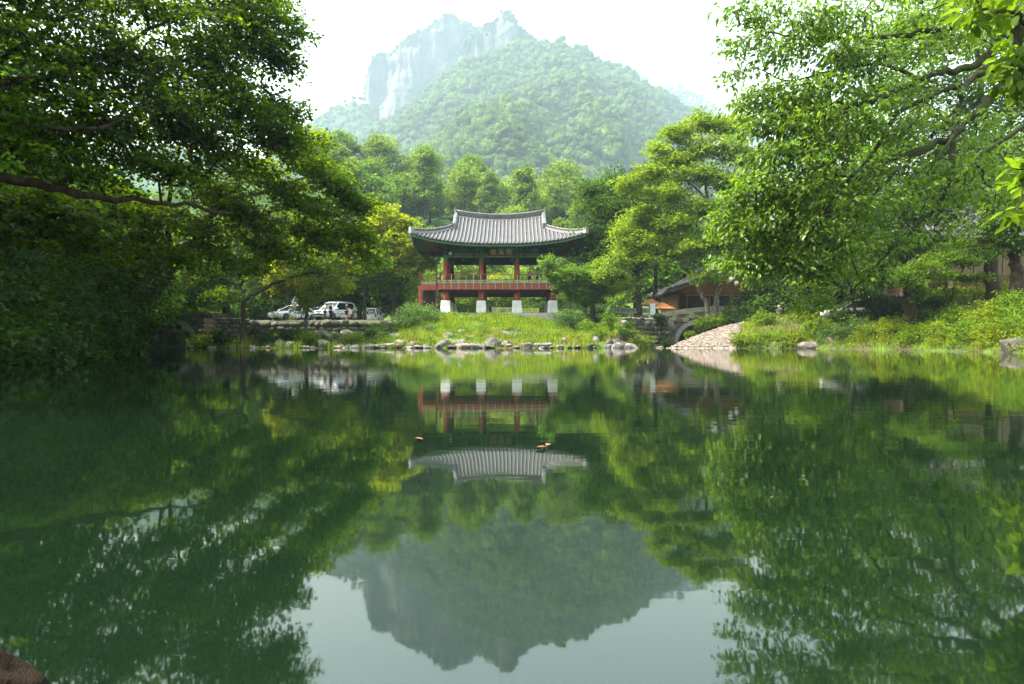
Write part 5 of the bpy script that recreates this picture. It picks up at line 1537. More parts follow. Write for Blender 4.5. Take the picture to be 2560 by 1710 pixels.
def arch_bridge(name, label, loc, rz, r, ring, length, depth, z_spring, deck_l, deck_m, deck_r, mats_, seed, par_h=0.42):
    """stone arch bridge, front face at local y=0"""
    rng = np.random.default_rng(seed)
    m_vous, m_block, m_par, m_dark = mats_
    t = thing(name, label, 'bridge', loc, rz)
    n = 13
    for k in range(n):
        a0, a1 = math.pi * k / n + 0.006, math.pi * (k + 1) / n - 0.006
        pts = []
        for a, rr in ((a0, r), (a1, r), (a1, r + ring * rng.uniform(0.95, 1.05)), (a0, r + ring)):
            pts.append((rr * math.cos(a), z_spring + rr * math.sin(a)))
        fix_normals(MB().prism(pts, 'y', -0.05 - rng.uniform(0, 0.03), 0.5).build('voussoir', m_vous, t))
    for s in (-1, 1):
        for k in range(max(1, int(z_spring / 0.4 + 0.5) + 1)):
            h = 0.42
            fix_normals(MB().box((s * (r + ring / 2), depth / 2 - 0.03, z_spring - h * (k + 0.5)), (ring * 1.05, depth + 0.06, h - 0.015)).build('pier_stone', m_vous, t))
    deck = lambda x: np.interp(x, [-length / 2, 0, length / 2], [deck_l, deck_m, deck_r])
    # spandrel backing
    out = [(-length / 2, -0.8), (-r - ring * 0.5, -0.8)]
    out += [((r + ring * 0.5) * math.cos(a), z_spring + (r + ring * 0.5) * math.sin(a)) for a in np.linspace(math.pi, 0, 15)]
    out += [(r + ring * 0.5, -0.8), (length / 2, -0.8)] + [(x, deck(x)) for x in np.linspace(length / 2, -length / 2, 7)]
    fix_normals(MB().prism(out, 'y', 0.05, depth - 0.05).build('core', m_dark, t))
    barrel = [(rr * math.cos(a), z_spring + rr * math.sin(a)) for rr, aa in ((r + 0.02, np.linspace(0, math.pi, 13)), (r + ring * 0.5, np.linspace(math.pi, 0, 13))) for a in aa]
    fix_normals(MB().prism(barrel, 'y', 0.502, depth - 0.06).build('barrel', m_dark, t))  # dark lining puts the inner shade of the arch into colour
    # facing blocks
    variants = [dup_mesh(me, mm) for me in BLOCKS[:5] for mm in m_block]
    z = -0.4
    while z < max(deck_l, deck_m, deck_r):
        h = rng.uniform(0.30, 0.42)
        x = -length / 2
        while x < length / 2:
            w = rng.uniform(0.45, 0.85)
            cxm = x + w / 2
            near = math.hypot(min(abs(x), abs(x + w)) if x * (x + w) > 0 else 0, max(z - z_spring, 0))
            if near > r + ring * 0.92 or (z < z_spring and min(abs(x), abs(x + w)) > r + ring * 0.9 and x * (x + w) > 0):
                hh = min(h, deck(cxm) - z)
                if hh > 0.12:
                    for yy in (0.02, depth - 0.02):
                        o = link('block', variants[rng.integers(len(variants))], t)
                        o.location = (cxm, yy, z + hh / 2); o.scale = (w * 0.985, 0.16 + rng.uniform(0, 0.04), hh * 0.97)
            x += w
        z += h
    # parapet slabs on corbels
    k = 5
    for i in range(k):
        x0 = -length / 2 + length * i / k + 0.015; x1 = -length / 2 + length * (i + 1) / k - 0.015
        for y0, y1 in ((-0.22, 0.12), (depth - 0.12, depth + 0.22)):
            fix_normals(MB().prism([(x0, deck(x0)), (x1, deck(x1)), (x1, deck(x1) + par_h), (x0, deck(x0) + par_h)], 'y', y0, y1).build('parapet_slab', m_par, t))
        for xx in (x0 + 0.1, ):
            MB().box((xx, -0.10, deck(xx) - 0.22), (0.42, 0.26, 0.42)).build('corbel', m_par, t)
    fix_normals(MB().prism([(x, deck(x) + 0.02) for x in np.linspace(-length / 2, length / 2, 7)] + [(x, deck(x) - 0.15) for x in np.linspace(length / 2, -length / 2, 7)], 'y', 0.0, depth).build('deck', M_PAVE, t))
    return t
M_PARAPET = mat('weathered_parapet', (0.30, 0.29, 0.225), 0.92, 0.35, 1.5, spec=0.2, bump=0.4, base2=(0.17, 0.175, 0.11))
arch_bridge('stone_bridge', 'pale stone arch bridge with a plain parapet beside the gravel bank', (15.9, 58.0, 0.0), R(-10), 1.75, 0.36, 7.4, 4.6, 0.25, 2.45, 3.0, 3.05,
            (M_STONE, [M_STONE_BROWN, M_STONE], M_PARAPET, M_ROCK_DARK), 21)
arch_bridge('stone_bridge', 'small dark mossy arch bridge in shade at the left end of the pond', (-25.5, 50.6, 0.0), R(4), 1.85, 0.34, 5.6, 4.0, 0.1, 2.5, 2.6, 2.5,
            (M_STONE_MOSS, [M_STONE_MOSS, M_ROCK_DARK], M_STONE_MOSS, M_ROCK_DARK), 22, par_h=0.2)

# gate-like stone pillar at the end of the left wall
t = thing('stone_pillar', 'sunlit brown stone pillar between the left bridge and the wall', 'pillar', (at(524, 850, 49.6).x, 49.6, 0.1))
for k in range(5):
    o = link('block', dup_mesh(BLOCKS[k], M_STONE_BROWN), t); o.location = (0, 0, 0.2 + k * 0.4); o.scale = (0.75 - 0.02 * k, 0.7, 0.41); o.rotation_euler = (0, 0, 0.1 * k)

# boulders -----------------------------------------------------------------------
RK = [rock_mesh('boulder', 400 + k, ICO2, 0.45 + 0.1 * (k % 4), 0.24) for k in range(10)]
M_ROCK_PINK = mat('pinkish_granite', (0.27, 0.205, 0.165), 0.9, 0.4, 1.4, spec=0.2, bump=0.6, bscale=7, base2=(0.11, 0.085, 0.065))
BOULDERS = [  # px, py of the middle, distance, width px, height px, tone
    (700, 857, 49, 26, 18, 1), (722, 859, 48.3, 20, 16, 0), (801, 829, 53.5, 26, 22, 2), (819, 834, 52.5, 22, 14, 2), (853, 836, 52, 24, 16, 0), (806, 857, 48.6, 24, 20, 2), (867, 817, 55.5, 34, 20, 0), (897, 830, 53, 22, 15, 0),
    (928, 815, 55.5, 26, 14, 1), (851, 866, 47.6, 15, 8, 2), (871, 867, 47.5, 13, 7, 0), (919, 865, 47.6, 36, 9, 0), (953, 838, 52, 18, 12, 0), (965, 864, 47.6, 38, 11, 0), (985, 843, 50.5, 30, 14, 2), (998, 860, 47.8, 26, 18, 2),
    (1026, 862, 47.6, 30, 14, 2), (1017, 840, 51, 16, 10, 0), (1064, 867, 47.2, 20, 9, 0), (1110, 861, 47.5, 28, 18, 0), (1122, 842, 50, 26, 15, 0), (1147, 857, 48, 36, 12, 0), (1155, 865, 47.1, 28, 12, 2), (1188, 864, 47.1, 34, 12, 0), (1210, 868, 46.9, 12, 7, 0),
    (1156, 833, 51.5, 26, 11, 0), (1180, 846, 49.5, 22, 9, 0), (1230, 858, 47.4, 44, 24, 1), (1255, 837, 51, 38, 13, 0), (1268, 861, 47.3, 24, 12, 0), (1298, 829, 52.5, 24, 11, 0), (1314, 865, 47, 28, 13, 0), (1349, 841, 50.5, 30, 13, 0), (1357, 863, 47.1, 46, 12, 0),
    (1408, 852, 48.6, 18, 12, 2), (1327, 813, 56, 24, 8, 0), (1133, 811, 56.5, 24, 7, 2), (1242, 808, 57.5, 26, 6, 0), (1491, 838, 50, 16, 14, 0), (1522, 847, 49.4, 20, 14, 1), (1541, 845, 49.6, 24, 18, 1), (1564, 846, 50.2, 22, 20, 1), (1519, 864, 47.8, 14, 10, 0),
    (1546, 861, 48.3, 30, 16, 0), (1581, 863, 49.2, 34, 13, 0), (1651, 867, 50.5, 16, 5, 2), (1939, 862, 46, 22, 14, 2), (2024, 866, 44.6, 50, 20, 0), (2088, 858, 43.6, 40, 32, 1), (2023, 836, 47.5, 20, 12, 2), (1964, 795, 53.5, 20, 12, 0), (2170, 779, 44, 56, 16, 1),
    (2350, 812, 36.5, 30, 12, 2), (2548, 862, 26.6, 52, 34, 1), (2240, 872, 38.6, 34, 12, 1), (2420, 876, 31.5, 40, 14, 1)]
ORD_ = 'first second third fourth fifth sixth seventh eighth ninth tenth eleventh twelfth thirteenth fourteenth fifteenth sixteenth seventeenth eighteenth nineteenth'.split()
TENS = {2: 'twent', 3: 'thirt', 4: 'fort', 5: 'fift'}
def ordinal(n):
    if n < 20: return ORD[n - 1]
    t, u = divmod(n, 10)
    return TENS[t] + 'ieth' if u == 0 else TENS[t] + 'y-' + ORD[u - 1]
BOULDERS.sort()
TONE = ['grey', 'dark', 'pinkish']
rock_v = {}
rb = np.random.default_rng(9)
for k, (px, py, d, w, h, tone) in enumerate(BOULDERS):
    W, Hh = w * d / F, h * d / F
    c = at(px, py, d)
    g = max(gz1(c.x, c.y), -0.05)
    key = (k % 10, tone)
    if key not in rock_v: rock_v[key] = dup_mesh(RK[k % 10], (M_ROCK, M_ROCK_DARK, M_ROCK_PINK)[tone])
    shape = 'flat' if W > 2.3 * Hh else ('upright' if Hh > 0.85 * W else 'rounded')
    o = link('boulder', rock_v[key])
    zc = min(c.z, g + Hh * 0.35)
    o.location = (c.x, c.y + W * 0.3, zc - 0.2 * Hh - 0.04); o.scale = (W * 0.68, W * 0.6, Hh * 0.82 + 0.12)
    o.rotation_euler = (rb.uniform(-0.15, 0.15), rb.uniform(-0.15, 0.15), rb.uniform(0, 6.28) if shape != 'flat' else rb.uniform(-0.4, 0.4))
    where = 'at the waterline' if py > 852 else 'on the grassy slope'
    tag(o, '%s %s boulder %s, %s from the left among the shore boulders' % (TONE[tone], shape, where, ordinal(k + 1)), 'boulder', 'boulders along the shore')
# smaller stones strung along the water's edge
edge_pts = []
for q in range(46):
    xx = -23.5 + 31.0 * (q + rb.uniform(0.1, 0.9)) / 46
    yy = 46.2
    while pond_dist(np.array([xx]), np.array([yy]))[0] < -0.05 and yy < 50: yy += 0.1
    edge_pts.append((xx, yy + rb.uniform(-0.15, 0.5)))
edge_pts.sort()
for q, (xx, yy) in enumerate(edge_pts):
    tone = int(rb.choice([0, 0, 1, 2]))
    key = (q % 10, tone)
    if key not in rock_v: rock_v[key] = dup_mesh(RK[q % 10], (M_ROCK, M_ROCK_DARK, M_ROCK_PINK)[tone])
    o = link('stone', rock_v[key])
    s_ = rb.uniform(0.12, 0.34)
    o.location = (xx, yy, max(gz1(xx, yy), 0) + 0.02); o.scale = (s_ * rb.uniform(1, 1.6), s_, s_ * rb.uniform(0.45, 0.8)); o.rotation_euler = (0, rb.uniform(-0.2, 0.2), rb.uniform(0, 6.28))
    tag(o, 'small %s stone, %s from the left along the far water edge' % (TONE[tone], ordinal(q + 1)), 'stone', 'small stones along the far water edge')
o = link('boulder', dup_mesh(rock_mesh('boulder', 404, ICO3, 0.45, 0.24), mat('brown_wet_rock', (0.021, 0.0125, 0.007), 0.85, 0.4, 9.0, spec=0.08, bump=0.6, bscale=40)))
o.location = (-0.665, 0.83, -0.055); o.scale = (0.135, 0.11, 0.125); o.rotation_euler = (0.1, 0.10, 2.2)
tag(o, 'brown wet rock breaking the water at the lower left corner', 'rock')
# a few leaves adrift on the water
M_DRIFT = mat('fallen_leaf', (0.22, 0.10, 0.04), 0.7, 0.4, 9.0)
for k, (px, py) in enumerate([(1340, 1124), (1366, 1119), (1356, 1126), (1058, 1103), (1601, 906), (1612, 906)]):
    d = EYE * F / (py - 856)
    lv, lt = leaf_arrays(np.array([[0, 0, 0.0]]), np.array([[math.cos(k), math.sin(k), 0.12]]), np.array([[0, 0, 1.0]]), np.array([0.045 if py > 1000 else 0.14]), np.array([0.03 if py > 1000 else 0.09]), 'oval')
    o = link('fallen_leaf', np_mesh('fallen_leaf', lv, lt), None, M_DRIFT)
    o.location = ((px - 1280) * d / F, d, 0.006)
    tag(o, ['left brown leaf of three adrift over the roof reflection', 'right brown leaf of three adrift over the roof reflection', 'middle brown leaf of three adrift over the roof reflection', 'lone brown leaf adrift left of the roof reflection', 'left of two leaves adrift in front of the stone wall', 'right of two leaves adrift in front of the stone wall'][k], 'leaf', 'fallen leaves on the water')

# gravel spit at the foot of the bridge ------------------------------------------------
M_GRAVEL = mat('pale_gravel', (0.235, 0.195, 0.165), 0.95, 0.35, 5.0, spec=0.15, bump=0.8, bscale=16, base2=(0.12, 0.098, 0.08))
gx, gy = np.meshgrid(np.arange(10.4, 19.2, 0.2), np.arange(46.0, 58.2, 0.2))
def in_gravel(x, y):
    d = pond_dist(x, y)
    return (d > -0.35) & (y > 46.0) & (y < 58) & (x > 10.4 + 0.1 * np.maximum(y - 47, 0)) & (x < 15.3 + 0.42 * (y - 46.2) + 0.35 * fbm(x, y, seed=8)) & (x < 18.8 - 0.35 * np.maximum(y - 53, 0))
gzv = np.maximum(gz(gx, gy), -0.1) + 0.05
ok = in_gravel(gx, gy)
idx = np.arange(gx.size).reshape(gx.shape)
q = ok[:-1, :-1] & ok[1:, :-1] & ok[:-1, 1:] & ok[1:, 1:]
fq = np.stack([idx[:-1, :-1][q], idx[:-1, 1:][q], idx[1:, 1:][q], idx[1:, :-1][q]], 1)
o = link('gravel_bank', np_mesh('gravel_bank', np.stack([gx.ravel(), gy.ravel(), gzv.ravel()], 1), fq, True), None, M_GRAVEL)
tag(o, kind='structure')
rg = np.random.default_rng(4)
pxs, pys = rg.uniform(10.4, 19, 9000), rg.uniform(46, 58, 9000)
okp = in_gravel(pxs, pys); pxs, pys = pxs[okp], pys[okp]
octv = np.array([(1, 0, 0), (-1, 0, 0), (0, 1, 0), (0, -1, 0), (0, 0, 1), (0, 0, -1)], float)
octf = np.array([(0, 2, 4), (2, 1, 4), (1, 3, 4), (3, 0, 4), (2, 0, 5), (1, 2, 5), (3, 1, 5), (0, 3, 5)])
n = len(pxs)
sz = rg.uniform(0.03, 0.09, (n, 1, 1)) * rg.uniform(0.6, 1.4, (n, 1, 3))
pv_ = octv[None] * sz + rg.normal(size=(n, 6, 3)) * 0.008 + np.stack([pxs, pys, np.maximum(gz(pxs, pys), -0.1) + 0.055], 1)[:, None]
o = link('pebbles', np_mesh('pebbles', pv_.reshape(-1, 3), (np.arange(n)[:, None, None] * 6 + octf[None]).reshape(-1, 3)), None, M_GRAVEL)
tag(o, 'loose pale pebbles covering the gravel bank by the bridge', 'pebbles', kind='stuff')

# ================================================================== buildings
def hanok(name, label, loc, rz, w, d, h_eave, h_ridge, over, n_roll, wall_m, post_m, open_front=False, side_m=None):
    """gabled tiled house; ridge along local x, front towards -y"""
    t = thing(name, label, 'building', loc, rz)
    MB().box((0, 0, -0.75), (w + 0.4, d + 0.4, 1.5)).build('foundation', M_ROCK_DARK, t)
    for s in (-1, 1):
        MB().box((s * (w / 2 - 0.1), 0, h_eave / 2), (0.2, d - 0.3, h_eave)).build('side_wall', side_m or wall_m, t)
        fix_normals(MB().prism([(-d / 2, h_eave), (d / 2, h_eave), (0, h_ridge - 0.15)], 'x', s * (w / 2 - 0.14), s * (w / 2 - 0.04)).build('gable', wall_m, t))
    MB().box((0, d / 2 - 0.1, h_eave / 2), (w - 0.4, 0.2, h_eave)).build('rear_wall', wall_m, t)
    k = max(3, int(w / 2.2) + 1)
    for i in range(k):
        MB().box((-w / 2 + 0.15 + (w - 0.3) * i / (k - 1), -d / 2, h_eave / 2), (0.26, 0.26, h_eave)).build('post', post_m, t)
    MB().box((0, -d / 2 + 0.02, h_eave - 0.15), (w, 0.22, 0.28)).build('lintel', post_m, t)
    for i in range(k - 1):
        x0 = -w / 2 + 0.15 + (w - 0.3) * i / (k - 1); x1 = -w / 2 + 0.15 + (w - 0.3) * (i + 1) / (k - 1)
        if not open_front:
            p = MB().box(((x0 + x1) / 2, -d / 2 + 0.14, 0.45), (x1 - x0 - 0.28, 0.12, 0.9)).build('dado', wall_m, t)
            f = MB()
            for q in range(4):
                f.box((x0 + 0.2 + (x1 - x0 - 0.4) * q / 3, -d / 2 + 0.12, (0.9 + h_eave - 0.3) / 2), (0.05, 0.06, h_eave - 1.2))
            wd = f.build('window', post_m, t)
            MB().box(((x0 + x1) / 2, -d / 2 + 0.17, (0.9 + h_eave - 0.3) / 2), (x1 - x0 - 0.3, 0.02, h_eave - 1.2)).build('pane', M_GLASS, wd)
    rf = bpy.data.objects.new('roof', None); COL.objects.link(rf); rf.parent = t
    ww = w + 2 * over
    for s in (-1, 1):
        e = Vector((0, s * (d / 2 + over), h_eave + 0.1)); r_ = Vector((0, 0, h_ridge))
        def surf(x, q):
            p = e.lerp(r_, q); sag = -0.10 * (h_ridge - h_eave) * math.sin(math.pi * q)
            return Vector((x, p.y, p.z + sag + 0.35 * (abs(x) / (ww / 2)) ** 3 * (1 - q)))
        rows = [[surf(x, q) for q in np.linspace(0, 1, 7)] for x in np.linspace(-ww / 2, ww / 2, 15)]
        vs = [p for r0 in rows for p in r0]
        n0 = len(vs); vs = vs + [p + Vector((0, 0, -0.14)) for p in vs]
        fs = []
        for i in range(14):
            for j in range(6):
                a = i * 7 + j
                fs += [(a, a + 7, a + 8, a + 1), (n0 + a + 1, n0 + a + 8, n0 + a + 7, n0 + a)]
            a = i * 7; fs.append((a, n0 + a, n0 + a + 7, a + 7))
        for j in range(6):
            for a in (j, 14 * 7 + j): fs.append((a, a + 1, n0 + a + 1, n0 + a))
        fix_normals(MB().add(vs, fs).build('tile_field', M_TILE_D, rf))
        for i in range(n_roll):
            x = -ww / 2 + 0.1 + (ww - 0.2) * i / (n_roll - 1)
            fix_normals(roll([surf(x, q) + Vector((0, 0, 0.04)) for q in np.linspace(0, 0.97, 6)], 0.10).build('tile_roll', M_TILE, rf, True))
        for g in (-1, 1):
            # verge: short tiles laid crosswise, their round ends outwards
            for q in np.linspace(0.06, 0.92, 11):
                p = surf(g * ww / 2, q) + Vector((0, 0, 0.06))
                MB().tube([p + Vector((g * 0.12, 0, 0)), p - Vector((g * 0.4, 0, 0))], 0.125, 10).build('verge_tile', M_PLASTER, rf, True)
            vp = [surf(g * (ww / 2 - 0.35), q) + Vector((0, 0, 0.12)) for q in np.linspace(0.05, 1, 6)]
            MB().tube(vp, 0.16, 7).build('verge_ridge', M_TILE, rf, True)
            fix_normals(MB().prism([(surf(ww / 2, q).y, surf(ww / 2, q).z - 0.12) for q in np.linspace(0, 1, 5)] + [(surf(ww / 2, q).y, surf(ww / 2, q).z - 0.46) for q in np.linspace(1, 0, 5)], 'x', g * (ww / 2 - 0.12), g * (ww / 2 - 0.06)).build('barge_board', M_RAFTER, rf))
        for i in range(int(ww / 0.5)):
            x = -ww / 2 + 0.25 + 0.5 * i
            MB().beam(surf(x, 0.01) + Vector((0, 0, -0.22)), surf(x, 0.4) + Vector((0, 0, -0.22)), 0.11, 0.12).build('rafter', M_RAFTER, rf)
    MB().box((0, 0, h_ridge + 0.14), (ww - 0.2, 0.34, 0.4)).build('ridge', M_PLASTER, rf)
    MB().tube([(-ww / 2 + 0.1, 0, h_ridge + 0.38), (ww / 2 - 0.1, 0, h_ridge + 0.38)], 0.13, 8).build('ridge_cap', M_TILE, rf, True)
    return t
M_GLASS = mat('dark_window_glass', (0.02, 0.025, 0.028), 0.06, 0.2, 2.0, spec=0.6)
M_ORANGEWOOD = mat('varnished_wood', (0.24, 0.10, 0.04), 0.6, 0.3, 3.0, spec=0.25)
M_BROWNWOOD = mat('brown_timber', (0.13, 0.07, 0.045), 0.75, 0.35, 3.0, spec=0.2)
M_ORANGE_CLOTH = mat('orange_canvas', (0.30, 0.13, 0.045), 0.8, 0.2, 2.5, spec=0.15)
shop = hanok('shop', 'timber shop with a tiled gable end behind the arched bridge', (at(1775, 790, 70).x, 70.2, 2.55), R(90), 8.0, 8.4, 2.6, 5.4, 1.0, 26, M_ORANGEWOOD, M_BROWNWOOD, True, M_DARKWOOD)  # dark side walls stand for the shaded shop interior
aw = MB(); aw.prism([(-4.25, 2.35), (-4.25, 2.47), (-3.3, 2.72), (-3.3, 2.60)], 'y', -3.6, 3.6)
o = fix_normals(aw.build('awning', M_ORANGEWOOD, shop)); o.rotation_euler = (0, 0, 0)
for y in (-3.2, -1.0, 1.2, 3.4): MB().box((-4.2, y, 1.17), (0.14, 0.14, 2.34)).build('awning_post', M_BROWNWOOD, shop)
MB().box((-3.9, 0.2, 0.45), (0.6, 5.5, 0.9)).build('counter', M_BROWNWOOD, shop)
hanok('temple_hall', 'grey tiled timber building half hidden by leaves at the right edge', (31.0, 46.0, 3.75), R(-12), 9.5, 5.0, 3.1, 5.3, 1.0, 30, M_BROWNWOOD, mat('weathered_post', (0.30, 0.23, 0.15), 0.8, 0.3, 3.0))

# ================================================================== small furniture
M_IRON = mat('dark_iron', (0.045, 0.038, 0.032), 0.5, 0.3, 6.0, spec=0.4)
M_GLOBE = mat('opal_globe', (0.72, 0.72, 0.68), 0.3, 0.08, 4.0, spec=0.5)
p = at(1827, 783, 55.0)
t = thing('lamp_post', 'brown lamp post with two white globes right of the bridge', 'lamp post', (p.x, p.y, gz1(p.x, p.y) - 0.05))
H_ = (at(1827, 700, 55).z - gz1(p.x, p.y))
MB().lathe([(0.16, 0), (0.15, 0.25), (0.08, 0.32), (0.06, 0.9), (0.05, H_ - 0.3), (0.06, H_ - 0.25), (0.035, H_ - 0.1)], 10).build('post', M_IRON, t, True)
for dx, dz, r_ in ((0.0, 0.02, 0.21), (0.46, -0.28, 0.19)):
    MB().tube([(0, 0, H_ - 0.5), (dx * 0.8, 0, H_ - 0.52 + dz), (dx, 0, H_ - 0.15 + dz)], 0.025, 6).build('arm', M_IRON, t, True)
    MB().lathe([(r_ * math.sin(a), -r_ * math.cos(a)) for a in np.linspace(0.25, 3.1, 10)], 14, (dx, 0, H_ + dz + 0.05)).build('globe', M_GLOBE, t, True)

def fence(label, pts, h=0.95):
    t = thing('rope_fence', label, 'fence', tuple(pts[0]))
    b0 = Vector(pts[0])
    for p in pts:
        MB().tube([Vector(p) - b0 + Vector((0, 0, -0.1)), Vector(p) - b0 + Vector((0, 0, h))], 0.05, 7).build('post', M_BROWNWOOD, t, True)
    for k in range(len(pts) - 1):
        a, b_ = Vector(pts[k]) - b0, Vector(pts[k + 1]) - b0
        for f in (0.5, 0.88):
            m_ = a.lerp(b_, 0.5) + Vector((0, 0, h * f - 0.1))
            MB().tube([a + Vector((0, 0, h * f)), m_, b_ + Vector((0, 0, h * f))], 0.018, 5).build('rope', M_STONE_BROWN, t, True)
def gpts(rows): 
    out = []
    for px, d in rows:
        x = (px - 1280) * d / F; out.append((x, d, gz1(x, d)))
    return out
fence('post and rope fence between the lamp post and the road', gpts([(1868, 54.5), (1908, 54), (1962, 53), (2016, 52)]))
fence('post and rope fence on the lit bank below the tiled building', gpts([(2390, 41), (2466, 39), (2556, 37)]))
# stone lantern-shaped finials by the bridge
for px, lab in ((1838, 'pale carved stone post right of the lamp post'), (1948, 'pale carved stone post along the rope fence')):
    p = at(px, 780, 55.5 if px < 1900 else 52.6)
    t = tag(link('stone_post', MB().lathe([(0.24, -0.2), (0.24, 0.55), (0.28, 0.6), (0.26, 0.7), (0.12, 0.78), (0.15, 0.9), (0.10, 1.0), (0.03, 1.06)], 8).mesh('stone_post'), None, M_STONE), lab, 'stone post')
    t.location = (p.x, p.y, gz1(p.x, p.y))
p = at(1653, 790, 57.2)
t = tag(link('stone_guardian', MB().lathe([(0.22, -0.3), (0.22, 0.35), (0.17, 0.4), (0.21, 0.62), (0.15, 0.85), (0.17, 1.0), (0.13, 1.15), (0.04, 1.22)], 10).mesh('stone_guardian', True), None, M_ROCK_DARK), 'dark weathered stone figure at the left end of the arched bridge', 'statue')
t.location = (p.x, p.y, gz1(p.x, p.y))
# long dark rocks and bench slab right of the lamp
def sign_board(name, label, cat, px, py0, py1, d, wpx, face_m, text=None, text_m=None, post_m=M_IRON, tsize=0.5, frame=True):
    c = at(px, py0, d); g = gz1(c.x, d)
    top, bot = c.z - g, at(px, py1, d).z - g
    w = wpx * d / F
    t = thing(name, label, cat, (c.x, d, g))
    MB().box((0, 0, (top + bot) / 2), (w, 0.04, top - bot)).build('panel', face_m, t)
    for s in (-1, 1): MB().tube([(s * w * 0.5, 0.06, -0.1), (s * w * 0.5, 0.06, top + 0.05)], 0.03, 6).build('post', post_m, t, True)
    if text:
        me = text_mesh(text, tsize, 0.003); me.materials.append(text_m)
        o = link('lettering', me, t); o.location = (0, -0.026, (top + bot) / 2); o.rotation_euler = (R(90), 0, 0)
        bw = max(v.co.x for v in me.vertices) - min(v.co.x for v in me.vertices)
        s = min(1.0, 0.82 * w / bw); o.scale = (s, 1, 1)
    return t
M_BANNER_G = mat('grey_banner_cloth', (0.34, 0.40, 0.40), 0.8, 0.1, 2.0)
M_BANNER_Y = mat('yellow_green_banner_cloth', (0.50, 0.52, 0.08), 0.8, 0.15, 2.0, base2=(0.30, 0.42, 0.08))
M_INK = mat('dark_ink', (0.03, 0.045, 0.06), 0.8, 0.1, 2.0)
M_INK_G = mat('green_ink', (0.04, 0.12, 0.03), 0.8, 0.1, 2.0)
sign_board('banner', 'grey cloth banner with dark lettering strung left of the straight trunk', 'banner', 1576, 771, 784, 62, 96, M_BANNER_G, '전통 체험객을 위한 예절안내', M_INK, tsize=0.34)
sign_board('banner', 'yellow green banner with lettering seen under the pavilion floor', 'banner', 1322, 771, 782, 79, 50, M_BANNER_Y, '입구 안내소 보시', M_INK_G, tsize=0.46)
sign_board('banner', 'pictorial green banner seen left of the lettered one under the pavilion', 'banner', 1258, 769, 784, 79.5, 56, mat('green_picture_banner', (0.42, 0.46, 0.10), 0.8, 0.4, 1.2, base2=(0.10, 0.13, 0.09)))
sign_board('notice_board', 'low black notice board on legs in front of the young maple', 'notice board', 1451, 774, 787, 59.5, 30, M_IRON)
sign_board('notice_board', 'plain white notice board beside a dark trunk behind the sedan', 'notice board', 738, 743, 766, 70, 17, M_WHITE)
sign_board('standing_banner', 'white standing banner beside the orange traffic cone', 'banner', 1632, 760, 788, 60.3, 13, mat('white_banner_cloth', (0.78, 0.82, 0.86), 0.7, 0.08, 1.5, base2=(0.55, 0.72, 0.80)))
c = at(1643, 789, 60.6)
t = thing('cooler_box', 'white box on the ground right of the standing banner', 'box', (c.x, c.y, gz1(c.x, c.y)))
MB().box((0, 0, 0.2), (0.42, 0.4, 0.4)).build('body', M_WHITE, t); MB().box((0, 0, 0.43), (0.45, 0.43, 0.06)).build('lid', M_WHITE, t); MB().box((-0.05, -0.205, 0.28), (0.14, 0.02, 0.05)).build('handle', M_INK, t)
c = at(1624, 790, 60.0)
M_CONE = mat('orange_plastic', (0.62, 0.10, 0.03), 0.5, 0.1, 3.0)
t = thing('traffic_cone', 'orange traffic cone with a white band at the foot of the path', 'traffic cone', (c.x, c.y, gz1(c.x, c.y)))
MB().box((0, 0, 0.03), (0.36, 0.36, 0.06)).build('base', M_CONE, t); MB().lathe([(0.15, 0.06), (0.03, 0.70)], 14).build('body', M_CONE, t, True); MB().lathe([(0.118, 0.30), (0.088, 0.46)], 14).build('band', M_WHITE, t, True)
for k, (px, lab) in enumerate(((1628, 'orange canvas parasol left of the shop, behind the standing banner'), (1656, 'lower orange canvas parasol against the shop corner'))):
    c = at(px, 771 + 3 * k, 63.5 - 1.2 * k); g = gz1(c.x, c.y)
    t = thing('parasol', lab, 'parasol', (c.x, c.y, g), 0.4 * k)
    z1 = at(px, 748 + 9 * k, c.y).z - g
    MB().lathe([(1.25, z1 - 0.62), (1.22, z1 - 0.58), (0.6, z1 - 0.27), (0.06, z1)], 8).build('canopy', M_ORANGE_CLOTH, t)
    MB().tube([(0, 0, 0), (0, 0, z1 + 0.05)], 0.025, 6).build('pole', M_BROWNWOOD, t); MB().lathe([(0.28, 0), (0.26, 0.08), (0.05, 0.12)], 10).build('foot', M_ROCK_DARK, t)
c = at(1548, 795, 60.2)
t = thing('bench', 'dark backless bench under the grey banner', 'bench', (c.x, c.y, gz1(c.x, c.y)))
for k in range(3): MB().box((0, -0.16 + 0.16 * k, 0.42), (1.5, 0.14, 0.05)).build('slat', M_DARKWOOD, t)
for s in (-1, 1): MB().box((s * 0.6, 0, 0.2), (0.08, 0.4, 0.4)).build('leg', M_IRON, t)

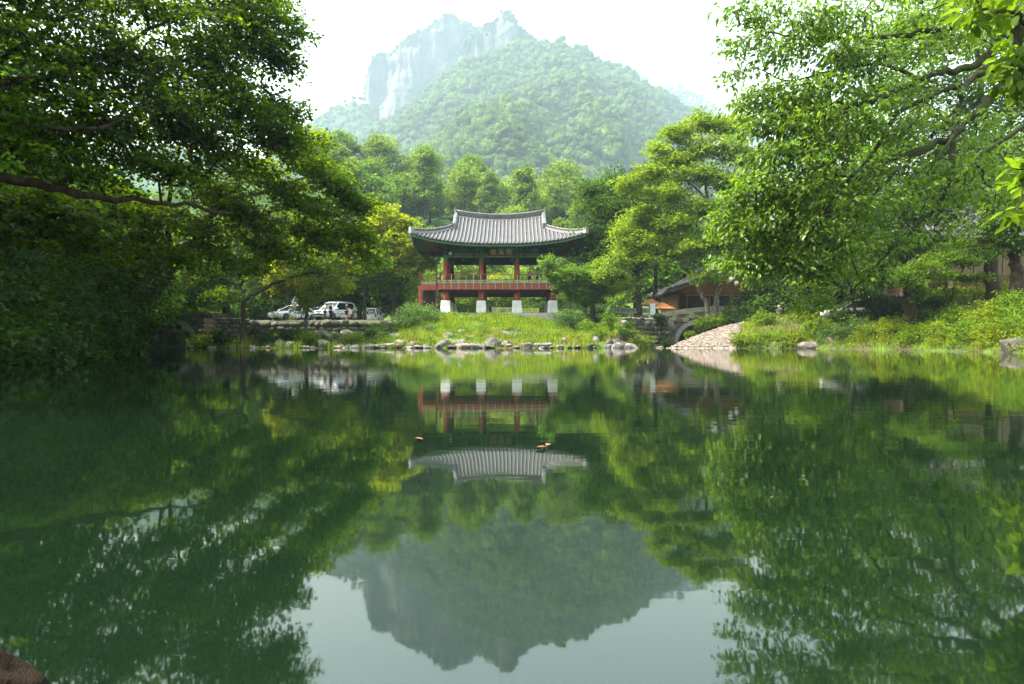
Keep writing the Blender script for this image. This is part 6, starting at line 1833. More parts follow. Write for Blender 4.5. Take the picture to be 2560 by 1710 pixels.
# ================================================================== vehicles
M_TYRE = mat('tyre_rubber', (0.015, 0.015, 0.015), 0.8, 0.2, 9.0)
M_RIM = mat('alloy_rim', (0.45, 0.45, 0.46), 0.35, 0.1, 9.0, metal=0.7)
M_CARGLASS = mat('car_glass', (0.012, 0.016, 0.018), 0.03, 0.2, 2.0, spec=0.9)
M_TRIM = mat('black_trim', (0.02, 0.02, 0.02), 0.5, 0.2, 5.0)
M_LAMP_R = mat('red_tail_lamp', (0.35, 0.02, 0.015), 0.25, 0.1, 5.0)
M_LAMP_W = mat('clear_head_lamp', (0.45, 0.46, 0.45), 0.12, 0.2, 9.0, spec=0.8)
M_PLATE = mat('green_number_plate', (0.05, 0.22, 0.13), 0.5, 0.1, 5.0)
def car(name, label, cat, loc, rz, paint, kind='sedan', s=1.0, lower=None, plate=None):
    """front towards +x"""
    L, W, H2 = {'sedan': (4.5, 1.76, 1.40), 'suv': (4.45, 1.84, 1.72), 'van': (3.9, 1.66, 1.62)}[kind]
    t = thing(name, label, cat, loc, rz, None, s)
    hl = L / 2
    belt = {'sedan': 0.86, 'suv': 1.0, 'van': 0.98}[kind]
    hood = {'sedan': 0.80, 'suv': 0.98, 'van': 0.92}[kind]
    clr = {'sedan': 0.20, 'suv': 0.30, 'van': 0.22}[kind]
    # body: stations along x with half width, bottom, shoulder and top height
    st = [(-hl, 0.70, clr + 0.15, 0.62, belt - 0.10), (-hl + 0.12, 0.88, clr + 0.05, 0.66, belt - 0.02), (-hl * 0.55, 1.0, clr, 0.68, belt + 0.02), (0.0, 1.0, clr, 0.68, belt), (hl * 0.38, 1.0, clr, 0.66, belt - 0.02),
          (hl * 0.62, 0.99, clr, 0.62, hood), (hl - 0.16, 0.90, clr + 0.04, 0.58, hood - 0.12), (hl, 0.68, clr + 0.14, 0.52, hood - 0.26)]
    vs, fs = [], []
    for x, w, b0, sh, tp in st:
        w = w * W / 2
        vs += [(x, -w * 0.9, b0), (x, -w, b0 + 0.12), (x, -w, sh), (x, -w * 0.90, tp), (x, w * 0.90, tp), (x, w, sh), (x, w, b0 + 0.12), (x, w * 0.9, b0)]
    for i in range(len(st) - 1):
        for k in range(8):
            a, b_ = i * 8 + k, i * 8 + (k + 1) % 8
            fs.append((a, b_, b_ + 8, a + 8))
    fs += [tuple(range(7, -1, -1)), tuple((len(st) - 1) * 8 + k for k in range(8))]
    body = fix_normals(MB().add(vs, fs).build('body', paint, t, True)); bevelled(body, 0.03, 2)
    x0, x1, x2, x3 = {'sedan': (-hl + 0.62, -hl + 1.30, 0.12, hl * 0.52), 'suv': (-hl + 0.10, -hl + 0.50, 0.30, hl * 0.50), 'van': (-hl + 0.04, -hl + 0.25, 0.45, hl * 0.62)}[kind]
    wb, wt = W / 2 * 0.90, W / 2 * 0.70
    zb, zt = belt - 0.02, H2
    # glasshouse: glass body, painted roof and pillars over it
    gv = [(x0, -wb, zb), (x3, -wb, zb), (x3, wb, zb), (x0, wb, zb), (x1, -wt, zt - 0.05), (x2, -wt, zt - 0.05), (x2, wt, zt - 0.05), (x1, wt, zt - 0.05)]
    box_f = [(0, 3, 2, 1), (4, 5, 6, 7), (0, 1, 5, 4), (1, 2, 6, 5), (2, 3, 7, 6), (3, 0, 4, 7)]
    MB().add([(v[0] * 0.98, v[1] * 0.97, v[2] - 0.01) for v in gv], box_f).build('cabin', M_TRIM, t)
    V8 = [Vector(v) for v in gv]
    def pane(nm, a, b_, c, e_):
        q = [V8[a], V8[b_], V8[c], V8[e_]]
        m_ = (q[0] + q[1] + q[2] + q[3]) / 4
        q = [m_ + (v - m_) * 0.93 for v in q]
        nrm = (q[1] - q[0]).cross(q[2] - q[0]).normalized() * 0.012
        fix_normals(MB().add([v + nrm for v in q] + [v - nrm for v in q], box_f[:0] + [(0, 1, 2, 3), (7, 6, 5, 4), (0, 4, 5, 1), (1, 5, 6, 2), (2, 6, 7, 3), (3, 7, 4, 0)]).build(nm, M_CARGLASS, t))
    pane('windshield', 1, 2, 6, 5); pane('rear_window', 3, 0, 4, 7); pane('side_window', 0, 1, 5, 4); pane('side_window', 2, 3, 7, 6)
    rv = []
    for z, e in ((zt - 0.075, 0.03), (zt - 0.01, 0.0), (zt + 0.03, -0.14)):
        rv += [(x1 - e, -wt - e, z), (x2 + e, -wt - e, z), (x2 + e, wt + e, z), (x1 - e, wt + e, z)]
    rf = [(3, 2, 1, 0), (8, 9, 10, 11)]
    for i in range(2):
        for k in range(4): rf.append((i * 4 + k, i * 4 + (k + 1) % 4, i * 4 + 4 + (k + 1) % 4, i * 4 + 4 + k))
    MB().add(rv, rf).build('roof', paint, t, True)
    for sgn in (-1, 1):
        for (xa, xb) in ((x0, x1), (x3, x2), ((x0 + x3) / 2 - 0.1, (x1 + x2) / 2 - 0.05)):
            MB().beam((xa, sgn * (wb + 0.005), zb), (xb, sgn * (wt + 0.005), zt - 0.03), 0.09, 0.07).build('pillar', paint, t)
        MB().box((x3 - 0.25, sgn * (wb + 0.12), belt + 0.10), (0.10, 0.18, 0.13)).build('mirror', paint, t)
        MB().box((0.0, sgn * (W / 2 + 0.004), 0.60), (L * 0.55, 0.012, 0.035)).build('side_moulding', M_TRIM if kind != 'sedan' else paint, t)
        for dx in (0.35, -0.65):
            MB().box((dx, sgn * (W / 2 * 0.955 + 0.01), belt - 0.12), (0.18, 0.02, 0.03)).build('door_handle', M_TRIM, t)
            MB().box((dx + 0.28, sgn * (W / 2 + 0.002), 0.58), (0.012, 0.01, 0.5)).build('door_gap', M_TRIM, t)
        MB().box((hl - 0.10, sgn * W * 0.31, hood - 0.22), (0.12, 0.42, 0.14)).build('headlight', M_LAMP_W, t)
        if kind == 'van': MB().box((-hl + 0.02, sgn * W * 0.40, 0.80), (0.08, 0.24, 0.20)).build('tail_light', M_LAMP_R, t)
        else: MB().box((-hl + 0.06, sgn * W * 0.36, 0.72), (0.10, 0.26, 0.14)).build('tail_light', M_LAMP_R, t)
    MB().box((hl - 0.06, 0, hood - 0.22), (0.10, 0.62, 0.15)).build('grille', M_TRIM, t)
    MB().box((hl - 0.03, 0, clr + 0.20), (0.10, W * 0.78, 0.12)).build('front_bumper', M_TRIM if kind == 'suv' else (lower or paint), t)
    MB().box((-hl + 0.03, 0, clr + 0.20), (0.10, W * 0.80, 0.12)).build('rear_bumper', lower or paint, t)
    MB().box((hl + 0.03, 0, clr + 0.30), (0.02, 0.36, 0.16)).build('number_plate', plate or M_WHITE, t)
    MB().box((-hl - 0.03, 0, 0.62), (0.02, 0.40, 0.14)).build('number_plate', M_WHITE, t)
    if kind == 'suv':
        for sgn in (-1, 1): MB().box(((x1 + x2) / 2, sgn * wt * 0.85, zt + 0.07), (x2 - x1, 0.05, 0.05)).build('roof_rail', M_RIM, t)
    rw = {'sedan': 0.31, 'suv': 0.36, 'van': 0.30}[kind]
    for x in (-hl + 0.82, hl - 0.86):
        for sgn in (-1, 1):
            w0 = bpy.data.objects.new('wheel', None); COL.objects.link(w0); w0.parent = t; w0.location = (x, sgn * (W / 2 - 0.10), rw); w0.rotation_euler = (R(90) * -sgn, 0, 0)
            MB().lathe([(rw * 0.62, -0.08), (rw * 0.95, -0.10), (rw, -0.05), (rw, 0.07), (rw * 0.95, 0.115), (rw * 0.64, 0.10)], 20).build('tyre', M_TYRE, w0, True)
            rm = MB().lathe([(rw * 0.64, 0.02), (rw * 0.64, 0.106), (rw * 0.58, 0.09), (rw * 0.16, 0.10), (0.01, 0.105)], 18)
            rm.build('rim', M_RIM, w0, True)
            sp = MB()
            for k in range(5):
                a = 2 * math.pi * k / 5; sp.box((rw * 0.38 * math.cos(a), rw * 0.38 * math.sin(a), 0.108), (rw * 0.42, 0.03, 0.02), a)
            sp.build('slot', M_TRIM, w0)
    return t
M_PAINT_W = mat('white_car_paint', (0.60, 0.60, 0.57), 0.25, 0.06, 2.0, spec=0.5, coat=0.5)
M_PAINT_S = mat('silver_car_paint', (0.52, 0.54, 0.56), 0.28, 0.06, 2.0, spec=0.5, coat=0.5)
M_PAINT_K = mat('black_car_paint', (0.02, 0.021, 0.024), 0.2, 0.1, 2.0, spec=0.5, coat=0.6)
M_PAINT_BEIGE = mat('greyed_bumper', (0.38, 0.37, 0.33), 0.4, 0.1, 3.0)
def on_ground(px, d): x = (px - 1280) * d / F; return (x, d, gz1(x, d) + 0.03)
HEAD = math.atan2(-0.80, -0.60)
car('sedan_car', 'white sedan parked at the wall edge, partly behind the mottled trunk', 'car', on_ground(734, 63.5), HEAD, M_PAINT_W, 'sedan', 1.0, M_PAINT_BEIGE)
car('suv_car', 'silver sport utility car with roof rails behind the standing people', 'car', on_ground(838, 64.6), math.atan2(-0.90, -0.43), M_PAINT_S, 'suv', 1.02, None, M_PLATE)
car('sedan_car', 'black car mostly hidden between the white sedan and the silver car', 'car', on_ground(792, 66.6), math.atan2(-0.80, -0.60), M_PAINT_K, 'sedan', 1.0)
car('van_car', 'small white van seen from behind beyond a thin tree', 'van', on_ground(934, 74.5), R(88), M_PAINT_W, 'van', 0.98)
car('sedan_car', 'grey car on the road among the trunks of the right bank', 'car', on_ground(2140, 47.5), R(172), mat('grey_car_paint', (0.16, 0.165, 0.17), 0.3, 0.06, 2.0, spec=0.5, coat=0.4), 'sedan', 1.0)

# bicycle ---------------------------------------------------------------------
M_REDFRAME = mat('red_bicycle_paint', (0.40, 0.06, 0.03), 0.4, 0.1, 5.0)
bx, by, bz_ = on_ground(872, 61.6)
t = thing('bicycle', 'red bicycle in front of the silver car', 'bicycle', (bx, by, bz_), R(-8))
for x in (-0.52, 0.52):
    w0 = bpy.data.objects.new('wheel', None); COL.objects.link(w0); w0.parent = t; w0.location = (x, 0, 0.33); w0.rotation_euler = (R(90), 0, 0)
    n = 22
    MB().tube([(0.31 * math.cos(2 * math.pi * k / n), 0.31 * math.sin(2 * math.pi * k / n), 0) for k in range(n + 1)], 0.022, 6).build('tyre', M_TYRE, w0, True)
    sp = MB()
    for k in range(8): sp.tube([(0, 0, 0), (0.30 * math.cos(math.pi * k / 4), 0.30 * math.sin(math.pi * k / 4), 0)], 0.004, 4)
    sp.build('spokes', M_RIM, w0)
    MB().lathe([(0.05, -0.04), (0.05, 0.04)], 8).build('hub', M_RIM, w0)
fr = MB()
for a, b_ in (((-0.52, 0.33), (-0.05, 0.30)), ((-0.05, 0.30), (-0.20, 0.78)), ((-0.52, 0.33), (-0.18, 0.70)), ((-0.18, 0.70), (0.36, 0.76)), ((-0.05, 0.30), (0.38, 0.66)), ((0.52, 0.33), (0.36, 0.86))):
    fr.tube([(a[0], 0, a[1]), (b_[0], 0, b_[1])], 0.022, 6)
fr.build('frame', M_REDFRAME, t)
MB().tube([(0.34, -0.28, 0.96), (0.36, 0, 0.90), (0.34, 0.28, 0.96)], 0.016, 6).build('handlebar', M_IRON, t)
MB().box((-0.22, 0, 0.83), (0.26, 0.14, 0.05), 0, (0.8, 0.7)).build('saddle', M_TRIM, t)
MB().box((0.50, 0, 0.72), (0.26, 0.26, 0.22)).build('basket', M_IRON, t)

# ================================================================== people
M_SKIN = mat('skin', (0.42, 0.26, 0.18), 0.6, 0.08, 4.0)
M_HAIR = mat('black_hair', (0.015, 0.012, 0.011), 0.5, 0.2, 9.0)
M_HAIR_B = mat('brown_hair', (0.07, 0.03, 0.018), 0.5, 0.2, 9.0)
def skin_mesh(name, joints, edges, sub=1):
    """continuous surface grown round a skeleton: joints {name:(x,y,z,r)}"""
    keys = list(joints)
    me = bpy.data.meshes.new(name)
    me.from_pydata([joints[k][:3] for k in keys], [(keys.index(a), keys.index(b_)) for a, b_ in edges], [])
    o = bpy.data.objects.new(name, me); COL.objects.link(o)
    sk = o.modifiers.new('skin', 'SKIN'); sk.use_smooth_shade = True
    for i, k in enumerate(keys):
        r = joints[k][3]
        sv = me.skin_vertices[0].data[i]
        sv.radius = (r, r) if not hasattr(r, '__len__') else r
        sv.use_root = (i == 0)
    su = o.modifiers.new('sub', 'SUBSURF'); su.levels = sub; su.render_levels = sub
    bpy.context.view_layer.update()
    out = bpy.data.meshes.new_from_object(o.evaluated_get(bpy.context.evaluated_depsgraph_get()))
    bpy.data.objects.remove(o); bpy.data.meshes.remove(me)
    out.name = name
    return out
def person(label, loc, rz, height, shirt, trousers, hair, arms='rest', long_hair=False, knee=0.0, bag=None, legs_bare=False):
    s = height / 1.70
    t = thing('person', label, 'person', loc, rz, None, s)
    lean = 0.03
    A = {'rest': ((0.24, 0.02, 1.12), (0.25, 0.10, 0.87), (0.25, 0.14, 0.78)), 'hold': ((0.24, 0.06, 1.13), (0.14, 0.30, 1.08), (0.11, 0.38, 1.08)), 'rail': ((0.25, 0.12, 1.16), (0.20, 0.36, 1.04), (0.18, 0.44, 1.02)), 'bars': ((0.24, 0.16, 1.16), (0.22, 0.42, 1.02), (0.2, 0.48, 0.98))}[arms]
    J = {'pelvis': (0, 0, 0.93, (0.15, 0.11)), 'waist': (0, 0.01, 1.08, (0.13, 0.10)), 'chest': (0, lean, 1.28, (0.165, 0.115)), 'neckb': (0, lean, 1.43, 0.065), 'neck': (0, lean + 0.02, 1.49, 0.05),
         'chin': (0, lean + 0.045, 1.545, (0.062, 0.075)), 'head': (0, lean + 0.035, 1.62, (0.078, 0.095)), 'crown': (0, lean + 0.025, 1.685, (0.055, 0.07))}
    E_ = [('pelvis', 'waist'), ('waist', 'chest'), ('chest', 'neckb'), ('neckb', 'neck'), ('neck', 'chin'), ('chin', 'head'), ('head', 'crown')]
    for g, n_ in ((-1, 'l'), (1, 'r')):
        sh = (g * 0.18, lean, 1.38)
        J['sh' + n_] = (*sh, 0.058)
        J['el' + n_] = (g * A[0][0], A[0][1], A[0][2], 0.042); J['wr' + n_] = (g * A[1][0], A[1][1], A[1][2], 0.030); J['pa' + n_] = (g * A[2][0], A[2][1], A[2][2], (0.038, 0.022))
        fd = Vector(A[2]) - Vector(A[1]); fd.normalize()
        for q in range(4):
            off = (q - 1.5) * 0.017
            p1 = Vector((g * A[2][0] + off, A[2][1], A[2][2])) + Vector((fd.x * g, fd.y, fd.z)) * (0.055 - 0.006 * abs(q - 1.5)); p2 = p1 + Vector((0, 0.012, -0.035))
            J['f%d%s' % (q, n_)] = (*p1, 0.009); J['g%d%s' % (q, n_)] = (*p2, 0.008)
            E_ += [('pa' + n_, 'f%d%s' % (q, n_)), ('f%d%s' % (q, n_), 'g%d%s' % (q, n_))]
        th = Vector((g * (A[2][0] - 0.04), A[2][1] + 0.03, A[2][2] + 0.01)); J['th' + n_] = (*th, 0.010)
        E_ += [('pa' + n_, 'th' + n_)]
        J['hip' + n_] = (g * 0.09, 0, 0.86, 0.092); J['kn' + n_] = (g * 0.10, 0.02 + knee * (1 if g > 0 else 0.3), 0.48 + 0.25 * knee * (g > 0), 0.060); J['an' + n_] = (g * 0.105, -0.02, 0.09, 0.042); J['toe' + n_] = (g * 0.115, 0.13, 0.04, 0.040)
        E_ += [('chest', 'sh' + n_), ('sh' + n_, 'el' + n_), ('el' + n_, 'wr' + n_), ('wr' + n_, 'pa' + n_), ('pelvis', 'hip' + n_), ('hip' + n_, 'kn' + n_), ('kn' + n_, 'an' + n_), ('an' + n_, 'toe' + n_)]
    link('body', skin_mesh('body', J, E_), t, M_SKIN)
    def grow(keys, edges, k, dz=0.0):
        return {q: (J[q][0], J[q][1], J[q][2] + dz, (J[q][3][0] + k, J[q][3][1] + k) if hasattr(J[q][3], '__len__') else J[q][3] + k) for q in keys}
    ks = ['pelvis', 'waist', 'chest', 'neckb', 'shl', 'shr', 'ell', 'elr']
    link('shirt', skin_mesh('shirt', grow(ks, None, 0.022), [('pelvis', 'waist'), ('waist', 'chest'), ('chest', 'neckb'), ('chest', 'shl'), ('chest', 'shr'), ('shl', 'ell'), ('shr', 'elr')]), t, shirt)
    ks = ['pelvis', 'hipl', 'hipr', 'knl', 'knr'] + ([] if legs_bare else ['anl', 'anr'])
    Eg = [('pelvis', 'hipl'), ('pelvis', 'hipr'), ('hipl', 'knl'), ('hipr', 'knr')] + ([] if legs_bare else [('knl', 'anl'), ('knr', 'anr')])
    link('trousers', skin_mesh('trousers', grow(ks, None, 0.018), Eg), t, trousers)
    hm = MB()
    hv, hf = ICO2
    pts = []
    for v in hv:
        p = Vector((v[0] * 0.098, v[1] * 0.115 - 0.008 + lean + 0.03, v[2] * 0.125 + 1.635))
        if v[1] > 0.25 and v[2] < 0.35: p = Vector((v[0] * 0.07, lean + 0.02, p.z))
        if v[2] < -0.3 and not long_hair: p.z = max(p.z, 1.58)
        if v[2] < -0.3 and long_hair: p.z -= 0.10
        pts.append(p)
    hm.add(pts, [tuple(f) for f in hf]); hm.build('hair', hair, t, True)
    fc = MB()
    fc.add([(-0.012, lean + 0.135, 1.60), (0.012, lean + 0.135, 1.60), (0, lean + 0.128, 1.645), (0, lean + 0.158, 1.602)], [(0, 1, 3), (1, 2, 3), (2, 0, 3)])
    fc.build('nose', M_SKIN, t)
    for g in (-1, 1):
        MB().box((g * 0.032, lean + 0.128, 1.632), (0.024, 0.012, 0.010)).build('eye', M_HAIR, t)
        MB().box((g * 0.110, 0.05, 0.035), (0.09, 0.25, 0.07), 0, (0.8, 0.9)).build('shoe', M_TRIM, t)
    MB().box((0, lean + 0.124, 1.565), (0.045, 0.012, 0.008)).build('mouth', M_RED_DARK, t)
    if bag:
        MB().box((0.10, -0.17, 1.12), (0.24, 0.12, 0.30), 0, (0.8, 0.8)).build('bag', bag, t)
    return t
def cloth(n, c): return mat(n, c, 0.85, 0.2, 8.0, spec=0.15)
x_, y_, z_ = on_ground(812, 61.4)
person('person in a white top and dark trousers facing a friend beside the silver car', (x_, y_, z_), R(-75), 1.58, cloth('white_cotton', (0.68, 0.66, 0.60)), cloth('navy_trousers', (0.015, 0.017, 0.024)), M_HAIR_B, 'hold')
x_, y_, z_ = on_ground(827, 61.7)
person('person in a black top and long dark skirt-like trousers in front of the silver car', (x_, y_, z_), R(80), 1.56, cloth('black_cotton', (0.018, 0.018, 0.020)), cloth('black_trousers', (0.014, 0.014, 0.018)), M_HAIR_B, 'hold')
person('person in a dark jacket standing over the red bicycle', (bx - 0.22, by + 0.02, bz_), R(-98), 1.55, cloth('dark_jacket', (0.03, 0.038, 0.034)), cloth('dark_shorts', (0.02, 0.02, 0.026)), M_HAIR, 'bars', legs_bare=True)
person('person in an orange shirt with a pale bag on the pavilion floor', (at(1324, 700, 66.3).x, 66.3, 5.90), R(-30), 1.62, cloth('orange_cotton', (0.50, 0.10, 0.03)), cloth('blue_jeans', (0.05, 0.06, 0.12)), M_HAIR_B, 'rail', bag=cloth('pale_bag', (0.6, 0.55, 0.52)))
person('person in a pale teal shirt seen from behind on the pavilion floor', (at(1344, 700, 66.6).x, 66.6, 5.90), R(12), 1.68, cloth('teal_cotton', (0.20, 0.42, 0.38)), cloth('grey_trousers', (0.10, 0.10, 0.10)), M_HAIR, 'rail')

# ================================================================== shrubs and ground cover
M_BUSH_BLUE = leaf_mat('blue_green_pinnate_leaves', (0.060, 0.135, 0.035), (0.13, 0.25, 0.04), var=(0.55, 1.3), clump=0.9, mix=0.42)
M_BUSH = leaf_mat('fresh_green_leaves', (0.070, 0.145, 0.008), (0.16, 0.30, 0.010), var=(0.5, 1.35), clump=0.8, mix=0.45)
M_BUSH_Y = leaf_mat('yellow_green_leaves', (0.105, 0.165, 0.008), (0.23, 0.33, 0.010), var=(0.55, 1.3), clump=0.8, mix=0.45)
M_BUSH_D = leaf_mat('shade_darkened_leaves', (0.014, 0.037, 0.004), (0.035, 0.08, 0.004), var=(0.5, 1.3), clump=0.8, mix=0.4)  # leaf colour darkened to carry the shade of thicket and undergrowth
M_GRASS = leaf_mat('grass_blades', (0.120, 0.190, 0.012), (0.26, 0.38, 0.015), var=(0.4, 1.5), clump=1.2, mix=0.45, spec=0.1, rough=0.6)
M_STRAW = leaf_mat('dry_grass_blades', (0.24, 0.19, 0.06), (0.34, 0.27, 0.08), var=(0.6, 1.2), clump=0.8, mix=0.4, spec=0.1, rough=0.7)

def bush(label, c, rv, leafm, seed, sprays=60, per=30, leaf=0.13, wid=0.6, spray=0.32, kind='kite', flat=0.25, group=None, name='shrub', stems=5, hang=0.2, droop=0.4, low=None):
    c = Vector(c)
    g = max(gz1(c.x, c.y), 0.0)
    rng = np.random.default_rng(seed)
    base = Vector((c.x, c.y, g - 0.1))
    paths = []
    for k in range(stems):
        a = k * 6.28 / stems + rng.uniform(-0.4, 0.4)
        e = Vector((c.x + rv[0] * 0.6 * math.cos(a), c.y + rv[1] * 0.6 * math.sin(a), max(g + 0.25, c.z + rv[2] * rng.uniform(0.1, 0.5))))
        paths.append(([base, base.lerp(e, 0.5) + Vector((0, 0, 0.15)), e], 0.03 + 0.008 * rv[0], 0.008))
    mt, mc = tree_meshes(seed, base, paths, [(c, rv, sprays)], per=per, leaf=leaf, wid=wid, spray=spray, flat=flat, kind=kind, droop=droop, hang=hang, jit=0.5, shell=0.45, tip=0.004, twig_sides=3,
                         keep=lambda C: (C[:, 2] > np.maximum(gz(C[:, 0], C[:, 1]), 0) + (0.05 if low is None else low)), ground_clear=False)
    t = thing(name, label, 'shrub', tuple(base), 0, group)
    link('stems', mt, t, M_BARK); link('foliage', mc, t, leafm)
    STATS[label[:36]] = len(mc.polygons)
    return t
def pb(px, py, d): return at(px, py, d)
# around the pavilion
bush('broad blue green shrub with feathery leaves left of the pavilion stair', pb(1045, 800, 56.5), (2.2, 1.5, 1.35), M_BUSH_BLUE, 501, 170, 36, 0.22, 0.36, 0.5)
bush('lower part of the feathery shrub hanging over the shore rocks', pb(1075, 832, 53), (1.3, 1.0, 0.6), M_BUSH_BLUE, 502, 60, 30, 0.2, 0.36, 0.42)
bush('rounded blue green shrub right of the pavilion steps', pb(1424, 804, 57.0), (1.35, 1.1, 1.05), M_BUSH_BLUE, 503, 110, 34, 0.2, 0.38, 0.42)
bush('small dense shrub in the middle of the grassy slope', pb(1210, 832, 52.0), (0.62, 0.6, 0.52), M_BUSH_BLUE, 504, 36, 30, 0.14, 0.5, 0.28)
bush('leafy shrub at the foot of the slope before the black notice board', pb(1470, 818, 55.5), (0.9, 0.8, 0.6), M_BUSH, 505, 40, 30, 0.16, 0.5, 0.34)
bush('tall leafy shrub in front of the bench', pb(1527, 812, 54.5), (0.75, 0.7, 0.95), M_BUSH, 506, 46, 30, 0.18, 0.45, 0.36)
bush('bushy plant hiding the left end of the stone wall', pb(1500, 845, 51.2), (1.1, 0.9, 0.75), M_BUSH, 599, 60, 30, 0.16, 0.5, 0.36)
bush('leafy shrub growing over the left part of the stone wall', pb(1562, 822, 52.0), (0.8, 0.6, 0.6), M_BUSH, 507, 40, 28, 0.15, 0.5, 0.32)
bush('bright low shrub at the foot of the rough stone wall', pb(1603, 852, 51.6), (1.0, 0.6, 0.55), M_BUSH_Y, 508, 44, 28, 0.15, 0.5, 0.32)
bush('dark fern clump under the end of the stone wall', pb(1667, 858, 54.2), (0.6, 0.5, 0.42), M_BUSH_D, 509, 26, 26, 0.16, 0.45, 0.3)
bush('small plant on the gravel under the bridge arch', pb(1722, 835, 54.0), (0.42, 0.35, 0.26), M_BUSH, 510, 14, 24, 0.15, 0.5, 0.24)
bush('ivy cascade on top of the wall beside the stone figure', pb(1650, 797, 56.3), (0.6, 0.5, 0.45), M_BUSH_D, 511, 28, 26, 0.14, 0.6, 0.28)
bush('hedge of fresh green leaves over the right side of the arch', pb(1765, 806, 55.0), (1.0, 0.8, 0.6), M_BUSH, 512, 60, 30, 0.15, 0.5, 0.34)
bush('hedge of green leaves between the twin trunks and the lamp post', pb(1815, 800, 54.5), (1.1, 0.9, 0.55), M_BUSH, 513, 60, 30, 0.15, 0.5, 0.34)
bush('low hedge climbing the gravel bank above the arch', pb(1850, 797, 53.5), (1.1, 0.9, 0.45), M_BUSH_D, 514, 50, 30, 0.14, 0.5, 0.32)
# scattered plants on the slope
CP = [(1090, 812, 58.5, 0.5, 0.4, '', 'leafy plant at the left end of the pavilion plinth'), (1165, 806, 59.5, 0.55, 0.35, 'Y', 'bright tuft of leaves below the second stone base'), (1270, 806, 59.5, 0.6, 0.35, '', 'green plant below the third stone base'), (1330, 822, 55.5, 0.7, 0.4, 'Y', 'yellow green clump on the right of the grassy slope'),
      (1290, 850, 49.5, 0.55, 0.35, '', 'tall reedy clump at the water below the third stone base'), (1385, 846, 50.0, 0.75, 0.45, 'Y', 'spreading yellow green clump above the flat shore boulder'), (1440, 850, 49.5, 0.9, 0.45, 'Y', 'wide yellow green clump at the water right of the flat boulder'), (1080, 858, 48.6, 0.6, 0.35, 'Y', 'low bright clump between the left shore boulders'),
      (1150, 822, 54.5, 0.5, 0.3, '', 'small green plant left of the dense shrub on the slope'), (1010, 825, 54.5, 0.8, 0.45, '', 'green plant below the broad blue green shrub'), (1240, 822, 55.0, 0.45, 0.3, 'Y', 'yellow green tuft in the middle of the slope')]
for k, (px, py, d, rx, rz, mm, lab) in enumerate(CP):
    bush(lab, pb(px, py, d), (rx, rx * 0.8, rz), {'': M_BUSH, 'Y': M_BUSH_Y}[mm], 620 + k, 30, 26, 0.15, 0.45, 0.3)
# right bank
RB = [(1862, 848, 46.8, 1.1, 0.62, 'Y', 'low dome shaped yellow green shrub at the end of the gravel'), (1905, 808, 50.0, 0.9, 1.0, '', 'vine covered stump above the gravel bank'), (1930, 846, 47.0, 1.1, 0.6, '', 'green shrub right of the dome shaped one by the water'),
      (1985, 850, 45.6, 0.9, 0.5, 'Y', 'pale shrub between two shore boulders on the right'), (2045, 824, 46.0, 1.1, 0.7, '', 'leafy shrub above the grey shore boulder'), (2075, 846, 44.2, 0.8, 0.6, 'B', 'blue green shrub beside the dark shore boulder'),
      (2135, 826, 42.5, 1.2, 0.85, 'B', 'large grey green shrub on the right shore'), (2190, 838, 41.0, 1.2, 0.7, 'Y', 'spreading shrub with drying twigs on the right shore'), (2245, 826, 39.6, 1.2, 0.8, 'Y', 'pale leafy shrub in the middle of the right shore'),
      (2305, 840, 37.0, 1.1, 0.7, '', 'bright shrub beside the pale leafy one on the right shore'), (2365, 838, 34.6, 1.1, 0.75, 'Y', 'glowing yellow green shrub on the right shore'), (2430, 832, 31.8, 1.1, 0.8, '', 'rounded bright green shrub near the right edge'),
      (2490, 842, 29.2, 0.9, 0.65, 'Y', 'low yellow green shrub near the right edge'), (2545, 815, 29.0, 1.2, 0.9, '', 'vine covered mound at the right edge'), (2395, 796, 36.0, 1.3, 0.7, '', 'tall weeds halfway up the right bank'), (2475, 790, 33.5, 1.3, 0.75, 'Y', 'sunlit weeds under the stout dark trunk'),
      (2540, 762, 32.5, 1.2, 0.7, '', 'bright leafy plant at the right edge below the fence'), (2310, 798, 40.0, 1.1, 0.6, 'D', 'shaded weeds under the dogwood'), (2120, 790, 46.5, 1.3, 0.5, 'D', 'dark undergrowth below the grey car'), (2215, 780, 44.0, 1.2, 0.5, 'D', 'dark undergrowth at the black trunk'),
      (2020, 800, 50.0, 1.2, 0.5, 'Y', 'low yellow green growth below the rope fence'), (1985, 778, 53.0, 1.1, 0.5, 'D', 'dark shrub behind the rope fence'),
      (2280, 752, 43.0, 1.4, 0.7, 'D', 'dark shrub before the foundation of the tiled building'), (2345, 745, 42.5, 1.4, 0.7, 'D', 'second dark shrub before the tiled building'), (2415, 738, 42.0, 1.3, 0.6, 'Y', 'lit low hedge below the tiled building'), (2490, 730, 41.0, 1.3, 0.6, 'Y', 'lit low hedge at the foot of the pale post'), (2180, 752, 45.5, 1.3, 0.6, 'D', 'dark shrub beside the grey car')]
BM = {'': M_BUSH, 'Y': M_BUSH_Y, 'B': M_BUSH_BLUE, 'D': M_BUSH_D}
for k, (px, py, d, rx, rz, mm, lab) in enumerate(RB):
    q = d / 45.0
    bush(lab, pb(px, py, d), (rx, rx * 0.9, rz), BM[mm], 520 + k, 58, 30, 0.15 * q ** 0.5, 0.55, 0.36, droop=0.4)
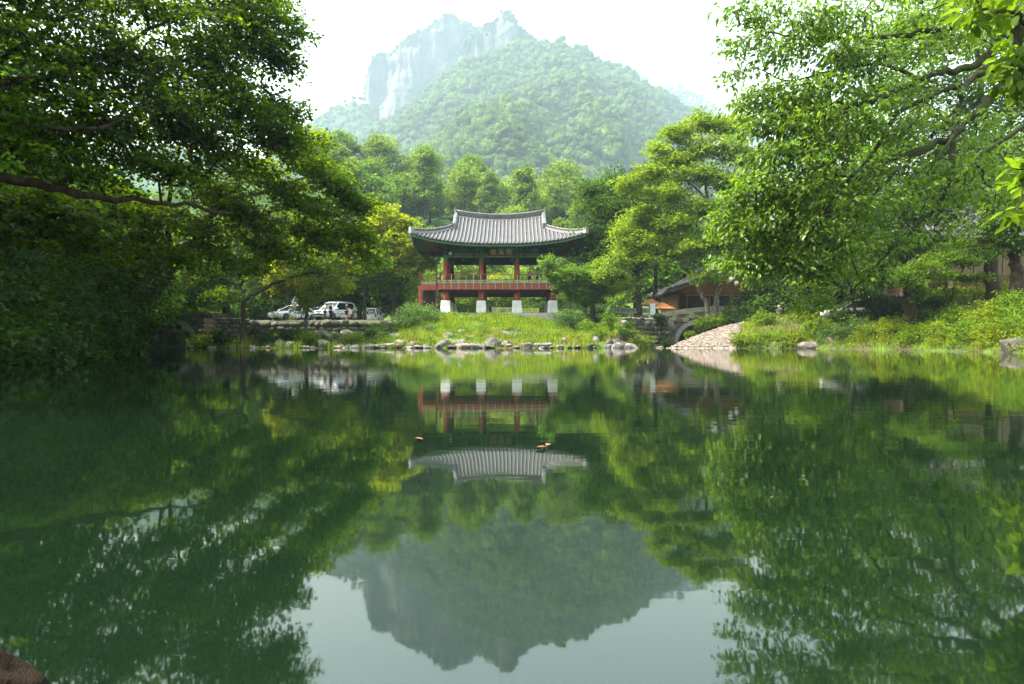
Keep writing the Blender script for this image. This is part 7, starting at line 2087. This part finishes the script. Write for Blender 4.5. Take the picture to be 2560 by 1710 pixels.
# left shore
LBK = [(500, 852, 48.3, 0.7, 0.32, 'Y', 'low sunlit shrub at the foot of the stone pillar at the left'), (545, 840, 48.8, 1.1, 0.5, 'D', 'dark shrub at the foot of the left stone wall'), (650, 836, 51.0, 1.3, 0.6, 'D', 'shaded shrub below the white sedan'), (720, 838, 50.0, 1.0, 0.5, 'D', 'shaded shrub at the mottled trunk'),
       (575, 806, 55.0, 1.2, 0.5, 'D', 'ivy on top of the left stone wall'), (770, 845, 49.5, 0.9, 0.4, '', 'green weeds right of the mottled trunk'), (880, 848, 49.8, 0.8, 0.35, 'Y', 'low yellow weeds among the left boulders'), (940, 830, 53.0, 1.0, 0.4, '', 'green weeds below the white van')]
for k, (px, py, d, rx, rz, mm, lab) in enumerate(LBK):
    bush(lab, pb(px, py, d), (rx, rx * 0.8, rz), BM[mm], 550 + k, 46, 28, 0.16, 0.55, 0.36)
# dark thicket on the left bank
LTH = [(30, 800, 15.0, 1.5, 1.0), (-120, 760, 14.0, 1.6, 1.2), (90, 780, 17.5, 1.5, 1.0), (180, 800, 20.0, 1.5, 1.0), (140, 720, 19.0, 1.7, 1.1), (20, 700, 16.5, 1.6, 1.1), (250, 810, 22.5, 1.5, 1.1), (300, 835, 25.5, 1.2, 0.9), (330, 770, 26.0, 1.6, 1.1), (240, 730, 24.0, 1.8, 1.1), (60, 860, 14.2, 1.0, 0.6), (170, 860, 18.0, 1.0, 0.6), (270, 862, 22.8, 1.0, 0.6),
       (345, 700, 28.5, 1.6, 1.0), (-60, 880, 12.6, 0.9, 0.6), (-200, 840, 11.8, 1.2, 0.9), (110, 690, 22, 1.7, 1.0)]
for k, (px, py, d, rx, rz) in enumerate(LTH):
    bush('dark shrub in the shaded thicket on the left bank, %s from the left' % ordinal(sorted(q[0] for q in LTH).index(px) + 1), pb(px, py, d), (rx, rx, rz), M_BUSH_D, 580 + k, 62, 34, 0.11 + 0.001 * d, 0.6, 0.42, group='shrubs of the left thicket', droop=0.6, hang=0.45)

# grass and weeds ------------------------------------------------------------------
def blades(name, label, pts, hgt, wid, m, seed, lean=0.5):
    rng = np.random.default_rng(seed)
    x, y = pts
    n = len(x)
    z = np.maximum(gz(x, y), 0) - 0.02
    h = hgt * rng.uniform(0.45, 1.25, n) * np.clip(1 + 1.3 * fbm(x * 1.1, y * 1.1, seed=seed + 3, oct=2), 0.25, 2.2)
    a = rng.uniform(0, 6.28, n)
    dx, dy = np.cos(a), np.sin(a)
    w = wid * rng.uniform(0.6, 1.3, n)
    l = lean * rng.uniform(0.1, 1.0, n) * h
    b = np.stack([x, y, z], 1)
    s = np.stack([-dy, dx, 0 * x], 1) * w[:, None] * 0.5
    f = np.stack([dx, dy, 0 * x], 1)
    mid = b + f * (l * 0.35)[:, None] + np.array([0, 0, 1.0]) * (h * 0.6)[:, None]
    tip = b + f * l[:, None] + np.array([0, 0, 1.0]) * h[:, None]
    v = np.stack([b - s, b + s, mid + s * 0.7, mid - s * 0.7, tip], 1).reshape(-1, 3)
    t = np.array([(0, 1, 2), (0, 2, 3), (3, 2, 4)])
    o = link(name, np_mesh(name, v, (np.arange(n)[:, None, None] * 5 + t[None]).reshape(-1, 3)), None, m)
    return tag(o, label, 'grass', kind='stuff')
def scatter(n, x0, x1, y0, y1, cond, seed):
    rng = np.random.default_rng(seed)
    x, y = rng.uniform(x0, x1, n), rng.uniform(y0, y1, n)
    k = cond(x, y)
    return x[k], y[k]
def centre_ok(x, y):
    d = pond_dist(x, y)
    patch = fbm(x * 0.45, y * 0.45, seed=21, oct=3)
    return (d > 0.05) & (y < 62.6) & (patch > -0.2) & ~((x < -9) & (y > 55.9)) & ~((x > 7) & (y < 60) & (d < 0.8))
blades('grass', 'long yellow green grass on the slope between the pavilion and the pond', scatter(54000, -22, 8, 46, 63, centre_ok, 31), 0.34, 0.035, M_GRASS, 32)
blades('dry_grass', 'straw coloured grass among the shore boulders', scatter(9000, -22, 9, 46, 53, lambda x, y: centre_ok(x, y) & (fbm(x * 0.7, y * 0.7, seed=5, oct=2) > 0.22) & (pond_dist(x, y) < 3.5), 33), 0.42, 0.03, M_STRAW, 34, 0.8)
def right_ok(x, y):
    d = pond_dist(x, y)
    return (d > 0.05) & (d < 16) & ~in_gravel(x, y) & (x > 10.8) & ~((y > 55) & (x < 18.2))
blades('bank_grass', 'bright grass and weeds covering the right bank', scatter(52000, 11, 40, 22, 58, right_ok, 35), 0.32, 0.04, M_GRASS, 36)
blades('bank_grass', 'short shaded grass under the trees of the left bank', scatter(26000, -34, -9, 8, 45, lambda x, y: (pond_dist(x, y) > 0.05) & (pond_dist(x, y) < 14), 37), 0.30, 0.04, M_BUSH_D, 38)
blades('terrace_grass', 'thin grass on the terrace behind the pavilion and under the trees', scatter(18000, -34, 22, 63, 92, lambda x, y: (fbm(x * 0.3, y * 0.3, seed=6, oct=2) > -0.1) & ~((np.abs(x + 1.2) < 6.4) & (np.abs(y - 67.2) < 4.7)), 39), 0.22, 0.05, M_GRASS, 40)
# creeping weeds: small leaves close to the ground
def weeds(name, label, pts, seed, m, leaf=0.12, per=10, r=0.3, h=0.22):
    rng = np.random.default_rng(seed)
    x, y = pts
    c = np.stack([x, y, np.maximum(gz(x, y), 0) + rng.uniform(0.03, h, len(x))], 1)
    d = unit(rng.normal(size=c.shape) * np.array([1, 1, 0.3]))
    lv, lt = spray_leaves(rng, c, d, np.full(len(x), r) * rng.uniform(0.6, 1.3, len(x)), per, leaf, 0.7, 0.3, 0.2, 0.5)
    o = link(name, np_mesh(name, lv, lt), None, m)
    return tag(o, label, 'weeds', kind='stuff')
weeds('weeds', 'leafy weeds creeping over the slope below the pavilion', scatter(8500, -22, 8.5, 46, 62, lambda x, y: centre_ok(x, y) & (fbm(x * 0.5 + 9, y * 0.5, seed=41, oct=2) > -0.1), 42), 43, M_BUSH)
weeds('weeds', 'leafy weeds creeping over the right bank', scatter(6500, 11, 36, 22, 57, lambda x, y: right_ok(x, y) & (fbm(x * 0.4, y * 0.4, seed=44, oct=2) > -0.35), 45), 46, M_BUSH_Y, r=0.34, h=0.35)
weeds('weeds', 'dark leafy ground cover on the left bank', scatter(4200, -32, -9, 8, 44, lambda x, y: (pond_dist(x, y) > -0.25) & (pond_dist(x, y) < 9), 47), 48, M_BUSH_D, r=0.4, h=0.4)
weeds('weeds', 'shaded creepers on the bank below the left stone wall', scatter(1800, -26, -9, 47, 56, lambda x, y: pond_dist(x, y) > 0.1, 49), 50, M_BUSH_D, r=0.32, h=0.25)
print('FOLIAGE POLYS', sum(STATS.values()))
